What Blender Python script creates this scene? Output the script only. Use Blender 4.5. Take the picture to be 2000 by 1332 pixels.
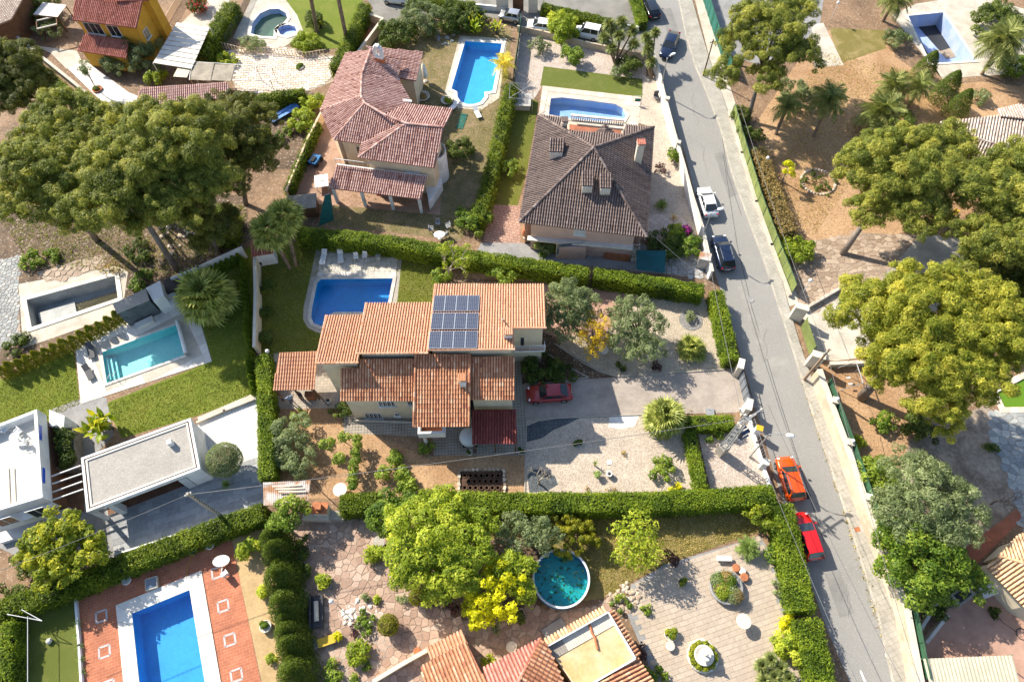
import bpy,bmesh,math,random
import numpy as np
from mathutils import Vector,Matrix
from mathutils.geometry import tessellate_polygon

for _o in list(bpy.data.objects):
 bpy.data.objects.remove(_o,do_unlink=True)
SC = bpy.context.scene
COL = SC.collection
RND = random.Random(7)
NP = np.random.default_rng(7)
PI = math.pi

# ------------------------------------------------------------------ camera
FPX,NADX,NADY,CAMH = 1333.0,1020.0,1400.0,62.0      # drone camera 62 m up, looking down and north
_n = Vector(((NADX - 1000) / FPX,(NADY - 666) / FPX,1.0)).normalized()
_up = -_n
_fw = Vector((0,0,1))
_Y = (_fw - _up * _fw.dot(_up)).normalized()
_X = _Y.cross(_up)
ROT = Matrix((_X,_Y,_up))
cam_data = bpy.data.cameras.new('camera')
cam = bpy.data.objects.new('camera',cam_data)
COL.objects.link(cam)
cam_data.sensor_fit = 'HORIZONTAL'
cam_data.sensor_width = 36.0
cam_data.lens = FPX / 2000.0 * 36.0
cam_data.clip_end = 3000
_m = Matrix((ROT @ Vector((1,0,0)),ROT @ Vector((0,-1,0)),ROT @ Vector((0,0,-1)))).transposed()
cam.matrix_world = Matrix.Translation((0,0,CAMH)) @ _m.to_4x4()
SC.camera = cam

# ------------------------------------------------------------------ sky, sun, exposure
SUN_EL,SHADOW_AZ = math.radians(36.5),math.radians(-41.5)   # shadows fall towards +x, -y
w = bpy.data.worlds.new('World')
SC.world = w
w.use_nodes = True
_nt = w.node_tree
_sky = _nt.nodes.new('ShaderNodeTexSky')
_sky.sky_type = 'NISHITA'
_sky.sun_disc = False
_sky.sun_elevation = SUN_EL
_sd = Vector((-math.cos(SHADOW_AZ) * math.cos(SUN_EL),-math.sin(SHADOW_AZ) * math.cos(SUN_EL),math.sin(SUN_EL)))
_sky.sun_rotation = math.atan2(_sd.x,_sd.y)
_bg = _nt.nodes['Background']
_nt.links.new(_sky.outputs[0],_bg.inputs[0])
_bg.inputs[1].default_value = 0.125
sun_data = bpy.data.lights.new('sun','SUN')
sun_data.energy = 5.0
sun_data.angle = math.radians(0.5)
sun_data.color = (1.0,0.93,0.80)
sun = bpy.data.objects.new('sun',sun_data)
COL.objects.link(sun)
sun.rotation_euler = _sd.to_track_quat('Z','Y').to_euler()
SC.view_settings.view_transform = 'Standard'
SC.view_settings.look = 'None'
SC.view_settings.exposure = 0.9
SC.view_settings.gamma = 1.0
SC.view_settings.use_curve_mapping = False
SC.cycles.adaptive_threshold = 0.02
SC.cycles.max_bounces = 6
SC.cycles.diffuse_bounces = 3
SC.cycles.transparent_max_bounces = 8

# ------------------------------------------------------------------ measuring: a pixel of the survey photo at height z -> metres
def G(px,py,z=0.0):
 d = ROT @ Vector(((px - 1000) / FPX,(py - 666) / FPX,1.0))
 t = (z - CAMH) / d.z
 return Vector((d.x * t,d.y * t,z))

def GP(px,py,p0,n):
 d = ROT @ Vector(((px - 1000) / FPX,(py - 666) / FPX,1.0))
 o = Vector((0,0,CAMH))
 t = (p0 - o).dot(n) / d.dot(n)
 return o + d * t

def GL(pts,z=0.0):
 return [G(x,y,z) for x,y in pts]

# ------------------------------------------------------------------ objects
def link(o,parent=None):
 COL.objects.link(o)
 if parent is not None:
  o.parent = parent
  o.matrix_parent_inverse = parent.matrix_world.inverted() if parent.type == 'EMPTY' else parent.matrix_world.inverted()
 return o

def tag(o,label=None,cat=None,group=None,kind=None):
 if label: o['label'] = label
 if cat: o['category'] = cat
 if group: o['group'] = group
 if kind: o['kind'] = kind
 return o

def thing(name,label,cat,loc=(0,0,0),rz=0.0,group=None):
 o = bpy.data.objects.new(name,None)
 o.empty_display_size = 0.2
 o.location = loc
 o.rotation_euler = (0,0,rz)
 o.matrix_world = Matrix.Translation(loc) @ Matrix.Rotation(rz,4,'Z')
 COL.objects.link(o)
 return tag(o,label,cat,group)

def put(name,me,mat=None,parent=None,mw=None):
 """link a mesh; parts are given in their thing's own frame"""
 if mat is not None and not me.materials:
  me.materials.append(mat)
 o = bpy.data.objects.new(name,me)
 COL.objects.link(o)
 if parent is not None:
  o.parent = parent
 if mw is not None:
  o.matrix_local = mw
 return o

def mesh(name,V,F,mats=None,idx=None,smooth=False,tint=None):
 me = bpy.data.meshes.new(name)
 me.from_pydata([tuple(v) for v in V],[],[tuple(f) for f in F])
 if mats:
  for m in (mats if isinstance(mats,(list,tuple)) else [mats]):
   me.materials.append(m)
 if idx is not None:
  me.polygons.foreach_set('material_index',idx)
 if smooth:
  me.polygons.foreach_set('use_smooth',[True] * len(me.polygons))
 if tint is not None:
  a = me.attributes.new('tint','FLOAT','POINT')
  a.data.foreach_set('value',np.asarray(tint,dtype=np.float32))
 me.update()
 return me

def mesh_np(name,V,Q,mat,tint=None):
 """numpy quads -> mesh, fast"""
 me = bpy.data.meshes.new(name)
 nv,nq = len(V),len(Q)
 k = Q.shape[1]
 me.vertices.add(nv)
 me.vertices.foreach_set('co',np.ascontiguousarray(V,dtype=np.float32).ravel())
 me.loops.add(nq * k)
 me.loops.foreach_set('vertex_index',np.ascontiguousarray(Q,dtype=np.int32).ravel())
 me.polygons.add(nq)
 me.polygons.foreach_set('loop_start',np.arange(0,nq * k,k,dtype=np.int32))
 if tint is not None:
  a = me.attributes.new('tint','FLOAT','POINT')
  a.data.foreach_set('value',np.asarray(tint,dtype=np.float32))
 me.update(calc_edges=True)
 me.materials.append(mat)
 return me

class MB:
 """collects simple shapes into one mesh"""
 def __init__(s):
  s.V,s.F,s.I = [],[],[]
 def add(s,V,F,i=0):
  b = len(s.V)
  s.V += [tuple(v) for v in V]
  s.F += [tuple(b + k for k in f) for f in F]
  s.I += [i] * len(F)
  return s
 def box(s,c,d,rz=0.0,i=0,M=None):
  x,y,z = d[0] / 2,d[1] / 2,d[2] / 2
  R = M if M is not None else Matrix.Rotation(rz,3,'Z')
  V = [Vector(c) + R @ Vector(p) for p in ((-x,-y,-z),(x,-y,-z),(x,y,-z),(-x,y,-z),(-x,-y,z),(x,-y,z),(x,y,z),(-x,y,z))]
  return s.add(V,[(0,3,2,1),(4,5,6,7),(0,1,5,4),(1,2,6,5),(2,3,7,6),(3,0,4,7)],i)
 def bar(s,a,b,wd,ht=None,i=0,up=(0,0,1)):
  a,b = Vector(a),Vector(b)
  ht = wd if ht is None else ht
  d = b - a
  L = d.length
  if L < 1e-6: return s
  x = d / L
  u = Vector(up)
  if abs(x.dot(u)) > 0.98: u = Vector((1,0,0))
  y = u.cross(x).normalized()
  z = x.cross(y)
  return s.box((a + b) / 2,(L,wd,ht),i=i,M=Matrix((x,y,z)).transposed())
 def tube(s,pts,radii,n=8,i=0,cap=True):
  pts = [Vector(p) for p in pts]
  if not isinstance(radii,(list,tuple)): radii = [radii] * len(pts)
  rings,V,F = [],[],[]
  for k,p in enumerate(pts):
   d = (pts[min(k + 1,len(pts) - 1)] - pts[max(k - 1,0)])
   d = d.normalized() if d.length > 1e-9 else Vector((0,0,1))
   u = Vector((0,0,1)) if abs(d.z) < 0.9 else Vector((1,0,0))
   a = d.cross(u).normalized(); b = d.cross(a)
   V += [p + (a * math.cos(2 * PI * j / n) + b * math.sin(2 * PI * j / n)) * radii[k] for j in range(n)]
  for k in range(len(pts) - 1):
   for j in range(n):
    F.append((k * n + j,k * n + (j + 1) % n,(k + 1) * n + (j + 1) % n,(k + 1) * n + j))
  if cap:
   F.append(tuple(range(n - 1,-1,-1))); F.append(tuple((len(pts) - 1) * n + j for j in range(n)))
  return s.add(V,F,i)
 def lathe(s,c,prof,n=12,i=0):
  """prof: (radius, z) from the bottom up"""
  c = Vector(c)
  V = [c + Vector((r * math.cos(2 * PI * j / n),r * math.sin(2 * PI * j / n),z)) for r,z in prof for j in range(n)]
  F = [(k * n + j,k * n + (j + 1) % n,(k + 1) * n + (j + 1) % n,(k + 1) * n + j) for k in range(len(prof) - 1) for j in range(n)]
  F.append(tuple(range(n - 1,-1,-1))); F.append(tuple((len(prof) - 1) * n + j for j in range(n)))
  return s.add(V,F,i)
 def prism(s,pts,z0,z1,i=0,holes=()):
  """vertical prism over a plan polygon (2D or 3D points); z0, z1 heights"""
  loops = [[Vector((p[0],p[1],0)) for p in pts]] + [[Vector((p[0],p[1],0)) for p in h] for h in holes]
  tris = tessellate_polygon(loops)
  flat = [p for l in loops for p in l]
  n = len(flat)
  V = [(p.x,p.y,z0) for p in flat] + [(p.x,p.y,z1) for p in flat]
  F = []
  for t in tris:
   a,b,c = (flat[k] for k in t)
   if (b - a).cross(c - a).z < 0: t = (t[0],t[2],t[1])
   F.append(tuple(n + k for k in t)); F.append((t[2],t[1],t[0]))
  st = 0
  for li,l in enumerate(loops):
   m = len(l)
   area = sum(l[k].x * l[(k + 1) % m].y - l[(k + 1) % m].x * l[k].y for k in range(m))
   ccw = (area > 0) == (li == 0)
   for k in range(m):
    a,b = st + k,st + (k + 1) % m
    F.append((a,b,n + b,n + a) if ccw else (b,a,n + a,n + b))
   st += m
  return s.add(V,F,i)
 def build(s,name,mats,parent=None,smooth=False,tint=None):
  me = mesh(name,s.V,s.F,mats,s.I,smooth,tint)
  return put(name,me,None,parent)

# ------------------------------------------------------------------ materials (procedural)
MATS = {}
def _new(name):
 m = bpy.data.materials.new(name)
 m.use_nodes = True
 nt = m.node_tree
 b = nt.nodes['Principled BSDF']
 b.inputs['Specular IOR Level'].default_value = 0.3
 return m,nt,b

def N(nt,t,**kw):
 n = nt.nodes.new(t)
 for k,v in kw.items():
  if k in ('operation','blend_type','data_type','feature','noise_dimensions','distance','attribute_name','vector_type','noise_type','clamp_factor'):
   setattr(n,k,v)
  else:
   n.inputs[k].default_value = v
 return n

def ramp(nt,fac,stops):
 r = nt.nodes.new('ShaderNodeValToRGB')
 e = r.color_ramp.elements
 while len(e) < len(stops): e.new(0.5)
 for k,(p,c) in enumerate(stops):
  e[k].position = p
  e[k].color = (*c,1)
 nt.links.new(fac,r.inputs[0])
 return r.outputs[0]

def mixc(nt,fac,a,b,mode='MIX'):
 n = nt.nodes.new('ShaderNodeMix')
 n.data_type = 'RGBA'
 n.blend_type = mode
 if isinstance(fac,(int,float)): n.inputs[0].default_value = fac
 else: nt.links.new(fac,n.inputs[0])
 for s,v in ((6,a),(7,b)):
  if isinstance(v,tuple): n.inputs[s].default_value = (*v,1)
  else: nt.links.new(v,n.inputs[s])
 return n.outputs[2]

def sc3(c,k): return tuple(min(1,x * k) for x in c)

def surf(name,c,v=0.25,scale=3.0,big=0.25,vbig=0.2,rough=0.85,bump=0.15,bscale=None,c2=None,speck=None,metal=0.0,spec=None,dist=0.02):
 """a weathered surface: fine grain, broad patches, optional specks (colour, scale, amount), relief"""
 if name in MATS: return MATS[name]
 m,nt,b = _new(name)
 geo = nt.nodes.new('ShaderNodeNewGeometry')
 pos = geo.outputs['Position']
 n1 = N(nt,'ShaderNodeTexNoise',Scale=scale,Detail=3.0,Roughness=0.65); nt.links.new(pos,n1.inputs['Vector'])
 n2 = N(nt,'ShaderNodeTexNoise',Scale=big,Detail=3.0,Roughness=0.6,Distortion=0.4); nt.links.new(pos,n2.inputs['Vector'])
 c2 = c2 or sc3(c,1 - vbig * 1.2)
 base = ramp(nt,n2.outputs[0],[(0.36,c2),(0.62,c)])
 f = ramp(nt,n1.outputs[0],[(0.28,(1 - v,) * 3),(0.72,(1 + v,) * 3)])
 col = mixc(nt,1.0,base,f,'MULTIPLY')
 if speck:
  vo = N(nt,'ShaderNodeTexVoronoi',Scale=speck[1]); nt.links.new(pos,vo.inputs['Vector'])
  sep = nt.nodes.new('ShaderNodeSeparateColor'); nt.links.new(vo.outputs['Color'],sep.inputs[0])
  msk = N(nt,'ShaderNodeMath',operation='LESS_THAN'); msk.inputs[1].default_value = speck[2]
  nt.links.new(sep.outputs[0],msk.inputs[0])
  col = mixc(nt,msk.outputs[0],col,speck[0])
 nt.links.new(col,b.inputs['Base Color'])
 b.inputs['Roughness'].default_value = rough
 b.inputs['Metallic'].default_value = metal
 if spec is not None: b.inputs['Specular IOR Level'].default_value = spec
 if bump:
  n3 = N(nt,'ShaderNodeTexNoise',Scale=bscale or scale * 4,Detail=3.0); nt.links.new(pos,n3.inputs['Vector'])
  bp = N(nt,'ShaderNodeBump',Strength=bump,Distance=dist); nt.links.new(n3.outputs[0],bp.inputs['Height'])
  nt.links.new(bp.outputs[0],b.inputs['Normal'])
 MATS[name] = m
 return m

def grass_mat(name,a,bcol,dry,dryamt=0.5):
 if name in MATS: return MATS[name]
 m,nt,b = _new(name)
 pos = nt.nodes.new('ShaderNodeNewGeometry').outputs['Position']
 n1 = N(nt,'ShaderNodeTexNoise',Scale=9.0,Detail=4.0,Roughness=0.75); nt.links.new(pos,n1.inputs['Vector'])
 n2 = N(nt,'ShaderNodeTexNoise',Scale=0.55,Detail=3.0,Roughness=0.65,Distortion=0.6); nt.links.new(pos,n2.inputs['Vector'])
 c = ramp(nt,n1.outputs[0],[(0.3,a),(0.7,bcol)])
 f = ramp(nt,n2.outputs[0],[(0.45,(0,0,0)),(0.68,(dryamt,) * 3)])
 nt.links.new(mixc(nt,f,c,dry),b.inputs['Base Color'])
 b.inputs['Roughness'].default_value = 0.95
 n3 = N(nt,'ShaderNodeTexNoise',Scale=22.0,Detail=3.0,Roughness=0.8); nt.links.new(pos,n3.inputs['Vector'])
 bp = N(nt,'ShaderNodeBump',Strength=0.7,Distance=0.06); nt.links.new(n3.outputs[0],bp.inputs['Height'])
 nt.links.new(bp.outputs[0],b.inputs['Normal'])
 MATS[name] = m
 return m

def gravel_mat(name,cols,scale=14.0,bump=0.5):
 if name in MATS: return MATS[name]
 m,nt,b = _new(name)
 pos = nt.nodes.new('ShaderNodeNewGeometry').outputs['Position']
 vo = N(nt,'ShaderNodeTexVoronoi',Scale=scale); nt.links.new(pos,vo.inputs['Vector'])
 sep = nt.nodes.new('ShaderNodeSeparateColor'); nt.links.new(vo.outputs['Color'],sep.inputs[0])
 k = len(cols)
 c = ramp(nt,sep.outputs[0],[((i + 0.5) / k,cc) for i,cc in enumerate(cols)])
 n2 = N(nt,'ShaderNodeTexNoise',Scale=0.5,Detail=3.0,Roughness=0.65); nt.links.new(pos,n2.inputs['Vector'])
 f = ramp(nt,n2.outputs[0],[(0.3,(0.82,) * 3),(0.7,(1.08,) * 3)])
 nt.links.new(mixc(nt,1.0,c,f,'MULTIPLY'),b.inputs['Base Color'])
 b.inputs['Roughness'].default_value = 0.9
 bp = N(nt,'ShaderNodeBump',Strength=bump,Distance=0.05); bp.invert = True
 nt.links.new(vo.outputs['Distance'],bp.inputs['Height'])
 nt.links.new(bp.outputs[0],b.inputs['Normal'])
 MATS[name] = m
 return m

def sett_mat(name,c1,c2,joint,size=(0.3,0.15),rz=0.0,rough=0.85,jw=0.012,offset=0.5,bump=0.4):
 """small setts or tiles, too small in the photo to be built one by one"""
 if name in MATS: return MATS[name]
 m,nt,b = _new(name)
 pos = nt.nodes.new('ShaderNodeNewGeometry').outputs['Position']
 mp = nt.nodes.new('ShaderNodeMapping'); mp.inputs['Rotation'].default_value = (0,0,rz)
 nt.links.new(pos,mp.inputs['Vector'])
 br = N(nt,'ShaderNodeTexBrick',Scale=1.0)
 br.offset = offset
 br.inputs['Mortar Size'].default_value = jw
 br.inputs['Brick Width'].default_value = size[0]
 br.inputs['Row Height'].default_value = size[1]
 br.inputs['Color1'].default_value = (*c1,1); br.inputs['Color2'].default_value = (*c2,1); br.inputs['Mortar'].default_value = (*joint,1)
 nt.links.new(mp.outputs[0],br.inputs['Vector'])
 n2 = N(nt,'ShaderNodeTexNoise',Scale=0.7,Detail=3.0,Roughness=0.7); nt.links.new(pos,n2.inputs['Vector'])
 f = ramp(nt,n2.outputs[0],[(0.3,(0.78,) * 3),(0.7,(1.12,) * 3)])
 nt.links.new(mixc(nt,1.0,br.outputs[0],f,'MULTIPLY'),b.inputs['Base Color'])
 b.inputs['Roughness'].default_value = rough
 bp = N(nt,'ShaderNodeBump',Strength=bump,Distance=0.02); bp.invert = True
 nt.links.new(br.outputs['Fac'],bp.inputs['Height'])
 nt.links.new(bp.outputs[0],b.inputs['Normal'])
 MATS[name] = m
 return m

def tint_mat(name,stops,rough=0.8,v=0.2,scale=3.0,bump=0.1,patch=None,spec=0.3):
 """colour chosen per piece through the point attribute 'tint'"""
 if name in MATS: return MATS[name]
 m,nt,b = _new(name)
 at = nt.nodes.new('ShaderNodeAttribute'); at.attribute_name = 'tint'
 col = ramp(nt,at.outputs['Fac'],stops)
 pos = nt.nodes.new('ShaderNodeNewGeometry').outputs['Position']
 n1 = N(nt,'ShaderNodeTexNoise',Scale=scale,Detail=3.0,Roughness=0.7); nt.links.new(pos,n1.inputs['Vector'])
 f = ramp(nt,n1.outputs[0],[(0.3,(1 - v,) * 3),(0.7,(1 + v,) * 3)])
 col = mixc(nt,1.0,col,f,'MULTIPLY')
 if patch:
  n2 = N(nt,'ShaderNodeTexNoise',Scale=patch[1],Detail=3.0,Roughness=0.75,Distortion=0.5); nt.links.new(pos,n2.inputs['Vector'])
  f2 = ramp(nt,n2.outputs[0],[(patch[2],(0,0,0)),(patch[2] + 0.14,(patch[3],) * 3)])
  col = mixc(nt,f2,col,patch[0])
 nt.links.new(col,b.inputs['Base Color'])
 b.inputs['Roughness'].default_value = rough
 b.inputs['Specular IOR Level'].default_value = spec
 if bump:
  bp = N(nt,'ShaderNodeBump',Strength=bump,Distance=0.02); nt.links.new(n1.outputs[0],bp.inputs['Height'])
  nt.links.new(bp.outputs[0],b.inputs['Normal'])
 MATS[name] = m
 return m

def leaf_mat(name,dark,mid,light,transl=0.45,rough=0.55,gain=1.9):
 if name in MATS: return MATS[name]
 dark,mid,light = sc3(dark,gain),sc3(mid,gain),sc3(light,gain)
 m,nt,b = _new(name)
 at = nt.nodes.new('ShaderNodeAttribute'); at.attribute_name = 'tint'
 col = ramp(nt,at.outputs['Fac'],[(0.0,dark),(0.5,mid),(1.0,light)])
 nt.links.new(col,b.inputs['Base Color'])
 b.inputs['Roughness'].default_value = rough
 b.inputs['Specular IOR Level'].default_value = 0.25
 tr = nt.nodes.new('ShaderNodeBsdfTranslucent')
 nt.links.new(mixc(nt,1.0,col,(1.15,1.1,0.7),'MULTIPLY'),tr.inputs['Color'])
 mx = nt.nodes.new('ShaderNodeMixShader'); mx.inputs[0].default_value = transl
 out = nt.nodes['Material Output']
 nt.links.new(b.outputs[0],mx.inputs[1]); nt.links.new(tr.outputs[0],mx.inputs[2])
 nt.links.new(mx.outputs[0],out.inputs['Surface'])
 MATS[name] = m
 return m

def paint(name,c,rough=0.4,metal=0.0,coat=0.0,spec=0.5):
 if name in MATS: return MATS[name]
 m,nt,b = _new(name)
 pos = nt.nodes.new('ShaderNodeNewGeometry').outputs['Position']
 n1 = N(nt,'ShaderNodeTexNoise',Scale=2.5,Detail=3.0); nt.links.new(pos,n1.inputs['Vector'])
 f = ramp(nt,n1.outputs[0],[(0.3,(0.9,) * 3),(0.7,(1.05,) * 3)])
 nt.links.new(mixc(nt,1.0,c,f,'MULTIPLY'),b.inputs['Base Color'])
 b.inputs['Roughness'].default_value = rough
 b.inputs['Metallic'].default_value = metal
 b.inputs['Coat Weight'].default_value = coat
 b.inputs['Coat Roughness'].default_value = 0.05
 b.inputs['Specular IOR Level'].default_value = spec
 MATS[name] = m
 return m

def water_mat(name,tint,ripple=6.0,strength=0.25,murk=0.0,murkc=(0.1,0.2,0.15)):
 """clear water: the sun and the eye go through it; the rest reflects the sky"""
 if name in MATS: return MATS[name]
 m,nt,b = _new(name)
 nt.nodes.remove(b)
 out = nt.nodes['Material Output']
 tr = nt.nodes.new('ShaderNodeBsdfTransparent'); tr.inputs[0].default_value = (*tint,1)
 gl = nt.nodes.new('ShaderNodeBsdfGlossy'); gl.inputs['Roughness'].default_value = 0.05
 lw = nt.nodes.new('ShaderNodeLayerWeight'); lw.inputs['Blend'].default_value = 0.5
 pw = N(nt,'ShaderNodeMath',operation='POWER'); pw.inputs[1].default_value = 4.0
 nt.links.new(lw.outputs['Facing'],pw.inputs[0])
 fr = N(nt,'ShaderNodeMath',operation='MULTIPLY_ADD'); fr.inputs[1].default_value = 0.6; fr.inputs[2].default_value = 0.03
 nt.links.new(pw.outputs[0],fr.inputs[0])
 pos = nt.nodes.new('ShaderNodeNewGeometry').outputs['Position']
 n1 = N(nt,'ShaderNodeTexNoise',Scale=ripple,Detail=3.0); nt.links.new(pos,n1.inputs['Vector'])
 bp = N(nt,'ShaderNodeBump',Strength=strength,Distance=0.05); nt.links.new(n1.outputs[0],bp.inputs['Height'])
 nt.links.new(bp.outputs[0],gl.inputs['Normal'])
 sh = tr.outputs[0]
 if murk:
  df = nt.nodes.new('ShaderNodeBsdfDiffuse'); df.inputs[0].default_value = (*murkc,1)
  mk = nt.nodes.new('ShaderNodeMixShader'); mk.inputs[0].default_value = murk
  nt.links.new(sh,mk.inputs[1]); nt.links.new(df.outputs[0],mk.inputs[2]); sh = mk.outputs[0]
 mx = nt.nodes.new('ShaderNodeMixShader')
 nt.links.new(fr.outputs[0],mx.inputs[0]); nt.links.new(sh,mx.inputs[1]); nt.links.new(gl.outputs[0],mx.inputs[2])
 nt.links.new(mx.outputs[0],out.inputs['Surface'])
 MATS[name] = m
 return m

# ------------------------------------------------------------------ plan helpers
def inside(p,poly):
 r,j = False,len(poly) - 1
 for i in range(len(poly)):
  a,b = poly[i],poly[j]
  if (a[1] > p[1]) != (b[1] > p[1]) and p[0] < (b[0] - a[0]) * (p[1] - a[1]) / (b[1] - a[1]) + a[0]:
   r = not r
  j = i
 return r

def arc(cx,cy,rx,ry,a0,a1,n):
 return [(cx + rx * math.cos(math.radians(a0 + (a1 - a0) * k / (n - 1))),cy + ry * math.sin(math.radians(a0 + (a1 - a0) * k / (n - 1)))) for k in range(n)]

LAYER = [0]
SECT = [0]
def sheet(name,px,mat,z=None,holes=(),kind='structure',thick=0.0,world=False,label=None):
 """a piece of ground: polygon in photo pixels (or metres), a few mm above what lies below"""
 if z is None:
  LAYER[0] += 1
  z = 0.004 * LAYER[0]
 pts = px if world else GL(px,z)
 hs = [h if world else GL(h,z) for h in holes]
 mb = MB().prism(pts,z - max(thick,0.003) if thick else z - 0.003,z,holes=hs)
 o = mb.build(name,[mat])
 o['kind'] = kind
 if label: o['label'] = label
 return o

def clip_half(poly,p,n):
 out = []
 for i in range(len(poly)):
  a,b = poly[i],poly[(i + 1) % len(poly)]
  da,db = (a - p).dot(n),(b - p).dot(n)
  if da <= 0: out.append(a)
  if da * db < 0: out.append(a + (b - a) * (da / (da - db)))
 return out

def shrink(poly,g):
 """move each side of a convex polygon in by g"""
 c = sum(poly,Vector((0,0))) / len(poly)
 out = poly
 for i in range(len(poly)):
  a,b = poly[i],poly[(i + 1) % len(poly)]
  d = (b - a)
  if d.length < 1e-5: continue
  n = Vector((d.y,-d.x)).normalized()
  if n.dot(c - a) > 0: n = -n
  out = clip_half(out,a - n * g,n)
  if len(out) < 3: return []
 return out

def slab_mesh(poly,c,h,bev=0.012):
 V,F = [],[]
 n = len(poly)
 for z,k in ((0,1.0),(h - bev * 0.7,1.0)):
  V += [(p.x - c.x,p.y - c.y,z) for p in poly]
 top = shrink(poly,bev)
 if len(top) != n: top = [c + (p - c) * 0.96 for p in poly]
 V += [(p.x - c.x,p.y - c.y,h) for p in top]
 for r in range(2):
  for k in range(n):
   F.append((r * n + k,r * n + (k + 1) % n,(r + 1) * n + (k + 1) % n,(r + 1) * n + k))
 F.append(tuple(2 * n + k for k in range(n)))
 return V,F

def lay(parent,cells,name,mat,z,h=0.03,tints=None,limit=300,wob=0.004):
 """lay paving pieces: each its own part up to the limit, the smallest joined as one part of kind stuff"""
 cells = [c for c in cells if len(c) >= 3]
 def area(c): return abs(sum(c[i].x * c[(i + 1) % len(c)].y - c[(i + 1) % len(c)].x * c[i].y for i in range(len(c)))) / 2
 cells = [c for c in cells if area(c) > 0.01]
 cells.sort(key=lambda c: -area(c) * (1.6 - 0.012 * (c[0].y)))
 rest = MB(); rt = []
 for k,c in enumerate(cells):
  if sum(c[i].x * c[(i + 1) % len(c)].y - c[(i + 1) % len(c)].x * c[i].y for i in range(len(c))) < 0: c = c[::-1]
  ctr = sum(c,Vector((0,0))) / len(c)
  V,F = slab_mesh(c,ctr,h + RND.uniform(-wob,wob))
  t = RND.random()
  if k < limit:
   me = mesh(name,V,F,mat,tint=[t] * len(V))
   put(name,me,None,parent,Matrix.Translation((ctr.x,ctr.y,z)))
  else:
   rest.add([(v[0] + ctr.x,v[1] + ctr.y,v[2] + z) for v in V],F); rt += [t] * len(V)
 if rest.V:
  o = rest.build(name + '_remainder',[mat],parent,tint=rt)
  o['kind'] = 'stuff'

def crazy_cells(pts,size,seed,gap=0.03,jitter=0.42):
 """irregular stones filling a plan polygon"""
 rg = random.Random(seed)
 P2 = [Vector((p[0],p[1])) for p in pts]
 x0,x1 = min(p.x for p in P2),max(p.x for p in P2)
 y0,y1 = min(p.y for p in P2),max(p.y for p in P2)
 S = {}
 nx,ny = int((x1 - x0) / size) + 4,int((y1 - y0) / size) + 4
 for i in range(-2,nx):
  for j in range(-2,ny):
   S[i,j] = Vector((x0 + (i + 0.5 + rg.uniform(-jitter,jitter)) * size,y0 + (j + 0.5 + rg.uniform(-jitter,jitter)) * size))
 out = []
 for (i,j),s in S.items():
  if not inside(s,P2): continue
  cell = [s + Vector(v) * size * 2 for v in ((-1,-1),(1,-1),(1,1),(-1,1))]
  for a in range(-2,3):
   for b in range(-2,3):
    q = S.get((i + a,j + b))
    if q is None or (a == 0 and b == 0): continue
    cell = clip_half(cell,(s + q) / 2,(q - s).normalized())
  cell = shrink(cell,gap * rg.uniform(0.4,0.8))
  out.append(cell)
 return out

def grid_cells(pts,w,h,rz=0.0,gap=0.012,offset=0.0,org=None):
 """slabs in rows filling a plan polygon, cut at a convex edge"""
 P2 = [Vector((p[0],p[1])) for p in pts]
 org = Vector(org[:2]) if org is not None else P2[0]
 c,s = math.cos(rz),math.sin(rz)
 ux,uy = Vector((c,s)),Vector((-s,c))
 L = [((p - org).dot(ux),(p - org).dot(uy)) for p in P2]
 i0,i1 = math.floor(min(a for a,b in L) / w) - 1,math.ceil(max(a for a,b in L) / w) + 1
 j0,j1 = math.floor(min(b for a,b in L) / h) - 1,math.ceil(max(b for a,b in L) / h) + 1
 area = sum(P2[i].x * P2[(i + 1) % len(P2)].y - P2[(i + 1) % len(P2)].x * P2[i].y for i in range(len(P2)))
 m = len(P2)
 convex = all(((P2[(i + 1) % m] - P2[i]).cross(P2[(i + 2) % m] - P2[(i + 1) % m])) * area > -1e-6 for i in range(m))
 out = []
 for j in range(j0,j1):
  for i in range(i0,i1):
   x = i * w + (offset * w if j % 2 else 0)
   y = j * h
   q = [org + ux * (x + a) + uy * (y + b) for a,b in ((gap / 2,gap / 2),(w - gap / 2,gap / 2),(w - gap / 2,h - gap / 2),(gap / 2,h - gap / 2))]
   if convex:
    for k in range(m):
     a,b = P2[k],P2[(k + 1) % m]
     n = Vector(((b - a).y,-(b - a).x)).normalized()
     if area < 0: n = -n
     q = clip_half(q,a,n)
     if len(q) < 3: break
   elif not all(inside(p,P2) for p in q): q = []
   if len(q) >= 3: out.append(q)
 return out
# ------------------------------------------------------------------ vegetation
def mpp(px,py,z=0.0):
 return (G(px + 5,py,z) - G(px - 5,py,z)).length / 10

def unit(v): return v / np.maximum(np.linalg.norm(v,axis=1,keepdims=True),1e-9)

def leaf_quads(P,Nn,L,W,rg,tint,droop=0.0):
 n = len(P)
 r = rg.normal(size=(n,3))
 t = unit(r - Nn * np.sum(r * Nn,axis=1,keepdims=True))
 b = np.cross(Nn,t)
 l = (L * rg.uniform(0.65,1.25,(n,1))) / 2
 w_ = (W * rg.uniform(0.65,1.25,(n,1))) / 2
 V = np.stack([P - t * l - b * w_,P - t * l + b * w_,P + t * l],axis=1).reshape(-1,3)
 Q = np.arange(3 * n).reshape(n,3)
 return V,Q,np.repeat(tint,3)

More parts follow.
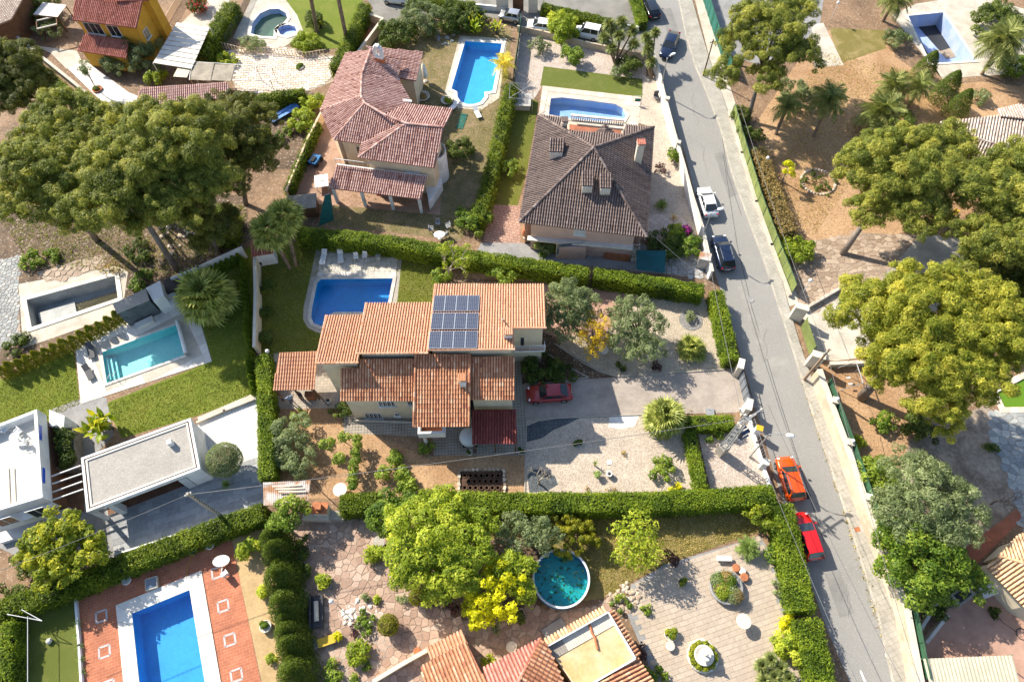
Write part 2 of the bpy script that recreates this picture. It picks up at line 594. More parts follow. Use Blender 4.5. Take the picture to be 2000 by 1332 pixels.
def blob_leaves(B,total,L,W,seed,up=0.45,shell=0.7,cull=0.62,rough=0.6,tvar=0.22):
 """leaves through a set of ellipsoids B: rows cx cy cz rx ry rz tone"""
 rg = np.random.default_rng(seed)
 B = np.asarray(B,dtype=float)
 wgt = (B[:,3] * B[:,4] + B[:,3] * B[:,5] + B[:,4] * B[:,5])
 k = rg.choice(len(B),size=int(total),p=wgt / wgt.sum())
 d = unit(rg.normal(size=(len(k),3)) + np.array([0,0,0.25]))
 f = rg.uniform(shell,1.05,(len(k),1)) * np.where(rg.random((len(k),1)) < .14,rg.uniform(1.0,1.4,(len(k),1)),1.0)
 P = B[k,:3] + d * B[k,3:6] * f
 if cull > 0 and len(B) > 1:
  keep = np.ones(len(P),bool)
  for i in range(len(B)):
   j = np.nonzero((np.abs(P[:,0] - B[i,0]) < B[i,3] * cull) & (np.abs(P[:,1] - B[i,1]) < B[i,4] * cull))[0]
   if len(j) == 0: continue
   q = (P[j] - B[i,:3]) / B[i,3:6]
   keep[j[(np.sum(q * q,axis=1) < cull * cull) & (k[j] != i)]] = False
  P,d,k = P[keep],d[keep],k[keep]
 Nn = unit(d * 0.9 + np.array([0,0,up]) + rg.normal(size=P.shape) * rough * 0.6)
 t = np.clip(0.5 + B[k,6] + rg.normal(size=len(P)) * tvar,0,1)
 return leaf_quads(P,Nn,L,W,rg,t)

STY = {  # leaf length, width, leaves per m2 of clump, clump radius range, clumps per m2 of crown surface
 'pine':   dict(L=0.34,W=0.085,den=118,cr=(0.26,0.80),cd=1.15,mat='pine_needles',flat=0.8,up=0.5),
 'olive':  dict(L=0.24,W=0.10,den=75,cr=(0.35,0.7),cd=1.1,mat='olive_leaves',flat=0.9,up=0.4),
 'broad':  dict(L=0.26,W=0.17,den=55,cr=(0.4,0.8),cd=1.0,mat='green_leaves',flat=0.9,up=0.6),
 'lime':   dict(L=0.34,W=0.16,den=52,cr=(0.45,0.9),cd=0.9,mat='lime_leaves',flat=0.85,up=0.6),
 'yellow': dict(L=0.24,W=0.13,den=60,cr=(0.3,0.6),cd=1.0,mat='yellow_leaves',flat=0.9,up=0.5),
 'dark':   dict(L=0.24,W=0.14,den=70,cr=(0.4,0.8),cd=1.0,mat='dark_leaves',flat=0.9,up=0.5),
 'dry':    dict(L=0.22,W=0.10,den=50,cr=(0.3,0.6),cd=1.0,mat='dry_leaves',flat=0.9,up=0.4),
 'magnolia': dict(L=0.30,W=0.2,den=50,cr=(0.4,0.7),cd=1.0,mat='loquat_leaves',flat=0.85,up=0.7),
 'cypress': dict(L=0.20,W=0.08,den=110,cr=(0.25,0.4),cd=2.0,mat='cypress_leaves',flat=1.2,up=0.2),
}
BARK = {}

def crown_blobs(crowns,st,seed):
 rg = np.random.default_rng(seed)
 out = []
 for (c,rx,ry,rz) in crowns:
  A = 4 * PI * ((rx * ry) ** 1.6 / 3 + (rx * rz) ** 1.6 / 3 + (ry * rz) ** 1.6 / 3) ** (1 / 1.6)
  n = max(5,int(A * st['cd']))
  for k in range(n):
   d = rg.normal(size=3); d /= np.linalg.norm(d)
   if d[2] < -0.55: d[2] = abs(d[2]) * 0.6
   lump = 1 + 0.2 * math.sin(3.1 * d[0] + 5 * d[1] + seed) + rg.uniform(-0.2,0.14)
   r = rg.uniform(*st['cr']) * min(1.0,0.45 + 0.25 * min(rx,ry,rz))
   r = min(r,0.8 * min(rx,ry,rz))
   f = lump * rg.choice([1.0,0.9,0.62],p=[0.6,0.22,0.18])
   p = np.array(c) + d * np.maximum(np.array([rx,ry,rz]) - r * 0.7,0.05) * f
   out.append((p[0],p[1],p[2],r * rg.uniform(0.85,1.2),r * rg.uniform(0.85,1.2),r * st['flat'],rg.normal() * 0.19))
 return out

def foliage_part(name,crowns,style,parent,seed,dens=1.0,tone=0.0,origin=(0,0,0)):
 st = STY[style]
 B = np.array(crown_blobs(crowns,st,seed))
 B[:,:3] -= np.array(origin)
 B[:,6] += tone
 area = np.sum(4 * PI * ((B[:,3] + B[:,4] + B[:,5]) / 3) ** 2)
 V,Q,t = blob_leaves(B,area * st['den'] * dens * 0.6,st['L'],st['W'],seed,up=st['up'])
 return put(name,mesh_np(name,V,Q,MATS[st['mat']],t),None,parent),B

def tree(name,label,cat,base,crowns,style='broad',trunk=0.18,bark='bark_grey',seed=1,dens=1.0,tone=0.0,group=None,limbs=7,lean=None,fork=0.35):
 """base: photo pixel of the trunk's foot; crowns: (px, py, z centre, radius in px, height ratio[, width ratio])"""
 b0 = G(*base)
 t = thing(name,label,cat,b0,0,group)
 cr = []
 for c in crowns:
  px,py,z,rp,fl = c[:5]
  r = rp * mpp(px,py,z) * 1.08
  p = G(px,py,z)
  cr.append((p,r * (c[5] if len(c) > 5 else 1.0),r,r * fl))
 fo,B = foliage_part('crown',cr,style,t,seed,dens,tone,b0)
 rg = random.Random(seed)
 mb = MB()
 main = max(cr,key=lambda c: c[1])
 top = Vector(main[0]) - b0
 mid = top * fork + Vector((0,0,0.0))
 mid.z = top.z * fork * 1.1
 n = 8
 mb.tube([(0,0,-0.1),mid * 0.5 + Vector((rg.uniform(-.1,.1),rg.uniform(-.1,.1),0)),mid],[trunk * 1.15,trunk,trunk * 0.85],n)
 ends = sorted(B.tolist(),key=lambda q: rg.random())[:limbs + len(cr) * 2]
 for q in ends:
  e = Vector(q[:3])
  k = mid + (e - mid) * 0.45 + Vector((rg.uniform(-.2,.2),rg.uniform(-.2,.2),0.25))
  mb.tube([mid * 0.92,k,e],[trunk * 0.55,trunk * 0.3,trunk * 0.1],5)
 mb.build('trunk',[MATS[bark]],t,smooth=True)
 return t

def shrub(name,label,cat,px,py,rp,h,style='broad',seed=1,flat=None,group=None,dens=1.0,tone=0.0,wr=1.0,z0=0.0):
 """a bush: photo pixel of the crown's centre, radius in pixels, height in metres"""
 z = z0 + h * 0.5
 p = G(px,py,z)
 r = rp * mpp(px,py,z) * 1.18
 b0 = Vector((p.x,p.y,z0))
 t = thing(name,label,cat,b0,0,group)
 fo,B = foliage_part('foliage',[(p,r * wr,r,h * 0.52)],style,t,seed,dens * 1.2,tone,b0)
 mb = MB()
 rg = random.Random(seed)
 for q in sorted(B.tolist(),key=lambda q: rg.random())[:6]:
  mb.tube([(rg.uniform(-.05,.05),rg.uniform(-.05,.05),-0.05),Vector(q[:3]) * 0.5,q[:3]],[0.035,0.025,0.01],5)
 mb.build('stems',[MATS['bark_brown']],t)
 return t

def ball(name,label,cat,px,py,rp,style,seed,stem=0.4,flat=0.9,bare=False):
 """a clipped topiary dome: one dense round head"""
 m = mpp(px,py,1.0); r = rp * m
 z = stem + r * flat
 p = G(px,py,z); b0 = Vector((p.x,p.y,0))
 t = thing(name,label,cat,b0)
 st = STY[style]
 rg = np.random.default_rng(seed)
 n = int(4 * PI * r * r * 230)
 d = unit(rg.normal(size=(n,3)) + np.array([0,0,.1]))
 lum = 1 + 0.03 * np.sin(d[:,:1] * 7 + 2) * np.sin(d[:,1:2] * 8)
 Pp = d * np.array([r,r,r * flat]) * lum * rg.uniform(.93,1.0,(n,1)) + np.array([0,0,z])
 Nn = unit(d + rg.normal(size=d.shape) * .45)
 V,Q,tt = leaf_quads(Pp,Nn,.13,.075,rg,np.clip(.5 + rg.normal(size=n) * .25,0,1))
 put('crown',mesh_np('crown',V,Q,MATS[st['mat']],tt),None,t)
 mb = MB(); mb.tube([(0,0,-.05),(0,0,z)],[.1,.07],7)
 mb.lathe((0,0,z),[(r * .55,-r * flat * .55),(r * .8,0),(r * .55,r * flat * .55)],10)
 mb.build('trunk',[MATS['bark_brown']],t)
 return t

def hedge(name,label,px,h,wd,style='hedge_leaves',seed=1,z0=0.0,dens=230,rag=0.16,L=0.19,W=0.11,group=None):
 """clipped hedge along a line of photo pixels that mark the middle of its top"""
 t = thing(name,label,'hedge',tuple(G(*px[0],h).xy) + (z0,),0,group)
 o = Vector(t.location)
 pts = [G(x,y,h + z0) - o for x,y in px]
 rg = np.random.default_rng(seed)
 PP,NN,core = [],[],MB()
 H = h
 for a,b in zip(pts[:-1],pts[1:]):
  d = (b - a); d.z = 0
  ln = d.length
  if ln < 0.05: continue
  x = d / ln; y = Vector((-x.y,x.x,0))
  core.box(((a + b) / 2).xy.to_3d() + Vector((0,0,H * 0.46)),(ln + 0.1,wd * 0.72,H * 0.86),math.atan2(x.y,x.x))
  for (nrm,area) in (('t',ln * wd),('l',ln * H),('r',ln * H),('e',wd * H),('f',wd * H)):
   n = int(area * dens * (1.0 if nrm == 't' else 0.62))
   u,v = rg.uniform(0,1,n),rg.uniform(0,1,n)
   if nrm == 't': s,q,z = u * ln,(v - .5) * wd,np.full(n,H)
   elif nrm == 'l': s,q,z = u * ln,np.full(n,wd / 2),v * H
   elif nrm == 'r': s,q,z = u * ln,np.full(n,-wd / 2),v * H
   elif nrm == 'e': s,q,z = np.full(n,-0.05),(v - .5) * wd,u * H
   else: s,q,z = np.full(n,ln + 0.05),(v - .5) * wd,u * H
   X = a.x + x.x * s + y.x * q; Yy = a.y + x.y * s + y.y * q
   nv = {'t': (0,0,1),'l': (y.x,y.y,.2),'r': (-y.x,-y.y,.2),'e': (-x.x,-x.y,.2),'f': (x.x,x.y,.2)}[nrm]
   P_ = np.stack([X,Yy,z],1)
   lump = np.sin(X * 3.1 + z * 2.3 + seed) * np.sin(Yy * 2.7 - z * 3.3) * .5 + np.sin(X * 7.7 + Yy * 6.1 + z * 8) * .35 + rg.normal(size=n) * .45
   edge = np.clip((np.abs(q) / (wd / 2)) ** 4,0,1) * np.clip(z / H,0,1) ** 4
   P_ = P_ + np.array(nv) * (lump * rag)[:,None]
   P_[:,2] += np.clip(z / H,0,1) ** 2 * (.10 * np.sin(X * 1.1 + seed) * np.sin(Yy * .9 + 2 * seed) + .07 * np.sin(X * 2.9 + Yy * 2.3))
   P_[:,2] -= edge * 0.14
   PP.append(P_); NN.append(np.tile(np.array(nv,float),(n,1)))
 P_,N_ = np.concatenate(PP),np.concatenate(NN)
 P_[:,2] = np.maximum(P_[:,2],0.02)
 N_ = unit(N_ * .8 + rg.normal(size=N_.shape) * .55 + np.array([0,0,.25]))
 tt = np.clip(.5 + .22 * np.sin(P_[:,0] * 1.3 + P_[:,1] * 1.7) * np.sin(P_[:,1] * .9 + seed) - .3 * (np.sin(P_[:,0] * .7 + 3 * seed) * np.sin(P_[:,1] * .6 - seed) > .78) + rg.normal(size=len(P_)) * .22,0,1)
 V,Q,tq = leaf_quads(P_,N_,L,W,rg,tt)
 put('foliage',mesh_np('foliage',V,Q,MATS[style],tq),None,t)
 core.build('woody_core',[MATS['hedge_core']],t)
 return t

_FR = {}
def fan_frond(k=0):
 if ('fan',k) in _FR: return _FR['fan',k]
 rg = random.Random(k + 3)
 V,F,T = [],[],[]
 def q(a,b,c,d,t):
  n = len(V); V.extend([a,b,c,d]); F.append((n,n + 1,n + 2,n + 3)); T.extend([t] * 4)
 q((0,-.02,0),(.62,-.015,.05),(.62,.015,.05),(0,.02,0),.3)
 m = 18
 for i in range(m):
  a = math.radians(-125 + 250 * i / (m - 1))
  r = .72 * (1 - .22 * abs(i / (m - 1) - .5) * 2) * rg.uniform(.85,1.1)
  da = math.radians(8.5)
  c = (.6,0,.05)
  def at(rr,an,z): return (c[0] + rr * math.cos(an),c[1] + rr * math.sin(an),c[2] + z)
  t = rg.uniform(.25,.9)
  q(c,at(r * .62,a - da,-.03),at(r * .66,a,.05),c,t)
  q(c,at(r * .66,a,.05),at(r * .62,a + da,-.03),c,t)
  q(at(r * .62,a - da,-.03),at(r * 1.05,a + rg.uniform(-.05,.05),-.22),at(r * .62,a + da,-.03),at(r * .66,a,.05),t)
 _FR['fan',k] = mesh('frond',V,F,MATS['palm_leaves'],tint=T)
 return _FR['fan',k]

def feather_frond(k=0,mat='palm_leaves',arch=1.0):
 key = ('feather',k,mat,arch)
 if key in _FR: return _FR[key]
 rg = random.Random(k + 11)
 V,F,T = [],[],[]
 n = 22
 def sp(s): return Vector((s * (1 - .12 * s * arch),0,.28 * math.sin(s * PI * .75) * arch - .42 * s * s * arch))
 for i in range(n):
  s = .12 + .88 * i / (n - 1)
  p = sp(s)
  ln = .30 * math.sin(PI * (.12 + .8 * s)) + .05
  for sg in (-1,1):
   dx = .10 * ln / .3 + rg.uniform(-.03,.03)
   e = p + Vector((dx + .06,sg * ln * .8,-.16 * ln / .3 * rg.uniform(.4,1.3)))
   wv = Vector((.022,0,0))
   b = len(V); V.extend([p - wv,p + wv,e + wv * .4,e - wv * .4]); F.append((b,b + 1,b + 2,b + 3) if sg > 0 else (b + 3,b + 2,b + 1,b)); T.extend([rg.uniform(.2,.9)] * 4)
 for i in range(6):
  a,c = sp(i / 6),sp((i + 1) / 6)
  wv = Vector((0,.014 * (1.3 - i / 6),0))
  b = len(V); V.extend([a - wv,a + wv,c + wv * .8,c - wv * .8]); F.append((b,b + 1,b + 2,b + 3)); T.extend([.5] * 4)
 _FR[key] = mesh('frond',V,F,MATS[mat],tint=T)
 return _FR[key]

def palm(name,label,base,top,ztop,kind='fan',n=34,size=1.4,seed=1,trunk=0.22,mat='palm_leaves',skirt=True,group=None,arch=1.0,cat='palm tree',elev=(-35,75)):
 """base pixel on the ground, top pixel of the growing point at height ztop"""
 b0,tp = G(*base),G(*top,ztop)
 t = thing(name,label,cat,b0,0,group)
 tp = tp - b0
 rg = random.Random(seed)
 mb = MB()
 m = max(4,int(tp.length / 0.35))
 pts = [tp * (k / m) + Vector((0,0,0)) for k in range(m + 1)]
 mb.tube([(0,0,-.1)] + pts[1:],[trunk * 1.35] + [trunk * (1.08 if k % 2 else .96) * (1.0 if k < m - 1 else 1.25) for k in range(1,m + 1)],9)
 mb.build('trunk',[MATS['palm_bark']],t)
 for k in range(n):
  f = (k + .5) / n
  el = math.radians(elev[1] + (elev[0] - elev[1]) * f + rg.uniform(-8,8))
  az = k * 2.39996 + rg.uniform(-.2,.2)
  s = size * rg.uniform(.82,1.1)
  M = Matrix.Translation(tp + Vector((0,0,-.15 * f))) @ Matrix.Rotation(az,4,'Z') @ Matrix.Rotation(-el,4,'Y') @ Matrix.Rotation(rg.uniform(-.4,.4),4,'X') @ Matrix.Scale(s,4)
  put('frond',fan_frond(k % 3) if kind == 'fan' else feather_frond(k % 3,mat,arch),None,t,M)
 return t

def rosette(name,label,cat,px,py,rp,n=18,seed=1,mat='agave_leaves',wd=.12,z0=0.0,el=(10,80),group=None,stem=0.0,flat=False):
 """a plant of long stiff leaves round one point"""
 r = rp * mpp(px,py,.3)
 p = G(px,py,z0 + .25 + stem); b0 = Vector((p.x,p.y,z0))
 t = thing(name,label,cat,b0,0,group)
 key = ('blade',mat)
 if key not in _FR:
  V = [(0,-.04,0),(0,.04,0),(.45,.06,.06),(.45,-.06,.06),(.45,0,.02),(1,0,-.06),(0,0,-.03)]
  _FR[key] = mesh('leaf',V,[(0,6,4,3),(6,1,2,4),(3,4,5),(4,2,5)],MATS[mat],tint=[.2,.2,.6,.6,.5,.9,.2])
 rg = random.Random(seed)
 for k in range(n):
  e = math.radians(el[1] + (el[0] - el[1]) * (k + .5) / n)
  M = Matrix.Translation((0,0,.08 + stem)) @ Matrix.Rotation(k * 2.4 + rg.uniform(-.2,.2),4,'Z') @ Matrix.Rotation(-e,4,'Y') @ Matrix.Diagonal((r * rg.uniform(.8,1.12),r * wd / .12 * 1.2,r,1))
  put('leaf',_FR[key],None,t,M)
 if stem:
  mb = MB(); mb.tube([(0,0,-.05),(0,0,stem + .1)],[.09,.07],7); mb.build('stem',[MATS['palm_bark']],t)
 return t

def bare_tree(name,label,base,h,spread,seed,mat='bark_pale',r=.12,depth=4,leaves=None):
 b0 = G(*base)
 t = thing(name,label,'tree',b0)
 rg = random.Random(seed)
 mb = MB(); tips = []
 def grow(p,d,l,r,k):
  q = p + d * l
  mid = p + d * l * .5 + Vector((rg.uniform(-.06,.06),rg.uniform(-.06,.06),0)) * l
  mb.tube([p,mid,q],[r,r * .85,r * .68],6 if k > 2 else 4,cap=False)
  if k == 0: tips.append(q); return
  for i in range(rg.choice((2,3,3))):
   nd = (d + Vector((rg.uniform(-1,1) * spread,rg.uniform(-1,1) * spread,rg.uniform(-.1,.45)))).normalized()
   grow(q,nd,l * rg.uniform(.62,.85),r * .62,k - 1)
 grow(Vector((0,0,-.05)),Vector((rg.uniform(-.1,.1),rg.uniform(-.1,.1),1)),h * .3,r,depth)
 mb.build('trunk',[MATS[mat]],t)
 if leaves:
  B = [(q.x,q.y,q.z,leaves[1],leaves[1],leaves[1] * .8,rg.uniform(-.1,.1)) for q in tips]
  V,Q,tt = blob_leaves(B,len(B) * leaves[2],.22,.12,seed,cull=0)
  put('crown',mesh_np('crown',V,Q,MATS[leaves[0]],tt),None,t)
 return t

# ------------------------------------------------------------------ roofs, walls, openings
def roof_pts(px,refs):
 a,b,c = (G(*r) for r in refs)
 n = (b - a).cross(c - a).normalized()
 if n.z < 0: n = -n
 return [GP(x,y,a,n) for x,y in px],n

def tiles(parent,pts,n,mat,pitch=.25,tl=.42,name='roof_tiles',seed=1,thick=.14,deck='roof_deck',under=None,tone=(0,1),lift=0.0,curved=True):
 """a tiled roof plane: a deck and rows of half-round tiles running down the slope"""
 o = parent.location if parent is not None else Vector((0,0,0))
 down = Vector((0,0,-1)) - n * Vector((0,0,-1)).dot(n)
 down = down.normalized() if down.length > 1e-4 else Vector((0,-1,0))
 v = -down; u = v.cross(n)
 c0 = pts[0]
 L = [((p - c0).dot(u),(p - c0).dot(v)) for p in pts]
 top = [p - n * 0.004 for p in pts]; m = len(pts)
 tri = tessellate_polygon([[Vector((a,b,0)) for a,b in L]])
 V = [p - o for p in top] + [p - o - Vector((0,0,thick)) for p in top]
 F = []
 for t in tri:
  a,b,c = (Vector(L[k]) for k in t)
  if (b - a).cross(c - a) < 0: t = (t[0],t[2],t[1])
  F.append(tuple(t)); F.append(tuple(m + k for k in reversed(t)))
 for k in range(m):
  F.append((k,m + k,m + (k + 1) % m,(k + 1) % m)); F.append(((k + 1) % m,m + (k + 1) % m,m + k,k))
 F = F[:len(tri) * 2] + [f for i,f in enumerate(F[len(tri) * 2:]) if i % 2 == 0]
 put(deck,mesh(deck,V,F,under or mat,tint=[.05] * len(V)),None,parent)  # channel shade between the tile rows put into the deck's dark tint
 rg = random.Random(seed)
 u0,u1 = min(a for a,b in L),max(a for a,b in L)
 nn = max(1,round((u1 - u0) / pitch)); pt = (u1 - u0) / nn
 r = pt * .355
 AV,AQ,AT = [],[],[]
 seg = 4
 angs = [PI * k / seg for k in range(seg + 1)]
 for k in range(nn):
  uc = u0 + (k + .5) * pt
  xs = []
  for i in range(m):
   (a,b),(c,d) = L[i],L[(i + 1) % m]
   if (a <= uc) != (c <= uc): xs.append(b + (d - b) * (uc - a) / (c - a))
  xs.sort()
  ctone = rg.uniform(-.12,.12)
  for v0,v1 in zip(xs[::2],xs[1::2]):
   s = v0 - .05
   q = 0
   while s < v1 - .03:
    e = min(s + tl,v1)
    h0,h1 = .035,.004
    t = min(1,max(0,(tone[0] + tone[1]) / 2 + ctone * 1.6 + rg.uniform(-.28,.28) * (tone[1] - tone[0]) * (2.2 if rg.random() < .12 else 1)))
    b = len(AV)
    du = rg.uniform(-.008,.008)
    for (sv,rr,hh) in ((s,r,h0),(e + (.05 if e < v1 else 0),r * .84,h1)):
     for an in angs:
      p = c0 + u * (uc + du + rr * math.cos(an)) + v * sv + n * (rr * 1.05 * math.sin(an) + hh + lift) - o
      AV.append((p.x,p.y,p.z)); AT.append(t)
    for i in range(seg):
     AQ.append((b + i,b + seg + 1 + i,b + seg + 2 + i,b + i + 1))
    s = e; q += 1
 me = mesh_np(name,np.array(AV),np.array(AQ)[:,::-1],mat,AT)
 ob = put(name,me,None,parent); ob['kind'] = 'stuff'
 return u,v

def ridge(parent,a,b,mat,r=.13,tl=.42,seed=1,name='ridge_tiles',lift=.03):
 o = parent.location
 d = b - a; ln = d.length
 x = d / ln
 y = Vector((0,0,1)).cross(x).normalized(); z = x.cross(y)
 rg = random.Random(seed)
 V,F,T = [],[],[]
 n = max(1,int(ln / tl))
 for k in range(n):
  t = rg.random()
  base = len(V)
  for (s,rr,h) in ((k * ln / n - .02,r,.03),((k + 1) * ln / n + .03,r * .86,0)):
   for i in range(6):
    an = PI * i / 5
    V.append(a + x * s + y * (rr * math.cos(an)) + z * (rr * .8 * math.sin(an) + h + lift) - o); T.append(t)
  F += [(base + i,base + i + 1,base + 7 + i,base + 6 + i) for i in range(5)]
  F.append(tuple(base + i for i in range(5,-1,-1)))
 ob = put(name,mesh(name,V,F,mat,tint=T),None,parent)
 ob['kind'] = 'stuff'
 return ob

def inset(pts,g):
 """move the sides of any plan polygon in by g (negative: out)"""
 P2 = [Vector((p[0],p[1])) for p in pts]
 m = len(P2)
 area = sum(P2[i].x * P2[(i + 1) % m].y - P2[(i + 1) % m].x * P2[i].y for i in range(m))
 s = 1 if area > 0 else -1
 out = []
 for i in range(m):
  a,b,c = P2[i - 1],P2[i],P2[(i + 1) % m]
  d1,d2 = (b - a).normalized(),(c - b).normalized()
  n1,n2 = Vector((-d1.y,d1.x)) * s,Vector((-d2.y,d2.x)) * s
  k = 1 + n1.dot(n2)
  out.append(b + (n1 + n2) * (g / max(k,.3)))
 return out

def walls_under(parent,pts,mat,g=.35,z0=-.1,drop=.16,name='wall',tops=None):
 """walls that stand below a roof plane, set in from its edge"""
 o = parent.location
 a,b,c = pts[0],pts[1],pts[2]
 nn = Vector((0,0,0))
 for i in range(len(pts)): nn += (pts[i] - pts[0]).cross(pts[(i + 1) % len(pts)] - pts[0])
 nn.normalize()
 if nn.z < 0: nn = -nn
 q = inset(pts,g)
 m = len(q)
 tz = [pts[0].z - (nn.x * (p.x - pts[0].x) + nn.y * (p.y - pts[0].y)) / nn.z - drop for p in q]
 V = [(p.x - o.x,p.y - o.y,z0 - o.z) for p in q] + [(p.x - o.x,p.y - o.y,z - o.z) for p,z in zip(q,tz)]
 area = sum(q[i].x * q[(i + 1) % m].y - q[(i + 1) % m].x * q[i].y for i in range(m))
 F = [((k,(k + 1) % m,m + (k + 1) % m,m + k) if area > 0 else (k,m + k,m + (k + 1) % m,(k + 1) % m)) for k in range(m)]
 tri = tessellate_polygon([[Vector((p.x,p.y,0)) for p in q]])
 F += [tuple(m + k for k in t) for t in tri]
 return put(name,mesh(name,V,F,mat),None,parent)

def opening(parent,c,nrm,wd,ht,name='window',frame='white_paint',pane='dark_glass',bars=0,sill=True,mull=1,deep=.05):
 """window or door on a wall: frame, panes, bars; c is the centre on the wall face in metres"""
 o = parent.location
 nrm = Vector((nrm[0],nrm[1],0)).normalized()
 rz = math.atan2(nrm.y,nrm.x) - PI / 2
 M = Matrix.Translation(Vector(c) - o) @ Matrix.Rotation(rz,4,'Z')
 mb = MB(); f = .06
 for s in (-1,1):
  mb.box((s * (wd / 2 - f / 2),.02,0),(f,deep,ht)); mb.box((0,.02,s * (ht / 2 - f / 2)),(wd - 2 * f,deep,f))
 for k in range(mull):
  mb.box((-wd / 2 + wd * (k + 1) / (mull + 1),.018,0),(.045,deep * .9,ht - 2 * f))
 me = mesh(name,mb.V,mb.F,MATS[frame])
 w_ = put(name,me,None,parent,M)
 for k in range(mull + 1):
  pw = (wd - 2 * f) / (mull + 1)
  put('pane',mesh('pane',*(lambda q: (q.V,q.F))(MB().box((-wd / 2 + f + pw * (k + .5),.006,0),(pw - .05,.012,ht - 2 * f))),MATS[pane]),None,w_)
 if sill: put('sill',mesh('sill',*(lambda q: (q.V,q.F))(MB().box((0,.07,-ht / 2 - .04),(wd + .16,.2,.06))),MATS[frame]),None,w_)
 for k in range(bars):
  put('bar',mesh('bar',*(lambda q: (q.V,q.F))(MB().box((-wd / 2 + wd * (k + .5) / bars,.11,0),(.03,.03,ht))),MATS[frame]),None,w_)
 return w_

def wall(name,label,px,h,t=.22,mat='render_cream',coping=None,z0=-.1,piers=0,cat='wall',base=True,group=None,hs=None):
 """a garden wall along a line of photo pixels at its foot"""
 pts = [G(x,y) for x,y in px]
 o = thing(name,label,cat,pts[0],0,group)
 mb,mc = MB(),MB()
 for k,(a,b) in enumerate(zip(pts[:-1],pts[1:])):
  d = (b - a).normalized()
  e = d * (t / 2 - .002 * k)
  hh = hs[k] if hs else h
  c = (a + b) / 2 - pts[0]
  mb.box((c.x,c.y,(z0 + hh) / 2),((b - a).length + t - .004 * k,t,hh - z0),math.atan2(d.y,d.x))
  if coping: mc.box((c.x,c.y,hh + .03),((b - a).length + t + .06 - .004 * k,t + .1,.06 + .002 * k),math.atan2(d.y,d.x))
 mb.build('wall_body',[MATS[mat]],o)
 if coping: mc.build('coping',[MATS[coping]],o)
 return o

def rail_fence(name,label,px,h,z0=0.0,mat='fence_green',posts=2.0,mesh_mat=None,rails=2,r=.03,cat='fence'):
 pts = [G(x,y,z0) for x,y in px]
 o = thing(name,label,cat,pts[0])
 for a,b in zip(pts[:-1],pts[1:]):
  a,b = a - pts[0],b - pts[0]
  n = max(1,round((b - a).length / posts))
  for k in range(n + 1):
   p = a + (b - a) * k / n
   MB().tube([p,p + Vector((0,0,h))],r,6).build('post',[MATS[mat]],o)
  for k in range(rails):
   z = Vector((0,0,h * (1 - k * .85 / max(1,rails - 1)) if rails > 1 else h))
   MB().bar(a + z,b + z,.03).build('rail',[MATS[mat]],o)
  if mesh_mat:
   d = (b - a).normalized(); y = Vector((-d.y,d.x,0)) * .012
   mb = MB()
   m = max(1,int((b - a).length / .5))
   V,F = [],[]
   for k in range(m + 1):
    p = a + (b - a) * k / m
    wv = y * math.sin(k * 1.7) * 2
    V += [p + wv + Vector((0,0,.05)),p + wv + Vector((0,0,h - .04))]
   F = [(2 * k,2 * k + 2,2 * k + 3,2 * k + 1) for k in range(m)]
   put('mesh_panel',mesh('mesh_panel',V,F,MATS[mesh_mat]),None,o)
 return o

def pool(name,label,px,deck_z=.06,depth=1.35,level=-.12,liner='pool_blue',water='water_clear',coping=None,cop_w=.35,cop_mat='stone_pale',pieces=.7):
 """a sunk pool: tiled basin, water, coping stones set one by one"""
 pts = GL(px,deck_z)
 c = sum(pts,Vector()) / len(pts)
 t = thing(name,label,'swimming pool',(c.x,c.y,0))
 q = [(p.x - c.x,p.y - c.y) for p in pts]
 m = len(q)
 area = sum(q[i][0] * q[(i + 1) % m][1] - q[(i + 1) % m][0] * q[i][1] for i in range(m))
 if area < 0: q = q[::-1]
 V = [(x,y,-depth) for x,y in q] + [(x,y,deck_z - .002) for x,y in q]
 F = [(k,m + k,m + (k + 1) % m,(k + 1) % m) for k in range(m)]
 tri = tessellate_polygon([[Vector((x,y,0)) for x,y in q]])
 for a in tri:
  A,B,C = (Vector(q[k]) for k in a)
  F.append(tuple(a) if (B - A).cross(C - A) > 0 else (a[0],a[2],a[1]))
 put('basin',mesh('basin',V,F,MATS[liner]),None,t)
 if water:
  V = [(x,y,level) for x,y in inset(q,-.0)]
  F = [(tuple(a) if (Vector(q[a[1]]) - Vector(q[a[0]])).cross(Vector(q[a[2]]) - Vector(q[a[0]])) > 0 else (a[0],a[2],a[1])) for a in tri]
  put('water',mesh('water',V,F,MATS[water]),None,t)
 if cop_w:
  Q = [Vector(p) for p in q]
  O = inset(q,-cop_w)
  for k in range(m):
   a,b,c_,d = Q[k],Q[(k + 1) % m],O[(k + 1) % m],O[k]
   n = max(1,round((b - a).length / pieces))
   for i in range(n):
    f0,f1 = i / n,(i + 1) / n
    cell = [a + (b - a) * f0,d + (c_ - d) * f0,d + (c_ - d) * f1,a + (b - a) * f1]
    cell = shrink(cell[::-1] if False else cell,.006)
    if len(cell) < 3: continue
    if sum(cell[j].x * cell[(j + 1) % len(cell)].y - cell[(j + 1) % len(cell)].x * cell[j].y for j in range(len(cell))) < 0: cell = cell[::-1]
    cc = sum(cell,Vector((0,0))) / len(cell)
    Vv,Ff = slab_mesh(cell,cc,.05)
    put('coping_stone',mesh('coping_stone',Vv,Ff,MATS[cop_mat],tint=[RND.random()] * len(Vv)),None,t,Matrix.Translation((cc.x,cc.y,deck_z - .025)))
 return t,[Vector((p[0] + c.x,p[1] + c.y,0)) for p in inset(q,-cop_w * .5)]
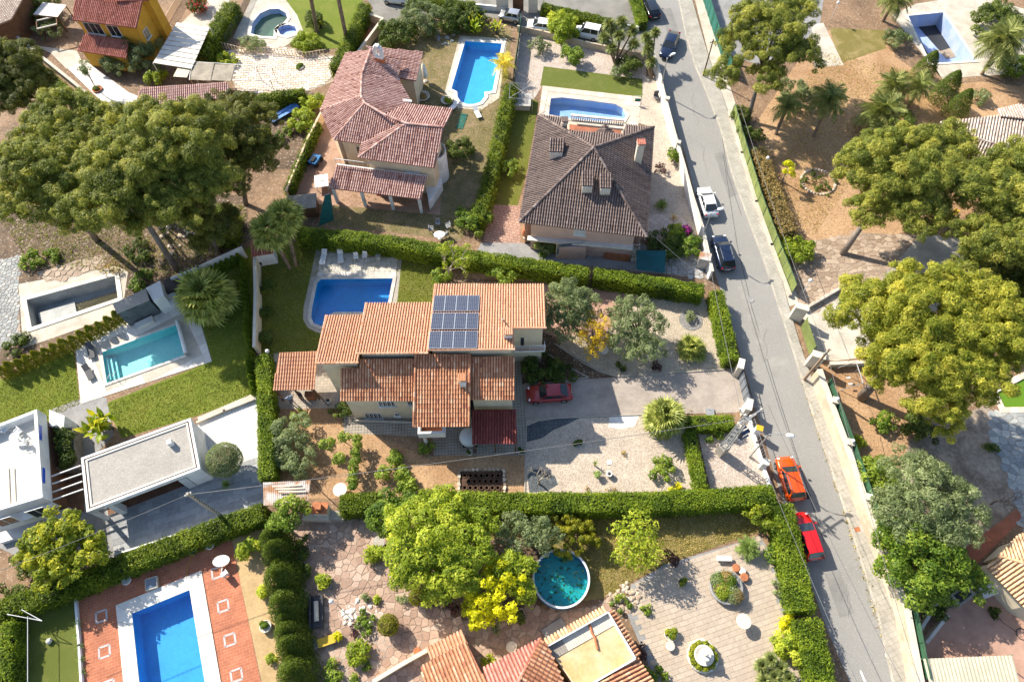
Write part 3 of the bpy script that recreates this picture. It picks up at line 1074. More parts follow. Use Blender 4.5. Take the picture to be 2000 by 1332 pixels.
# ------------------------------------------------------------------ material library
surf('earth',(.27,.17,.10),v=.3,scale=2.2,big=.16,vbig=.35,bump=.5,dist=.05,speck=((.36,.27,.19),9.0,.06))
surf('earth_tan',(.44,.28,.155),v=.26,scale=3.5,big=.2,c2=(.33,.19,.095),bump=.5,dist=.04,speck=((.22,.14,.075),11.0,.09))
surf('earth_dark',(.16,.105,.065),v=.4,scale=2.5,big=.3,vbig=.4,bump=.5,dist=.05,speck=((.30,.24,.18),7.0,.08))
surf('earth_grey',(.36,.29,.22),v=.3,scale=3,big=.4,c2=(.2,.15,.11),bump=.4)
surf('asphalt',(.275,.262,.243),v=.13,scale=16,big=.14,c2=(.245,.235,.22),bump=.25,dist=.01,speck=((.37,.35,.31),30,.09))
surf('asphalt_old',(.24,.225,.2),v=.16,scale=12,big=.3,vbig=.25,bump=.25,dist=.01)
surf('concrete',(.40,.36,.30),v=.16,scale=5,big=.5,vbig=.22,bump=.2)
surf('concrete_pale',(.55,.49,.40),v=.14,scale=5,big=.6,vbig=.2,bump=.2)
surf('concrete_grey',(.30,.29,.28),v=.14,scale=5,big=.6,vbig=.2,bump=.2)
surf('kerb_stone',(.46,.42,.35),v=.16,scale=6,big=.8,vbig=.2,bump=.2)
surf('render_cream',(.70,.60,.43),v=.07,scale=4,big=.6,vbig=.12,bump=.12)
surf('render_peach',(.74,.58,.40),v=.07,scale=4,big=.6,vbig=.12,bump=.12)
surf('render_pink',(.62,.42,.34),v=.07,scale=4,big=.6,vbig=.12,bump=.12)
surf('render_white',(.78,.77,.74),v=.06,scale=4,big=.7,vbig=.16,bump=.08)
surf('render_ochre',(.62,.33,.035),v=.1,scale=3,big=.5,vbig=.2,bump=.1)
surf('street_wall',(.60,.50,.36),v=.14,scale=3,big=.5,vbig=.22,bump=.2)
surf('stone_pale',(.64,.57,.46),v=.1,scale=5,big=.8,vbig=.12,bump=.15)
surf('stone_white',(.66,.62,.55),v=.09,scale=6,big=.9,vbig=.12,bump=.1)
surf('timber_brown',(.16,.08,.04),v=.25,scale=6,big=1,vbig=.2,bump=.2)
surf('timber_deck',(.20,.105,.06),v=.25,scale=8,big=1.2,vbig=.25,bump=.2)
surf('timber_pole',(.33,.225,.15),v=.2,scale=6,big=1,vbig=.2,bump=.2)
surf('timber_grey',(.30,.27,.23),v=.2,scale=6,big=1,vbig=.25,bump=.2)
surf('bark_grey',(.24,.195,.16),v=.35,scale=7,big=1,vbig=.3,bump=.6)
surf('bark_brown',(.12,.08,.05),v=.3,scale=7,big=1,vbig=.3,bump=.5)
surf('bark_pale',(.40,.34,.26),v=.25,scale=7,big=1,vbig=.2,bump=.4)
surf('palm_bark',(.24,.17,.11),v=.35,scale=9,big=1.5,vbig=.3,bump=.6)
surf('hedge_core',(.02,.028,.008),v=.3,scale=6,big=1,vbig=.2,bump=.4)
surf('metal_grey',(.42,.42,.42),v=.1,scale=5,rough=.45,metal=.6,bump=.05)
surf('metal_dark',(.05,.05,.055),v=.1,scale=5,rough=.5,metal=.3,bump=.05)
surf('metal_white',(.72,.72,.70),v=.06,scale=5,rough=.45,bump=.03)
surf('galvanised',(.46,.46,.45),v=.15,scale=4,rough=.45,metal=.5,bump=.05)
surf('rusty_sheet',(.52,.47,.43),v=.15,scale=4,big=.9,c2=(.34,.17,.08),rough=.6,bump=.1)
surf('sand',(.46,.32,.16),v=.14,scale=3.5,big=.55,c2=(.38,.26,.125),bump=.2)
surf('sheet_beige',(.58,.51,.36),v=.1,scale=4,big=.6,vbig=.12,rough=.6,bump=.08)
surf('white_paint',(.76,.75,.72),v=.05,scale=5,rough=.5,bump=.05)
surf('plastic_white',(.80,.80,.78),v=.03,scale=5,rough=.4,bump=0)
surf('fence_green',(.05,.13,.07),v=.2,scale=4,rough=.6,bump=.1)
surf('fence_olive',(.20,.24,.07),v=.22,scale=3,rough=.7,bump=.15)
surf('net_green',(.02,.13,.10),v=.25,scale=5,rough=.8,bump=.2)
surf('sail_teal',(.012,.085,.095),v=.15,scale=2.5,rough=.8,bump=.1)
surf('terracotta',(.46,.17,.075),v=.2,scale=5,big=1.5,vbig=.2,bump=.15)
surf('terracotta_floor',(.40,.15,.085),v=.16,scale=5,big=.7,vbig=.2,bump=.15)
surf('floor_peach',(.40,.25,.175),v=.16,scale=5,big=.7,vbig=.2,bump=.15)
surf('gravel_roof',(.37,.34,.30),v=.25,scale=9,big=.6,vbig=.1,bump=.6,dist=.03)
surf('slate_clad',(.12,.135,.145),v=.3,scale=5,big=1.2,vbig=.3,bump=.5)
surf('straw',(.36,.31,.24),v=.3,scale=10,big=1,vbig=.25,bump=.6)
surf('soil_dark',(.10,.055,.035),v=.35,scale=5,big=.8,vbig=.3,bump=.6,dist=.05)
surf('rubber',(.02,.02,.02),v=.2,scale=5,rough=.8,bump=0)
surf('plaster_terrace',(.60,.45,.265),v=.13,scale=3.5,big=.55,c2=(.52,.36,.16),bump=.15,)
surf('cloth_white',(.78,.76,.71),v=.07,scale=3,rough=.9,bump=.15)
surf('skin',(.55,.33,.23),v=.05,scale=8,rough=.6,bump=0)
surf('pool_blue',(.055,.34,.69),v=.1,scale=5,big=.8,vbig=.08,rough=.5,bump=.05)
surf('pool_deep',(.012,.275,.62),v=.13,scale=5,big=.8,vbig=.1,rough=.5,bump=.05)  # liner mottling also holds caustic light ripples put into the colour
surf('pool_sky',(.06,.40,.72),v=.13,scale=5,big=.8,vbig=.08,rough=.5,bump=.05)  # mottled tile, with painted caustic light in the same variation
surf('pool_aqua',(.20,.60,.62),v=.1,scale=5,big=.8,vbig=.06,rough=.5,bump=.05)
surf('pool_teal',(.03,.40,.42),v=.15,scale=4,big=.9,vbig=.2,rough=.5,bump=.05,speck=((.02,.12,.06),4.5,.1))
surf('pool_faded',(.30,.40,.66),v=.1,scale=5,big=.6,c2=(.42,.48,.62),rough=.6,bump=.1)
surf('pool_bare',(.42,.42,.40),v=.18,scale=7,big=.8,vbig=.2,rough=.7,bump=.15)
surf('pool_round',(.03,.17,.40),v=.1,scale=5,big=.8,vbig=.12,rough=.5,bump=.05)
surf('pool_green',(.15,.30,.03),v=.06,scale=3,big=.6,vbig=.1,rough=.3,bump=0)
surf('diamond_tile',(.52,.46,.44),v=.1,scale=6,big=1,vbig=.1,bump=.1)
paint('dark_glass',(.02,.025,.03),.08,spec=.8)
paint('blue_glass',(.10,.14,.18),.1,spec=.8)
paint('pale_blind',(.55,.56,.56),.5)
paint('gate_grey',(.20,.22,.25),.5,.2)
paint('blue_tile',(.01,.08,.55),.3)
paint('tarp_blue',(.07,.22,.55),.6)
paint('quad_blue',(.02,.17,.42),.35)
paint('red_bright',(.65,.03,.02),.4)
paint('yellow_bright',(.60,.38,.02),.5)
paint('magenta',(.5,.03,.3),.6)
paint('navy',(.02,.04,.10),.8)
paint('shirt_blue',(.30,.40,.55),.8)
paint('hair_dark',(.03,.02,.015),.7)
paint('hair_grey',(.6,.58,.55),.7)
paint('car_red',(.33,.008,.012),.3,.1,1.0)
paint('car_scarlet',(.60,.010,.010),.3,.0,1.0)
paint('car_orange',(.74,.085,.004),.3,.1,1.0)
paint('car_navy',(.010,.020,.055),.25,.3,1.0)
paint('car_black',(.012,.014,.018),.25,.3,1.0)
paint('car_white',(.78,.78,.76),.3,.0,1.0)
paint('car_silver',(.5,.5,.5),.3,.6,1.0)
paint('lamp_white',(.8,.8,.78),.3)
paint('light_red',(.5,.01,.01),.2)
paint('plate',(.7,.7,.65),.4)
paint('solar_frame',(.55,.56,.58),.35,.7)
paint('lounger_grey',(.075,.075,.08),.8)
paint('lounger_light',(.3,.3,.3),.8)
paint('road_white',(.75,.74,.70),.7)
paint('cable',(.16,.155,.15),.5)
paint('fibreglass',(.42,.40,.36),.5)
water_mat('water_clear',(.80,.95,1.0))
water_mat('water_blue',(.82,.95,1.0),ripple=5,strength=.35)
water_mat('water_aqua',(.85,.98,.97))
water_mat('water_teal',(.62,.95,.93),ripple=4,strength=.3)
water_mat('water_murky',(.5,.5,.2),murk=.55,murkc=(.05,.045,.008))
water_mat('water_green',(.6,.8,.5),murk=.5,murkc=(.13,.20,.15))
water_mat('water_algae',(.5,.8,.2),murk=.85,murkc=(.13,.25,.02))
grass_mat('lawn',(.075,.095,.010),(.15,.155,.02),(.20,.18,.06),.35)
grass_mat('lawn_lush',(.10,.14,.012),(.18,.215,.025),(.24,.23,.05),.35)
grass_mat('lawn_dry',(.14,.12,.03),(.22,.18,.05),(.33,.25,.11),.75)
grass_mat('lawn_worn',(.13,.115,.045),(.21,.17,.08),(.29,.21,.125),.9)
grass_mat('turf_plastic',(.095,.12,.018),(.125,.145,.025),(.18,.18,.05),.4)
gravel_mat('gravel_tan',[(.34,.27,.19),(.46,.38,.28),(.40,.33,.24),(.56,.48,.37)])
gravel_mat('gravel_light',[(.42,.34,.26),(.54,.45,.35),(.60,.51,.41),(.36,.29,.23)])
gravel_mat('gravel_white',[(.66,.63,.58),(.78,.75,.70),(.72,.68,.62),(.60,.56,.5)])
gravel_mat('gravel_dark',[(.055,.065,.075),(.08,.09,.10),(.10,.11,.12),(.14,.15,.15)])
gravel_mat('gravel_grey',[(.18,.17,.16),(.25,.24,.22),(.31,.29,.27),(.21,.2,.19)],10)
gravel_mat('gravel_pink',[(.42,.34,.28),(.52,.43,.36),(.36,.29,.24),(.58,.5,.43)],10)
sett_mat('setts_drive',(.38,.32,.27),(.43,.365,.31),(.30,.255,.215),(.24,.12),.03)
sett_mat('tiles_small',(.35,.31,.25),(.39,.34,.28),(.15,.13,.11),(.3,.3),-.03,offset=0,jw=.02)
sett_mat('tiles_porch',(.36,.31,.25),(.42,.36,.29),(.24,.2,.17),(.33,.33),-.03,offset=0)
sett_mat('pavers_red',(.46,.165,.085),(.40,.135,.07),(.52,.26,.17),(.5,.25),-.30,offset=.5)
sett_mat('stamped_pink',(.42,.27,.20),(.36,.22,.165),(.2,.12,.09),(.5,.38),.3,offset=.35,jw=.03)
sett_mat('pavement_slabs',(.36,.335,.29),(.40,.37,.32),(.26,.24,.2),(.4,.4),-.38,offset=0,jw=.012)
sett_mat('boards',(.5,.4,.26),(.55,.45,.3),(.16,.11,.06),(3.0,.14),.6,offset=.4,jw=.02)
sett_mat('concrete_rose',(.42,.25,.18),(.44,.27,.2),(.38,.22,.16),(3,3),.3,offset=.35)
TILE_O = tint_mat('tiles_orange',[(0,(.46,.21,.11)),(.3,(.54,.28,.165)),(.6,(.59,.325,.20)),(.85,(.51,.26,.17)),(1,(.66,.41,.27))],rough=.85,v=.1,scale=4,patch=((.10,.045,.035),.8,.70,.6))
TILE_R = tint_mat('tiles_aged',[(0,(.32,.13,.075)),(.25,(.46,.20,.105)),(.5,(.56,.27,.14)),(.8,(.62,.34,.20)),(1,(.70,.45,.29))],rough=.85,v=.13,scale=3,patch=((.09,.035,.03),.7,.64,.65))
TILE_P = tint_mat('tiles_pink',[(0,(.26,.12,.10)),(.3,(.46,.265,.215)),(.65,(.54,.34,.285)),(1,(.64,.43,.37))],rough=.85,v=.12,scale=3,patch=((.2,.08,.065),.6,.66,.5))
TILE_G = tint_mat('tiles_brown_grey',[(0,(.085,.062,.055)),(.4,(.165,.12,.105)),(.75,(.215,.16,.14)),(1,(.28,.22,.195))],rough=.8,v=.1,scale=3)
TILE_M = tint_mat('tiles_rose',[(0,(.26,.085,.06)),(.4,(.42,.15,.105)),(.75,(.50,.20,.15)),(1,(.58,.27,.21))],rough=.85,v=.18,scale=3)
TILE_S = tint_mat('tiles_sand',[(0,(.34,.18,.10)),(.3,(.56,.36,.20)),(.6,(.66,.44,.25)),(1,(.74,.54,.35))],rough=.85,v=.2,scale=3,patch=((.14,.06,.035),.7,.58,.6))
TILE_A = tint_mat('tiles_ash',[(0,(.30,.22,.18)),(.4,(.43,.34,.28)),(.75,(.52,.43,.36)),(1,(.60,.52,.45))],rough=.85,v=.22,scale=3)
tint_mat('stone_crazy',[(0,(.31,.20,.145)),(.35,(.37,.245,.18)),(.7,(.42,.29,.215)),(1,(.48,.36,.28))],v=.15)
tint_mat('stone_patio',[(0,(.40,.32,.245)),(.4,(.43,.35,.27)),(.75,(.46,.38,.295)),(1,(.41,.33,.25))],v=.1)
tint_mat('stone_slab',[(0,(.26,.265,.27)),(.5,(.33,.335,.34)),(1,(.40,.40,.40))],v=.14)
tint_mat('slab_white',[(0,(.60,.55,.47)),(.5,(.68,.63,.55)),(1,(.73,.69,.61))],v=.06)
tint_mat('slab_deck',[(0,(.46,.42,.37)),(.5,(.53,.49,.43)),(1,(.60,.55,.49))],v=.08)
tint_mat('slab_yard',[(0,(.58,.46,.36)),(.5,(.68,.57,.46)),(1,(.78,.68,.57))],v=.12)
tint_mat('stone_bluegrey',[(0,(.24,.25,.25)),(.5,(.32,.33,.32)),(1,(.42,.42,.39))],v=.15)
tint_mat('stone_rough',[(0,(.28,.2,.14)),(.5,(.42,.33,.24)),(1,(.58,.49,.38))],v=.2)
tint_mat('stone_pave_tan',[(0,(.27,.19,.13)),(.5,(.35,.26,.19)),(1,(.44,.34,.25))],v=.15)
tint_mat('slab_pool_pink',[(0,(.54,.43,.34)),(.5,(.62,.50,.41)),(1,(.69,.58,.48))],v=.08)
leaf_mat('pine_needles',(.045,.062,.010),(.120,.140,.022),(.275,.260,.050))
leaf_mat('pine_bright',(.070,.095,.008),(.170,.180,.020),(.340,.310,.045))
leaf_mat('pine_shade_dull',(.030,.042,.008),(.070,.080,.014),(.135,.135,.024))  # dull needles; for shaded trees the shade is put into this colour
leaf_mat('olive_leaves',(.055,.075,.030),(.115,.145,.060),(.215,.245,.120))
leaf_mat('green_leaves',(.030,.060,.006),(.080,.130,.012),(.190,.230,.030))
leaf_mat('lime_leaves',(.075,.110,.008),(.175,.220,.016),(.330,.345,.035))
leaf_mat('gold_leaves',(.18,.19,.004),(.34,.34,.006),(.50,.46,.012))
leaf_mat('yellow_leaves',(.16,.12,.008),(.34,.24,.014),(.52,.37,.025))
leaf_mat('dark_leaves',(.018,.032,.006),(.042,.066,.010),(.100,.125,.022))
leaf_mat('dry_leaves',(.12,.085,.035),(.22,.16,.06),(.32,.24,.09))
leaf_mat('purple_leaves',(.018,.010,.012),(.040,.018,.020),(.08,.035,.035))
leaf_mat('loquat_leaves',(.060,.085,.006),(.145,.175,.012),(.340,.310,.020))
leaf_mat('cypress_leaves',(.045,.060,.004),(.120,.130,.008),(.250,.225,.016))
leaf_mat('cypress_dark',(.020,.038,.005),(.052,.080,.009),(.125,.150,.020))
leaf_mat('hedge_leaves',(.036,.064,.005),(.095,.140,.010),(.205,.245,.018))
leaf_mat('hedge_deep',(.030,.052,.004),(.080,.115,.007),(.165,.19,.014))
leaf_mat('palm_leaves',(.060,.080,.014),(.145,.165,.030),(.300,.300,.080),.3,.45)
leaf_mat('date_leaves',(.050,.065,.018),(.120,.140,.040),(.250,.250,.090),.25,.5)
leaf_mat('palm_yellow',(.20,.17,.02),(.42,.34,.05),(.62,.50,.12),.3,.5)
leaf_mat('agave_leaves',(.060,.090,.020),(.130,.180,.045),(.240,.290,.090),.2,.5)
leaf_mat('banana_leaves',(.055,.090,.006),(.150,.200,.012),(.340,.310,.020),.35,.4)
leaf_mat('straw_leaves',(.24,.18,.08),(.38,.29,.14),(.50,.40,.22),.2,.7)
leaf_mat('flower_red',(.4,.01,.015),(.6,.02,.03),(.7,.06,.06))
leaf_mat('flower_pink',(.35,.015,.2),(.55,.03,.35),(.65,.10,.45))
leaf_mat('grass_blades',(.06,.085,.008),(.13,.15,.016),(.24,.22,.05),.3)
leaf_mat('dry_blades',(.14,.12,.03),(.24,.19,.06),(.38,.29,.12),.3)
for _k,_m in (('pineb','pine_bright'),('pined','pine_shade_dull'),('cypd','cypress_dark'),('gold','gold_leaves'),('purple','purple_leaves')):
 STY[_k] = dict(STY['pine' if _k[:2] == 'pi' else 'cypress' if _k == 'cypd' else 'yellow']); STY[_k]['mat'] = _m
STY['gold'].update(L=.3,W=.16)
STY['pineb'].update(cd=1.25)
STY['pines'] = dict(STY['pine'],cd=.75)

# ------------------------------------------------------------------ pools: outlines in photo pixels
PX = {
 'main':   [(620,552),(626,546),(767,544),(757,594),(712,609),(654,609),(646,613),(641,634),(626,636),(613,631),(608,620),(610,600)],
 'long':   [(909,81),(980,86),(962,178),(946,180),(946,190),(938,200),(925,204),(912,204),(900,199),(894,190),(893,179),(882,174)],
 'kidney': [(1076,193),(1098,191),(1150,197),(1202,204),(1216,212),(1223,226),(1217,236),(1165,237),(1115,232),(1072,224)],
 'empty':  [(1774,32),(1842,25),(1905,119),(1818,124)],
 'modern': [(200,688),(345,634),(361,693),(209,748)],
 'old':    [(52,586),(224,539),(230,582),(62,639)],
 'red':    [(258,1198),(370,1152),(402,1345),(410,1395),(284,1440)],
 'moon':   [(490,66),(494,44),(508,27),(526,19),(544,18),(558,26),(561,36),(554,45),(542,50),(535,58),(534,72),(510,71)],
 'wading': [(542,58),(550,51),(564,49),(576,53),(579,60),(574,67),(562,71),(548,68)],
 'algae':  [(1949,766),(2003,738),(2030,745),(2030,794),(1962,795)],
}
POOLS = {}
def P_(k,*a,**kw): POOLS[k] = pool(*a,**kw)
P_('main','swimming_pool','deep blue family pool with a rounded corner beside the tiled house with solar panels',PX['main'],liner='pool_deep',water='water_blue',cop_w=.4,cop_mat='slab_deck')
P_('long','swimming_pool','long blue pool with a rounded step end behind the house with the keyhole chimney',PX['long'],liner='pool_sky',cop_w=.5,cop_mat='slab_white')
P_('kidney','swimming_pool','small pale blue pool beside the balustrade of the dark roofed house',PX['kidney'],liner='pool_faded',water='water_clear',cop_w=.4,cop_mat='slab_pool_pink',depth=1.1)
P_('empty','swimming_pool','drained faded blue pool with dark puddle, fenced, by the palms',PX['empty'],liner='pool_faded',water=None,depth=2.0,cop_w=.35,cop_mat='slab_white')
P_('modern','swimming_pool','turquoise pool with a roller cover beside the two sun loungers',PX['modern'],liner='pool_aqua',water='water_aqua',cop_w=.3,cop_mat='slab_white',depth=1.2)
P_('old','swimming_pool','abandoned half empty pool with murky water below the pines',PX['old'],liner='pool_bare',water=None,cop_w=.5,cop_mat='slab_white',depth=1.7)
P_('red','swimming_pool','bright blue rectangular pool set in the red brick terrace',PX['red'],liner='pool_blue',water='water_clear',cop_w=1.25,cop_mat='slab_white',pieces=1.1,depth=1.5)
P_('moon','swimming_pool','curved half drained pool with green water by the palm trunks',PX['moon'],liner='pool_faded',water='water_green',level=-.7,cop_w=.5,cop_mat='slab_white',depth=1.4)
P_('wading','swimming_pool','small round empty wading pool joined to the curved pool',PX['wading'],liner='pool_faded',water=None,cop_w=.45,cop_mat='slab_white',depth=.5)
P_('algae','swimming_pool','vivid green algae covered pool under the great pine',PX['algae'],liner='pool_green',water='water_algae',cop_w=.6,cop_mat='slab_yard',level=-.05)
HOLE = {k: v[1] for k,v in POOLS.items()}

# drained pools: sloping floors, puddles and dirt
def slab_at(parent,px,z,mat,name,t=.02):
 pts = GL(px,z)
 MB().prism([p - parent.location for p in pts],z - t,z).build(name,[MATS[mat]],parent)
slab_at(POOLS['old'][0],[(74,612),(145,588),(150,612),(84,641)],-1.0,'pool_bare','shallow_floor',.5)
slab_at(POOLS['old'][0],[(120,603),(236,566),(236,590),(120,640)],-1.15,'water_murky','murky_water',.01)
slab_at(POOLS['empty'][0],[(1790,48),(1838,44),(1862,92),(1836,100)],-1.93,'metal_dark','puddle',.04)
slab_at(POOLS['empty'][0],[(1830,98),(1868,92),(1880,108),(1850,116)],-1.95,'earth_grey','silt',.03)

# ------------------------------------------------------------------ ground and its surfaces
BIG = [Vector((-420,-260,0)),Vector((420,-260,0)),Vector((420,520,0)),Vector((-420,520,0))]
sheet('ground',BIG,MATS['earth'],z=0.0,holes=list(HOLE.values()),world=True)

def area(name,px,mat,holes=(),**kw):
 LAYER[0] += 1
 z = .004 + .002 * LAYER[0] + .0005 * SECT[0]      # a few mm per sheet, sheets of one plot never share a plane with another's
 pts = GL(px,z)
 mb = MB().prism(pts,z - .003,z,holes=[HOLE[h] for h in holes])
 o = mb.build(name,[MATS[mat]])
 o['kind'] = kw.get('kind','structure')
 return o,pts,z

# --- the street
SECT[0],LAYER[0] = 0,0
RL = [(1240,-60),(1262,0),(1276,100),(1296,180),(1338,300),(1362,400),(1392,520),(1425,620),(1450,705),(1477,800),(1505,900),(1535,1000),(1570,1100),(1612,1220),(1665,1345),(1720,1470)]
RR = [(1300,-60),(1326,0),(1340,70),(1358,130),(1381,184),(1408,254),(1430,340),(1462,430),(1494,515),(1521,599),(1546,675),(1571,758),(1610,878),(1647,987),(1680,1090),(1713,1195),(1744,1332),(1785,1470)]
area('side_street',[(640,-70),(1300,-70),(1285,75),(1277,104),(1180,92),(1020,60),(985,40),(880,20),(760,45),(720,42),(728,14),(700,-20)],'asphalt_old')
area('road',RL + RR[::-1],'asphalt')
# pavement, a real step up behind a kerb of separate stones
PV_IN = RR
PV_OUT = [(1330,-60),(1352,0),(1372,70),(1390,130),(1412,190),(1437,260),(1462,340),(1490,430),(1520,520),(1541,599),(1562,670),(1592,758),(1636,878),(1672,987),(1712,1090),(1750,1195),(1775,1332),(1818,1470)]
pav = MB().prism(GL(PV_IN,.12) + GL(PV_OUT[::-1],.12),-.02,.12).build('pavement',[MATS['pavement_slabs']])
pav['kind'] = 'structure'
kerb = bpy.data.objects.new('kerb',None); COL.objects.link(kerb); kerb['kind'] = 'structure'
for a,b in zip(RR[:-1],RR[1:]):
 A,B = G(*a),G(*b)
 n = max(1,round((B - A).length / 1.0)); d = (B - A) / n
 for k in range(n):
  c = A + d * (k + .5)
  put('kerb_stone',mesh('kerb_stone',*(lambda q: (q.V,q.F))(MB().box((0,0,.055),(d.length - .012,.16,.15))),MATS['kerb_stone']),None,kerb,Matrix.Translation(c) @ Matrix.Rotation(math.atan2(d.y,d.x),4,'Z'))
# earth strip between pavement and fence at the top of the street
area('verge',[(1352,-20),(1366,-20),(1402,90),(1420,150),(1445,230),(1475,330),(1512,430),(1552,540),(1565,590),(1541,599),(1520,520),(1490,430),(1462,340),(1437,260),(1412,190),(1390,130)],'concrete_pale')
# thin dark lines along the road, and paint
def strip(name,px,wd,mat,z,parent=None):
 mb = MB(); pts = GL(px,z)
 for a,b in zip(pts[:-1],pts[1:]):
  d = (b - a).normalized(); y = Vector((-d.y,d.x,0)) * wd / 2
  mb.add([a - y,b - y,b + y,a + y],[(0,1,2,3)])
 o = mb.build(name,[MATS[mat]],parent); return o
surf('tar',(.10,.095,.09),v=.2,scale=8,bump=0)
for nm,ln in (('dark_line',[(1412,300),(1440,480),(1468,599),(1515,758),(1560,900),(1610,1060)]),
      ('dark_line',[(1408,250),(1421,340),(1448,420)])):
 o = strip(nm,ln,.06,'tar',.016); o['kind'] = 'structure'
o = MB().prism(GL([(1728,1277),(1736,1275),(1740,1284),(1732,1286)],.03),.026,.03).build('road_marking',[MATS['road_white']]); o['kind'] = 'structure'
o = MB().prism(GL([(1679,1310),(1682,1308),(1696,1340),(1692,1342)],.03),.026,.03).build('road_marking',[MATS['road_white']]); o['kind'] = 'structure'
def disc(name,label,cat,px,py,r,z,h,mat,n=20):
 p = G(px,py,z)
 o = MB().lathe((0,0,0),[(r,0),(r,h),(r * .8,h + .003),(r * .78,h - .004),(.02,h - .004)],n).build(name,[MATS[mat]])
 o.location = p; return tag(o,label,cat)
disc('manhole_cover','round iron manhole cover in the road beside the long green hedge','manhole cover',1466,585,.38,.03,.012,'concrete_grey')
disc('manhole_cover','round iron manhole cover by the rear wheel of the orange car','manhole cover',1577,968,.32,.03,.012,'metal_dark')
o = MB().prism(GL([(1668,1030),(1678,1028),(1681,1037),(1671,1039)],.13),.12,.132).build('access_cover',[MATS['terracotta']]); tag(o,'small rusty square access cover in the pavement','access cover')

# --- grounds of the tiled house in the middle
SECT[0],LAYER[0] = 1,0
area('lawn',[(505,478),(600,470),(855,505),(868,560),(868,720),(540,720),(510,690)],'lawn',holes=['main'])
dk = area('pool_terrace',[(618,486),(785,504),(768,660),(640,653),(618,649),(601,640),(592,624),(593,600)],'concrete',holes=['main'])
_w = GL([(618,486),(785,504),(776,545),(770,541),(626,541),(612,548),(608,552)],dk[2])
lay(dk[0],grid_cells(_w,.62,.62,-.03,.012),'paving_slab',MATS['slab_deck'],dk[2] - .02,.06,limit=240)
area('garden_soil',[(525,795),(680,790),(720,845),(830,890),(1030,885),(1030,968),(528,975)],'earth_tan')
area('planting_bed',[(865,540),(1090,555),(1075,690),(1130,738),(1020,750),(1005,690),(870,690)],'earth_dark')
pt = area('porch_floor',[(535,690),(672,690),(672,797),(535,799)],'tiles_porch')
area('house_terrace',[(660,700),(1030,690),(1030,889),(848,889),(845,855),(775,850),(672,846)],'tiles_small')
area('red_path',[(1060,556),(1275,568),(1235,610),(1180,660),(1100,662),(1060,650)],'concrete_rose')
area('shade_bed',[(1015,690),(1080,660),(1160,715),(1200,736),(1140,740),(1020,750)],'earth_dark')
area('gravel_garden',[(1235,590),(1285,572),(1372,576),(1392,630),(1416,722),(1330,728),(1204,736),(1165,722),(1092,676),(1105,655),(1180,655)],'gravel_tan')
dr = area('driveway',[(1026,748),(1200,737),(1416,723),(1440,715),(1478,795),(1436,806),(1330,808),(1026,818)],'setts_drive')
area('front_gravel',[(1028,820),(1330,808),(1342,850),(1366,958),(1026,966)],'gravel_light')
area('dark_patch',[(1029,832),(1050,823),(1085,818),(1132,816),(1110,828),(1080,840),(1058,856),(1029,863)],'gravel_dark')
area('dark_patch',[(1030,928),(1042,916),(1062,918),(1084,930),(1090,946),(1070,958),(1034,962)],'gravel_dark')  # darker patch around the foot of the bare fig
area('pale_gravel',[(1190,815),(1228,810),(1248,812),(1240,832),(1214,838),(1188,834)],'gravel_white')
area('transformer_yard',[(1362,838),(1462,828),(1498,952),(1388,956),(1375,900)],'gravel_pink')
c_ = G(1349,626); LAYER[0] += 1
o = MB().prism([c_ + Vector((1.22 * math.cos(a * PI / 14),1.22 * math.sin(a * PI / 14),0)) for a in range(28)],.03,.06).build('gravel_ring',[MATS['gravel_grey']]); o['kind'] = 'structure'
def edging(name,px,z=.1,wd=.09,mat='kerb_stone'):
 e = bpy.data.objects.new(name,None); COL.objects.link(e); e['kind'] = 'structure'
 pts = GL(px)
 for a,b in zip(pts[:-1],pts[1:]):
  n = max(1,round((b - a).length / .8)); d = (b - a) / n
  for k in range(n):
   put('edging_stone',mesh('edging_stone',*(lambda q: (q.V,q.F))(MB().box((0,0,z / 2),(d.length - .01,wd,z + .05))),MATS[mat]),None,e,Matrix.Translation(a + d * (k + .5)) @ Matrix.Rotation(math.atan2(d.y,d.x),4,'Z'))
edging('path_edging',[(1083,672),(1110,690),(1140,710),(1172,727),(1204,736),(1300,730),(1416,722)])
edging('path_edging',[(1068,690),(1100,712),(1150,738),(1115,741)])
edging('path_edging',[(1028,820),(1180,813),(1330,807)])
edging('path_edging',[(1026,890),(1025,965)])

# --- garden south of the long hedge
SECT[0],LAYER[0] = 2,0
area('lawn_south',[(655,1000),(1520,985),(1515,1030),(1440,1052),(1300,1102),(1245,1130),(1180,1168),(1000,1190),(800,1160),(720,1050)],'lawn_dry')
cz = area('stone_terrace',[(570,1010),(735,1005),(752,1050),(772,1100),(800,1150),(850,1185),(930,1215),(1010,1180),(1090,1196),(1165,1180),(1215,1152),(1232,1190),(1185,1200),(1100,1250),(960,1330),(700,1420),(580,1420)],'earth_grey')
lay(cz[0],crazy_cells(cz[1],.62,5,.045),'paving_stone',MATS['stone_crazy'],cz[2] - .012,.04)
pa = area('patio',[(1232,1142),(1300,1102),(1484,1046),(1512,1090),(1535,1180),(1560,1250),(1600,1420),(1320,1420),(1225,1200)],'concrete_grey')
lay(pa[0],grid_cells(pa[1],.78,.4,.28,.014,.5),'paving_slab',MATS['stone_patio'],pa[2] - .012,.035)
area('gravel_bed',[(655,1200),(668,1185),(700,1168),(725,1172),(760,1210),(740,1240),(690,1235)],'gravel_white')
area('garden_path',[(620,1270),(690,1240),(740,1235),(770,1262),(740,1300),(680,1345),(610,1345)],'concrete')
area('shrub_bed',[(900,1050),(1080,1050),(1030,1120),(1060,1180),(1000,1205),(900,1212),(810,1165),(760,1090)],'earth_dark')

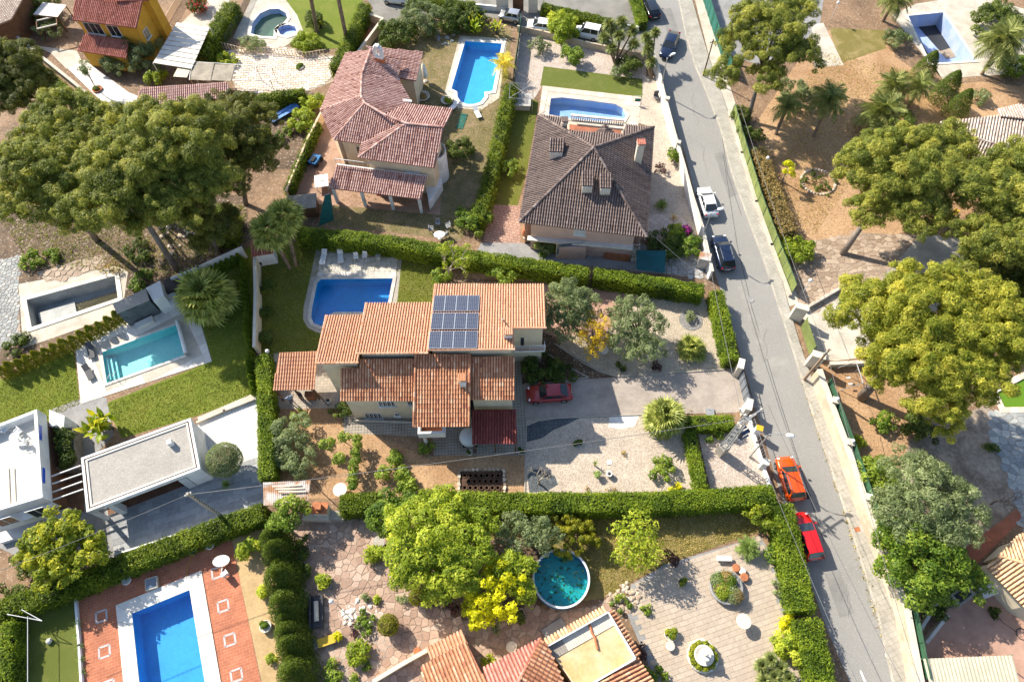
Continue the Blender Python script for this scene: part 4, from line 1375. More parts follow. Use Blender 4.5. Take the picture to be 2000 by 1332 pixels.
# --- red terrace with the blue pool
SECT[0],LAYER[0] = 3,0
rt = area('brick_terrace',[(150,1168),(300,1110),(450,1043),(470,1140),(512,1345),(530,1440),(160,1440)],'pavers_red',holes=['red'])
area('sand_strip',[(452,1042),(526,1014),(545,1130),(560,1440),(530,1440),(512,1335),(470,1140)],'sand')
area('putting_turf',[(20,1222),(150,1168),(158,1330),(160,1440),(20,1440)],'turf_plastic')
for (x,y) in ((198,1203),(204,1272),(436,1183),(449,1249),(462,1318),(424,1118),(212,1340)):
 c = G(x,y); a0 = math.radians(18)
 for k in range(4):
  a = a0 + k * PI / 2
  d = Vector((math.cos(a),math.sin(a),0)); e = Vector((-d.y,d.x,0))
  put('tile_border',mesh('tile_border',*(lambda q: (q.V,q.F))(MB().box((0,0,.01),(.86,.16,.02))),MATS['diamond_tile']),None,rt[0],Matrix.Translation(c + d * .43 + Vector((0,0,rt[2] - .008))) @ Matrix.Rotation(a + PI / 2,4,'Z'))

# --- modern white house
SECT[0],LAYER[0] = 4,0
area('lawn_west',[(-60,770),(0,742),(145,686),(156,790),(90,830),(0,868),(-60,890)],'lawn_lush')
area('lawn_east',[(385,560),(425,525),(490,480),(494,560),(500,770),(385,812),(238,856),(205,788),(415,705),(395,640)],'lawn_lush')
mt = area('sun_terrace',[(147,674),(230,640),(330,560),(372,560),(414,706),(158,789)],'concrete_pale',holes=['modern'])
q = GL([(147,674),(372,566),(414,706),(158,789)],mt[2])
hp = [(p.x,p.y) for p in inset(HOLE['modern'],-.18)]
lay(mt[0],[c for c in grid_cells(q,1.2,1.2,math.atan2((q[1] - q[0]).y,(q[1] - q[0]).x),.014) if not any(inside(p,hp) for p in c + [sum(c,Vector((0,0))) / len(c)])],'paving_slab',MATS['slab_white'],mt[2] - .02,.05)
area('grey_path',[(100,800),(150,780),(208,776),(222,850),(175,900),(155,960),(110,900)],'concrete_grey')
area('white_gravel',[(385,822),(500,776),(512,905),(500,925),(440,945),(395,880)],'gravel_white')
md = area('forecourt',[(150,985),(215,965),(395,935),(440,940),(512,905),(518,1000),(225,1088),(60,1100),(0,1070),(0,1010)],'concrete_grey')
q = GL([(205,985),(512,890),(518,1000),(225,1090)],md[2])
lay(md[0],grid_cells(q,1.2,.6,math.atan2((q[1] - q[0]).y,(q[1] - q[0]).x),.012,.5),'paving_slab',MATS['stone_slab'],md[2] - .015,.03)
area('grass_strip',[(385,815),(495,768),(500,776),(390,824)],'concrete_pale')
area('deck_floor',[(100,925),(160,905),(165,1000),(110,985)],'timber_deck')

# --- waste ground with the abandoned pool
SECT[0],LAYER[0] = 5,0
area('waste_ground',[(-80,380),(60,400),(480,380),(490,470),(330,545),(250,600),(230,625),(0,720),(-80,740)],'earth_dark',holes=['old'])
area('old_terrace',[(36,555),(225,520),(250,530),(240,600),(232,615),(80,668),(45,680)],'concrete_pale',holes=['old'])
cz = area('stone_yard',[(-60,520),(40,500),(36,560),(40,668),(-60,700)],'earth_grey')
lay(cz[0],crazy_cells(cz[1],.42,9,.05),'paving_stone',MATS['stone_bluegrey'],cz[2] - .01,.04,limit=120)
cz = area('broken_paving',[(75,532),(150,508),(200,500),(205,520),(150,540),(90,552)],'earth_grey')
lay(cz[0],crazy_cells(cz[1],.7,12,.12),'paving_stone',MATS['stone_pave_tan'],cz[2] - .01,.05,wob=.02)

# --- yard of the yellow house
SECT[0],LAYER[0] = 6,0
area('white_yard',[(128,130),(165,118),(250,180),(285,195),(270,260),(215,215)],'gravel_white')
yd = area('slab_yard',[(440,100),(520,85),(660,110),(650,160),(600,180),(460,190),(450,140)],'earth_grey')
lay(yd[0],grid_cells(yd[1],.7,.45,.1,.06,.5),'paving_slab',MATS['slab_yard'],yd[2] - .01,.05,limit=300)
area('lane',[(400,0),(470,-30),(452,0),(378,108),(300,130),(330,70)],'concrete_pale')
area('pool_lawn',[(545,-20),(720,-20),(665,95),(600,98),(570,90),(590,60),(575,30)],'lawn_lush')
area('moon_terrace',[(455,75),(490,0),(550,-10),(580,30),(592,60),(575,80),(555,92),(520,92)],'concrete_pale',holes=['moon','wading'])
area('vegetable_plot',[(480,215),(600,175),(625,190),(570,330),(530,330),(520,260)],'earth_dark')
area('yellow_terrace',[(70,90),(150,100),(160,120),(130,135),(100,105)],'concrete_pale')

# --- house with the keyhole chimney
SECT[0],LAYER[0] = 7,0
area('worn_lawn',[(760,45),(1000,55),(990,130),(1005,170),(960,360),(900,470),(640,440),(640,410),(560,395),(600,320),(700,180),(720,90)],'lawn_worn',holes=['long'])
area('pool_surround',[(898,70),(990,76),(975,192),(940,215),(895,212),(868,182)],'concrete_pale',holes=['long'])
area('side_yard',[(600,260),(635,235),(680,300),(640,400),(575,395)],'floor_peach')
area('porch_tiles',[(640,340),(860,330),(860,420),(640,400)],'floor_peach')
area('entry_yard',[(700,55),(735,60),(720,100),(695,105)],'terracotta_floor')

# --- house with the dark hipped roof
SECT[0],LAYER[0] = 8,0
area('gravel_court',[(1015,60),(1180,90),(1262,110),(1262,190),(1245,190),(1060,165),(1040,200),(1005,170)],'gravel_pink')
area('clipped_lawn',[(1062,130),(1255,155),(1255,192),(1055,168)],'turf_plastic')
tp = area('pool_terrace_pink',[(1060,168),(1252,190),(1245,262),(1050,240)],'concrete_pale',holes=['kidney'])
q = GL([(1060,168),(1252,190),(1245,262),(1050,240)],tp[2])
hp = [(p.x,p.y) for p in inset(HOLE['kidney'],-.22)]
lay(tp[0],[c for c in grid_cells(q,.9,.9,math.atan2((q[1] - q[0]).y,(q[1] - q[0]).x),.02) if not any(inside(p,hp) for p in c + [sum(c,Vector((0,0))) / len(c)])],'paving_slab',MATS['slab_pool_pink'],tp[2] - .02,.05)
area('side_lawn',[(1005,175),(1052,200),(1030,330),(1010,405),(955,400),(985,260)],'lawn')
st = area('stamped_yard',[(958,400),(1016,402),(1016,478),(944,472)],'stamped_pink')
area('rock_garden',[(1262,150),(1280,150),(1330,280),(1355,400),(1360,460),(1265,470),(1278,250),(1245,240)],'gravel_light')
dm = area('diamond_patio',[(1262,418),(1330,420),(1352,455),(1340,475),(1258,470)],'concrete_rose')
lay(dm[0],grid_cells(dm[1],.62,.62,.78,.03),'paving_slab',MATS['slab_pool_pink'],dm[2] - .012,.035)
area('basement_yard',[(940,474),(1380,480),(1385,545),(1150,520),(930,495)],'concrete_grey')
cz = area('cobbled_corner',[(1290,500),(1375,505),(1378,545),(1290,535)],'earth_grey')
lay(cz[0],crazy_cells(cz[1],.6,31,.08),'paving_stone',MATS['stone_slab'],cz[2] - .01,.04)

# --- large garden across the street
SECT[0],LAYER[0] = 9,0
area('dry_garden',[(1470,250),(1600,60),(1738,60),(1748,112),(1838,168),(1915,160),(2080,180),(2080,330),(1900,420),(1700,470),(1590,470),(1540,440),(1490,330)],'earth_tan')
area('dry_grass',[(1620,55),(1735,60),(1730,95),(1640,125)],'lawn_dry')
area('tennis_court',[(1350,-60),(1620,-80),(1600,60),(1490,130),(1430,110)],'concrete_grey')
area('court_edge',[(1585,50),(1608,45),(1648,128),(1590,133)],'concrete_pale')
area('pool_apron',[(1742,30),(1790,8),(1900,-10),(2080,40),(2080,140),(1900,150),(1840,155)],'concrete_pale',holes=['empty'])
cz = area('crazy_terrace',[(1545,500),(1590,470),(1680,455),(1790,460),(1760,500),(1720,560),(1640,580),(1600,610),(1560,600)],'earth_grey')
lay(cz[0],crazy_cells(cz[1],.62,21,.05),'paving_stone',MATS['stone_pave_tan'],cz[2] - .01,.04)
area('shade_terrace',[(1700,560),(1760,500),(1800,455),(1900,470),(1920,560),(1800,620)],'concrete')
area('gate_drive',[(1566,612),(1620,575),(1700,560),(1760,620),(1750,690),(1630,705),(1590,700)],'concrete_pale')
area('pine_soil',[(1600,712),(1780,690),(1860,700),(1850,840),(1740,1000),(1700,960),(1650,850)],'earth_tan')
area('shaded_soil',[(1790,840),(1930,790),(1990,980),(1880,1100),(1740,1000),(1760,900)],'earth_grey')
bg = area('stone_path',[(1925,805),(2090,790),(2090,1040),(2005,1075),(1985,985),(1950,890)],'earth_grey')
lay(bg[0],crazy_cells(bg[1],.66,15,.035),'paving_stone',MATS['stone_bluegrey'],bg[2] - .01,.035)
area('brick_ramp',[(1870,1080),(1985,995),(2000,1010),(1905,1105)],'terracotta_floor')
area('rose_court',[(1790,1260),(1850,1190),(1900,1160),(1970,1140),(2090,1240),(2090,1440),(1830,1440)],'concrete_rose')

# --- wear on the street: repairs, cracks, weeds along the kerb
SECT[0],LAYER[0] = 1,3
surf('asphalt_patch',(.24,.23,.215),v=.14,scale=14,big=.6,vbig=.15,bump=.25,dist=.01)
surf('asphalt_pale',(.315,.298,.27),v=.12,scale=14,big=.5,vbig=.15,bump=.2,dist=.01)
for px,mt in (([(1395,300),(1412,296),(1440,380),(1424,388)],'asphalt_patch'),([(1500,700),(1536,690),(1548,726),(1510,738)],'asphalt_pale'),([(1610,1120),(1640,1112),(1668,1196),(1640,1206)],'asphalt_patch'),([(1440,560),(1452,556),(1500,700),(1488,705)],'asphalt_pale'),([(1290,20),(1310,16),(1326,62),(1304,68)],'asphalt_patch')):
 area('road_repair',px,mt)
rgc = random.Random(12)
for k in range(5):
 f = rgc.random(); i = 3 + int(f * 11); a,b = Vector(RL[i]),Vector(RR[min(i + 1,len(RR) - 1)])
 p = a + (b - a) * rgc.uniform(.25,.8); ln = [tuple(p)]
 for j in range(7): p = p + Vector((rgc.uniform(-5,9),rgc.uniform(4,14))); ln.append(tuple(p))
 o = strip('road_crack',ln,.018,'tar',.024); o['kind'] = 'structure'

def grass(name,label,px,n,mat,h=.12,seed=1,holes=()):
 """loose blades standing over a lawn, ragged at its edges"""
 rg = np.random.default_rng(seed); P2 = GL(px); x = [p.x for p in P2]; y = [p.y for p in P2]
 X = rg.uniform(min(x),max(x),3 * n); Y = rg.uniform(min(y),max(y),3 * n)
 def ins(poly):
  r = np.zeros(len(X),bool); m = len(poly)
  for i in range(m):
   a,b = poly[i],poly[i - 1]
   r ^= ((a[1] > Y) != (b[1] > Y)) & (X < (b[0] - a[0]) * (Y - a[1]) / (b[1] - a[1] + 1e-12) + a[0])
  return r
 k = ins(P2)
 for hh in holes: k &= ~ins([(p.x,p.y) for p in inset(HOLE[hh],-.7)])
 P_ = np.stack([X[k],Y[k],np.full(k.sum(),.05)],1)[:n]
 V,Q,t = leaf_quads(P_,unit(rg.normal(size=P_.shape) + np.array([0,0,.5])),h * 1.6,h * .5,rg,np.clip(.5 + .25 * np.sin(P_[:,0] * .9) * np.sin(P_[:,1] * 1.1) + rg.normal(size=len(P_)) * .25,0,1))
 o = put(name,mesh_np(name,V,Q,MATS[mat],t)); tag(o,label,'grass',kind='stuff')
grass('grass','short grass blades on the lawn around the deep blue pool',[(508,482),(600,474),(855,508),(866,560),(866,700),(540,700),(512,690)],12000,'grass_blades',seed=1,holes=['main'])
grass('grass','short grass blades on the lawn beside the turquoise pool',[(398,645),(430,528),(488,484),(498,768),(385,810),(238,854),(208,790),(416,708)],12000,'grass_blades',seed=2)
grass('grass','short grass blades on the small lawn west of the loungers',[(-40,765),(145,688),(155,788),(0,866),(-40,880)],6000,'grass_blades',seed=3)
grass('grass','dry grass on the worn lawn around the long blue pool',[(762,48),(998,58),(1000,170),(958,360),(900,468),(645,438),(700,180)],14000,'dry_blades',seed=4,holes=['long'])
grass('grass','dry grass on the lawn south of the long hedge',[(1130,1000),(1518,988),(1512,1028),(1300,1100),(1180,1165),(1150,1100)],8000,'dry_blades',seed=5)
grass('grass','weeds along the kerb and the pavement edge',[(1560,735),(1574,735),(1650,970),(1760,1330),(1744,1330),(1640,985)],500,'dry_blades',.2,seed=6)
grass('grass','dry grass and weeds over the waste ground below the pines',[(0,430),(480,400),(482,470),(330,540),(60,520)],5000,'grass_blades',.2,seed=7)
grass('grass','dry stalks on the large garden across the street',[(1490,330),(1600,100),(1880,160),(1900,240),(1700,300),(1590,460),(1540,440)],12000,'dry_blades',.14,seed=8)
# ------------------------------------------------------------------ houses
def face(pts,i,j,g):
 """the wall plane below roof edge i-j, set in by g: a point and its outward normal"""
 a,b = pts[i],pts[j]
 c = sum(pts,Vector()) / len(pts)
 d = (b - a); n = Vector((d.y,-d.x,0)).normalized()
 if n.dot(c - a) > 0: n = -n
 return a - n * g,n

def opening_px(parent,fc,x0,y0,x1,y1,**kw):
 """an opening whose corners are photo pixels on a wall plane"""
 p,n = fc
 c = GP((x0 + x1) / 2,(y0 + y1) / 2,p,n)
 a = GP(x0,(y0 + y1) / 2,p,n); b = GP(x1,(y0 + y1) / 2,p,n)
 t = GP((x0 + x1) / 2,y0,p,n); u = GP((x0 + x1) / 2,y1,p,n)
 return opening(parent,c,n,(a - b).length,abs(t.z - u.z),**kw)

def chimney(parent,px,py,z0,z1,wd,mat='render_white',cap=TILE_O,dp=None):
 """chimney whose top centre is seen at a pixel"""
 p = G(px,py,z1) - parent.location
 z0 -= parent.location.z; z1 -= parent.location.z
 dp = dp or wd
 mb = MB().box((p.x,p.y,(z0 + z1) / 2),(wd,dp,z1 - z0),-.03); c = mb.build('chimney',[MATS[mat]],parent)
 m2 = MB().box((p.x,p.y,z1 + .05),(wd + .14,dp + .14,.1),-.03)
 for s in (-1,1):
  for t in (-1,1): m2.box((p.x + s * wd * .35,p.y + t * dp * .35,z1 + .2),(.1,.1,.2),-.03)
 m2.build('cap',[MATS['stone_pale']],c)
 m3 = MB()
 for k in range(5): m3.tube([(p.x - wd / 2 + wd * k / 4,p.y - dp / 2 - .1,z1 + .33),(p.x - wd / 2 + wd * k / 4,p.y + dp / 2 + .1,z1 + .33)],.08,6)
 o = m3.build('cap_tiles',[cap],c,tint=[.4] * len(m3.V))
 return c

# ---- the tiled house with the solar panels
MH = thing('tiled_house','cream two storey house with orange tiled roofs and rows of solar panels','house',G(850,760))
WALL_A = MATS['render_cream']
UP = {}
def rp(parent,key,px,refs,mat,g=.3,body=True,wmat=None,seed=1,pitch=.25,thick=.14,z0=-.1,tone=(0,1),**kw):
 pts,n = roof_pts(px,refs)
 tiles(parent,pts,n,mat,pitch=pitch,seed=seed,thick=thick,tone=tone,**kw)
 if body: walls_under(parent,pts,wmat or WALL_A,g,z0,drop=thick + .03)
 UP[key] = pts
 return pts
rp(MH,'R3',[(850,556),(1063,556),(1067,641),(1003,641),(1005,683),(836,684)],[(836,684,7.9),(1005,683,7.9),(850,556,6.0)],TILE_O,seed=3,tone=(.15,1))
rp(MH,'R2',[(715,593),(848,592),(836,690),(696,691)],[(836,690,7.65),(696,691,7.65),(715,593,6.0)],TILE_O,seed=4,tone=(.1,.95))
rp(MH,'R1',[(637,617),(712,616),(700,709),(617,710)],[(700,709,7.35),(617,710,7.35),(637,617,5.9)],TILE_O,seed=5,tone=(.1,.95))
for k,(key,i,j) in enumerate((('R3',5,4),('R3',3,2),('R2',2,3),('R1',2,3),('R3',0,5),('R2',0,3),('R1',0,3))):
 ridge(MH,UP[key][i],UP[key][j],TILE_O,.11,seed=k)
rp(MH,'A',[(667,719),(704,719),(704,701),(813,700),(811,782),(664,782)],[(664,782,5.0),(811,782,5.0),(813,700,6.75)],TILE_R,seed=6)
rp(MH,'C',[(917,697),(1005,696),(1006,780),(916,780)],[(1006,780,5.0),(916,780,5.0),(917,697,6.7)],TILE_R,seed=7)
rp(MH,'B',[(812,691),(918,692),(916,832),(808,833)],[(916,832,4.6),(808,833,4.6),(812,691,7.05)],TILE_R,seed=8,body=False)
_b = UP['B']; _m = (_b[1] * .72 + _b[2] * .28,_b[0] * .72 + _b[3] * .28)
walls_under(MH,[_b[0],_b[1],_b[1] * .36 + _b[2] * .64,_b[0] * .36 + _b[3] * .64],WALL_A,.3)
for k,(i,j) in enumerate(((0,3),(1,2))): ridge(MH,_b[i] + Vector((0,0,.04)),_b[j] + Vector((0,0,.04)),TILE_R,.11,seed=30 + k)
sA = face(UP['A'],4,5,.3)
for r in ((739,784,772,793),(713,807,746,816.5)): opening_px(MH,sA,*r,mull=3,bars=8,pane='dark_glass')
for r in ((770,807,781,812),(795,783.5,808,791)): opening_px(MH,sA,*r,mull=0,bars=4)
# plinth below the south wall
_p = [G(697,822),G(812,826)]
MB().bar(_p[0] - MH.location + Vector((0,-.06,.12)),_p[1] - MH.location + Vector((0,-.06,.12)),.08,.5).build('plinth',[MATS['stone_pale']],MH)
# front balcony on a pillar
bx = [G(814,836,3.5),G(866,836,3.5),G(866,845,3.5),G(818,845,3.5)]
o = MH.location
mb = MB()
zt,zb = 3.5,2.5
q = [Vector((bx[3].x,bx[3].y)),Vector((bx[2].x,bx[2].y))]
yN = _b[3].y + 1.0
for a,b in (((q[0].x,yN),(q[0].x,q[0].y)),((q[1].x,yN),(q[1].x,q[0].y))):
 mb.box(((a[0] + b[0]) / 2 - o.x,(a[1] + b[1]) / 2 - o.y,(zt + zb) / 2),(.22,abs(a[1] - b[1]) + .22,zt - zb))
mb.box(((q[0].x + q[1].x) / 2 - o.x,q[0].y - o.y,(zt + zb) / 2),(q[1].x - q[0].x - .23,.22,zt - zb - .004))
mb.build('balcony_parapet',[MATS['render_white']],MH)
MB().box(((q[0].x + q[1].x) / 2 - o.x,(q[0].y + yN) / 2 - o.y,2.42),(q[1].x - q[0].x + .2,yN - q[0].y + .2,.15)).build('balcony_floor',[MATS['terracotta_floor']],MH)
MB().tube([(q[0].x + .3 - o.x,q[0].y + .2 - o.y,-.1),(q[0].x + .3 - o.x,q[0].y + .2 - o.y,2.4)],.17,10).build('pillar',[MATS['render_white']],MH)
# east balcony with white rails
rS,n_ = face(UP['R3'],3,2,.3)
e0,e1 = G(1005,676,3.1),G(1064,676,3.1)
yb = G(1035,686,3.1).y; yt = rS.y
MB().box(((e0.x + e1.x) / 2 - o.x,(yb + yt) / 2 - o.y,3.0),(e1.x - e0.x,yt - yb,.24)).build('balcony_slab',[MATS['render_white']],MH)
MB().box(((e0.x + e1.x) / 2 - o.x,(yb + yt) / 2 - o.y,3.13),(e1.x - e0.x - .15,yt - yb - .15,.02)).build('balcony_floor',[MATS['terracotta_floor']],MH)
for z in (3.45,3.7,3.95,4.15):
 MB().bar((e0.x - o.x,yb - o.y + .06,z),(e1.x - o.x,yb - o.y + .06,z),.05).build('rail',[MATS['white_paint']],MH)
 MB().bar((e1.x - o.x - .05,yb - o.y + .06,z - .004),(e1.x - o.x - .05,yt - o.y,z - .004),.05).build('rail',[MATS['white_paint']],MH)
for k in range(3): MB().box((e0.x - o.x + (e1.x - e0.x) * k / 2,yb - o.y + .06,3.62),(.07,.06,1.12)).build('rail_post',[MATS['white_paint']],MH)
opening(MH,(e0.x + 1.2,yt - .02,4.1),(0,-1),1.4,2.0,sill=False)
chimney(MH,903,740,5.7,7.1,.55,cap=TILE_R)
chimney(MH,992,650,6.9,8.2,.75,dp=.6)
# vent pipe
MB().tube([G(982,624,6.8) - o,G(982,624,7.9) - o],.07,7).build('vent_pipe',[MATS['white_paint']],MH)
# porch on the west side
pw = rp(MH,'P',[(546,689),(621,686),(613,760),(533,762)],[(613,760,2.7),(533,762,2.7),(546,689,3.3)],TILE_O,seed=9,body=False,thick=.1,tone=(.2,.9))
for k,(x,y) in enumerate(((0.04,.96),(.5,.96),(.96,.96),(.04,.1))):
 p = pw[3] * (1 - x) * y + pw[2] * x * y + pw[0] * (1 - x) * (1 - y) + pw[1] * x * (1 - y) - o
 MB().box((p.x,p.y,(p.z - .12) / 2),(.14,.14,p.z - .12)).build('porch_post',[MATS['timber_brown']],MH)
pe = G(613,760,2.7) - o
MB().bar((pe.x - .1,pe.y + .1,2.45),(pe.x + 1.0,pe.y - .9,.7),.1).build('brace',[MATS['timber_brown']],MH)

def grid_panel(parent,M,W,H,nx,ny,fr=.035):
 """one solar panel: frame, dark cells with pale grid lines"""
 mb = MB()
 for s in (-1,1):
  mb.box((s * (W / 2 - fr / 2),0,0),(fr,H,.045)); mb.box((0,s * (H / 2 - fr / 2),.0005),(W - 2 * fr,fr,.044))
 put('frame',mesh('frame',mb.V,mb.F,MATS['solar_frame']),None,parent,M)
 put('glass',mesh('glass',*(lambda q: (q.V,q.F))(MB().box((0,0,-.004),(W - 2 * fr,H - 2 * fr,.03))),MATS['solar_cells']),None,parent,M)
# cells: dark blue squares with fine pale lines, flat print on the glass
_m,_nt2,_b2 = _new('solar_cells'); MATS['solar_cells'] = _m
_tc = _nt2.nodes.new('ShaderNodeTexCoord')
_br = N(_nt2,'ShaderNodeTexBrick',Scale=1.0); _br.offset = 0
_br.inputs['Brick Width'].default_value = .172; _br.inputs['Row Height'].default_value = .172; _br.inputs['Mortar Size'].default_value = .011
_br.inputs['Color1'].default_value = (.024,.028,.05,1); _br.inputs['Color2'].default_value = (.03,.035,.06,1); _br.inputs['Mortar'].default_value = (.20,.22,.27,1)
_nt2.links.new(_tc.outputs['Object'],_br.inputs['Vector']); _nt2.links.new(_br.outputs[0],_b2.inputs['Base Color'])
_b2.inputs['Roughness'].default_value = .12; _b2.inputs['Specular IOR Level'].default_value = .7
r3 = UP['R3']; nR = (r3[4] - r3[5]).cross(r3[0] - r3[5]).normalized()
nR = nR if nR.z > 0 else -nR
corners = [[(848,577),(937,577),(935,607.5),(845,608)],[(844,611),(935,611),(933,643),(841,643.5)],[(840,647),(934,646),(931,680),(836,681)]]
rown = ('top','middle','bottom'); coln = ('first','second','third','last')
for ri,cr in enumerate(corners):
 Q = [GP(x,y,r3[0] + nR * .2,nR) for x,y in cr]
 for k in range(4):
  a = Q[0] + (Q[1] - Q[0]) * k / 4; b = Q[0] + (Q[1] - Q[0]) * (k + 1) / 4
  c = Q[3] + (Q[2] - Q[3]) * (k + 1) / 4; d = Q[3] + (Q[2] - Q[3]) * k / 4
  ctr = (a + b + c + d) / 4
  ux = ((b - a) + (c - d)).normalized(); uy = nR.cross(ux).normalized()
  t = thing('solar_panel',f'{coln[k]} solar panel from the west in the {rown[ri]} row on the orange roof','solar panel',ctr,0,'solar panels on the orange roof')
  M = Matrix((ux,uy,nR)).transposed().to_4x4()
  grid_panel(t,M,(b - a).length * .985,((a - d).length + (b - c).length) / 2 * .98,6,10)

# ---- pergola with red sheet roof beside the house
pg = thing('pergola','dark red ribbed sheet roof on posts over the terrace','pergola',G(965,870))
pts,n = roof_pts([(922,800),(1008,799),(1010,866),(922,867)],[(1010,866,2.5),(922,867,2.5),(922,800,2.85)])
TILE_X = tint_mat('tiles_maroon',[(0,(.16,.035,.028)),(.5,(.23,.055,.045)),(1,(.29,.08,.065))],rough=.7,v=.2,scale=3)
tiles(pg,pts,n,TILE_X,pitch=.26,seed=12,thick=.05)
for k in range(3):
 p = pts[3] + (pts[2] - pts[3]) * (.04 + .46 * k) + Vector((0,.1,0)) - pg.location
 MB().box((p.x,p.y,(p.z - .08) / 2),(.12,.12,p.z - .08)).build('post',[MATS['timber_brown']],pg)
for k in range(2):
 a = pts[3 if k else 0] - pg.location - Vector((0,-.1 if k else .1,.12)); b = pts[2 if k else 1] - pg.location - Vector((0,-.1 if k else .1,.12))
 MB().bar(a,b,.1,.14).build('beam',[MATS['timber_brown']],pg)

# ---- house with the keyhole chimney (many hips)
H2 = thing('hipped_house','peach house with many hipped pinkish tile roofs and a keyhole chimney','house',G(760,300))
ez,rz_ = 5.2,7.1
def r2(key,px,refs,**kw): return rp(H2,key,px,refs,TILE_P,g=.4,wmat=MATS['render_peach'],pitch=.27,**kw)
r2('a',[(676,104),(724,98),(707,145),(705,188),(626,216)],[(676,104,ez),(626,216,ez),(705,188,rz_)],seed=21)
r2('b',[(626,216),(705,188),(712,202),(652,273)],[(626,216,ez),(652,273,ez),(708,195,rz_)],seed=22)
r2('c',[(652,273),(712,202),(749,224),(776,235),(786,239),(707,281)],[(652,273,ez),(707,281,ez),(712,202,rz_)],seed=23)
r2('d',[(707,281),(786,239),(793,242),(700,308)],[(707,281,ez),(700,308,ez - .2),(793,242,rz_ - .1)],seed=24)
r2('e',[(700,308),(793,242),(866,249),(849,328)],[(700,308,ez - .2),(849,328,ez - .2),(793,242,rz_ - .1)],seed=25)
r2('f',[(776,235),(793,242),(866,249),(885,214),(793,204),(755,224)],[(866,249,rz_ - .1),(793,242,rz_ - .1),(885,214,ez + .5)],seed=26,body=False)
r2('g',[(706,146),(705,188),(712,202),(749,224),(794,204),(803,200),(776,153)],[(706,146,rz_),(705,188,rz_),(790,180,ez + .3)],seed=27,body=False)
r2('h',[(724,98),(706,146),(776,153),(786,119),(750,112)],[(715,122,rz_),(706,146,rz_),(780,135,ez + .4)],seed=28,body=False)
r2('i',[(714,91),(826,102),(812,158),(774,152),(786,119),(735,110)],[(826,102,4.6),(812,158,4.6),(735,110,5.4)],seed=29)
for k,(a,b) in enumerate((((724,98),(707,145)),((707,145),(705,188)),((705,188),(712,202)),((712,202),(749,224)),((749,224),(776,235)),((776,235),(793,242)),((793,242),(866,249)))):
 ridge(H2,G(*a,rz_ - .02 * (k > 4)),G(*b,rz_ - .02 * (k > 3)),TILE_P,.15,seed=50 + k)
for k,(a,b,za,zb_) in enumerate((((705,188),(626,216),rz_,ez),((712,202),(652,273),rz_,ez),((793,242),(700,308),rz_ - .1,ez - .2))):
 ridge(H2,G(*a,za),G(*b,zb_),TILE_P,.14,seed=60 + k)
# keyhole chimney: an arched white shaft with an opening
kc = G(736,92,8.6) - H2.location
mb = MB(); ang = .35
def kb(x,z,sx,sz,i=0):
 R = Matrix.Rotation(-ang,3,'Z'); p = R @ Vector((x,0,0)); mb.box((kc.x + p.x,kc.y + p.y,z - H2.location.z),(sx,.5,sz),-ang,i)
kb(0,6.6,1.15,1.1,1); kb(-.42,7.7,.3,1.2); kb(.42,7.7,.3,1.2); kb(-.3,8.45,.34,.34); kb(.3,8.45,.34,.34); kb(0,8.7,.5,.3); kb(0,7.25,.6,.25)
mb.build('chimney',[MATS['render_white'],MATS['terracotta']],H2)
# rafter ends over the inner court, porch, windows
for k,(x,y) in enumerate(((772,155),(778,168),(786,182),(796,197))):
 a = G(x - 10,y,ez + .35) - H2.location; b = G(x + 8,y + 2,ez + .05) - H2.location
 MB().bar(a,b,.35,.25).build('rafter_end',[MATS['render_white']],H2)
fE = face(UP['e'],0,3,.4)
opening_px(H2,fE,793,324,817,336,mull=1)
fC = face(UP['c'],0,5,.4)
opening_px(H2,fC,696,286,704,300,mull=0,sill=False)
pts = rp(H2,'porch',[(657,322),(834,345),(822,389),(642,367)],[(642,367,2.75),(822,389,2.75),(657,322,3.6)],TILE_P,seed=33,body=False,pitch=.27)
for k in range(4):
 p = pts[3] + (pts[2] - pts[3]) * (.03 + .313 * k) + Vector((.05,.3,0)) - H2.location
 MB().box((p.x,p.y,(p.z - .1) / 2),(.34,.34,p.z - .1)).build('porch_pillar',[MATS['render_white']],H2)
a,b = pts[0] - H2.location,pts[1] - H2.location
MB().bar(a + Vector((0,.1,-.3)),b + Vector((0,.1,-.3)),.25,.5).build('porch_beam',[MATS['render_white']],H2)
for k in range(9):
 p = a + (b - a) * k / 20; MB().box((p.x,p.y + .15,p.z + .42),(.04,.04,.8)).build('baluster',[MATS['white_paint']],H2)
MB().bar(a + Vector((0,.15,.82)),a + (b - a) * .42 + Vector((0,.15,.82)),.06).build('rail',[MATS['white_paint']],H2)
# round corner turret and side terrace
tc = G(868,300,4.2) - H2.location
mb = MB(); V,F = [],[]
for k in range(15):
 an = math.radians(-110 + 200 * k / 14)
 for r,z in ((1.05,-.1),(1.05,4.2),(.92,4.2),(.92,-.1)): V.append((tc.x - .9 + r * math.cos(an),tc.y + .5 + r * 1.3 * math.sin(an),z))
for k in range(14):
 for i in range(3): F.append((4 * k + i,4 * k + 4 + i,4 * k + 5 + i,4 * k + 1 + i))
put('round_wall',mesh('round_wall',V,F,MATS['render_white'],smooth=False),None,H2)
q = G(852,335) - H2.location
for k,(x,y,z) in enumerate(((849,330,3.6),(862,320,3.6))):
 p = G(x,y,z) - H2.location; MB().tube([(p.x,p.y,2.7),(p.x,p.y,3.7)],.04,6).build('rail_post',[MATS['white_paint']],H2)
MB().prism([p - H2.location for p in GL([(832,360),(862,345),(866,372),(840,412)],0)],-.05,1.3).build('side_block',[MATS['render_white']],H2)
opening(H2,G(735,398) + Vector((0,2.3,1.3)),(.1,-1),1.8,2.0,sill=False,pane='blue_glass')
o = MB().box((0,0,0),(.4,.1,.35)).build('wall_box',[MATS['red_bright']],H2); o.location = G(738,391,1.4) - H2.location + Vector((0,.8,0))

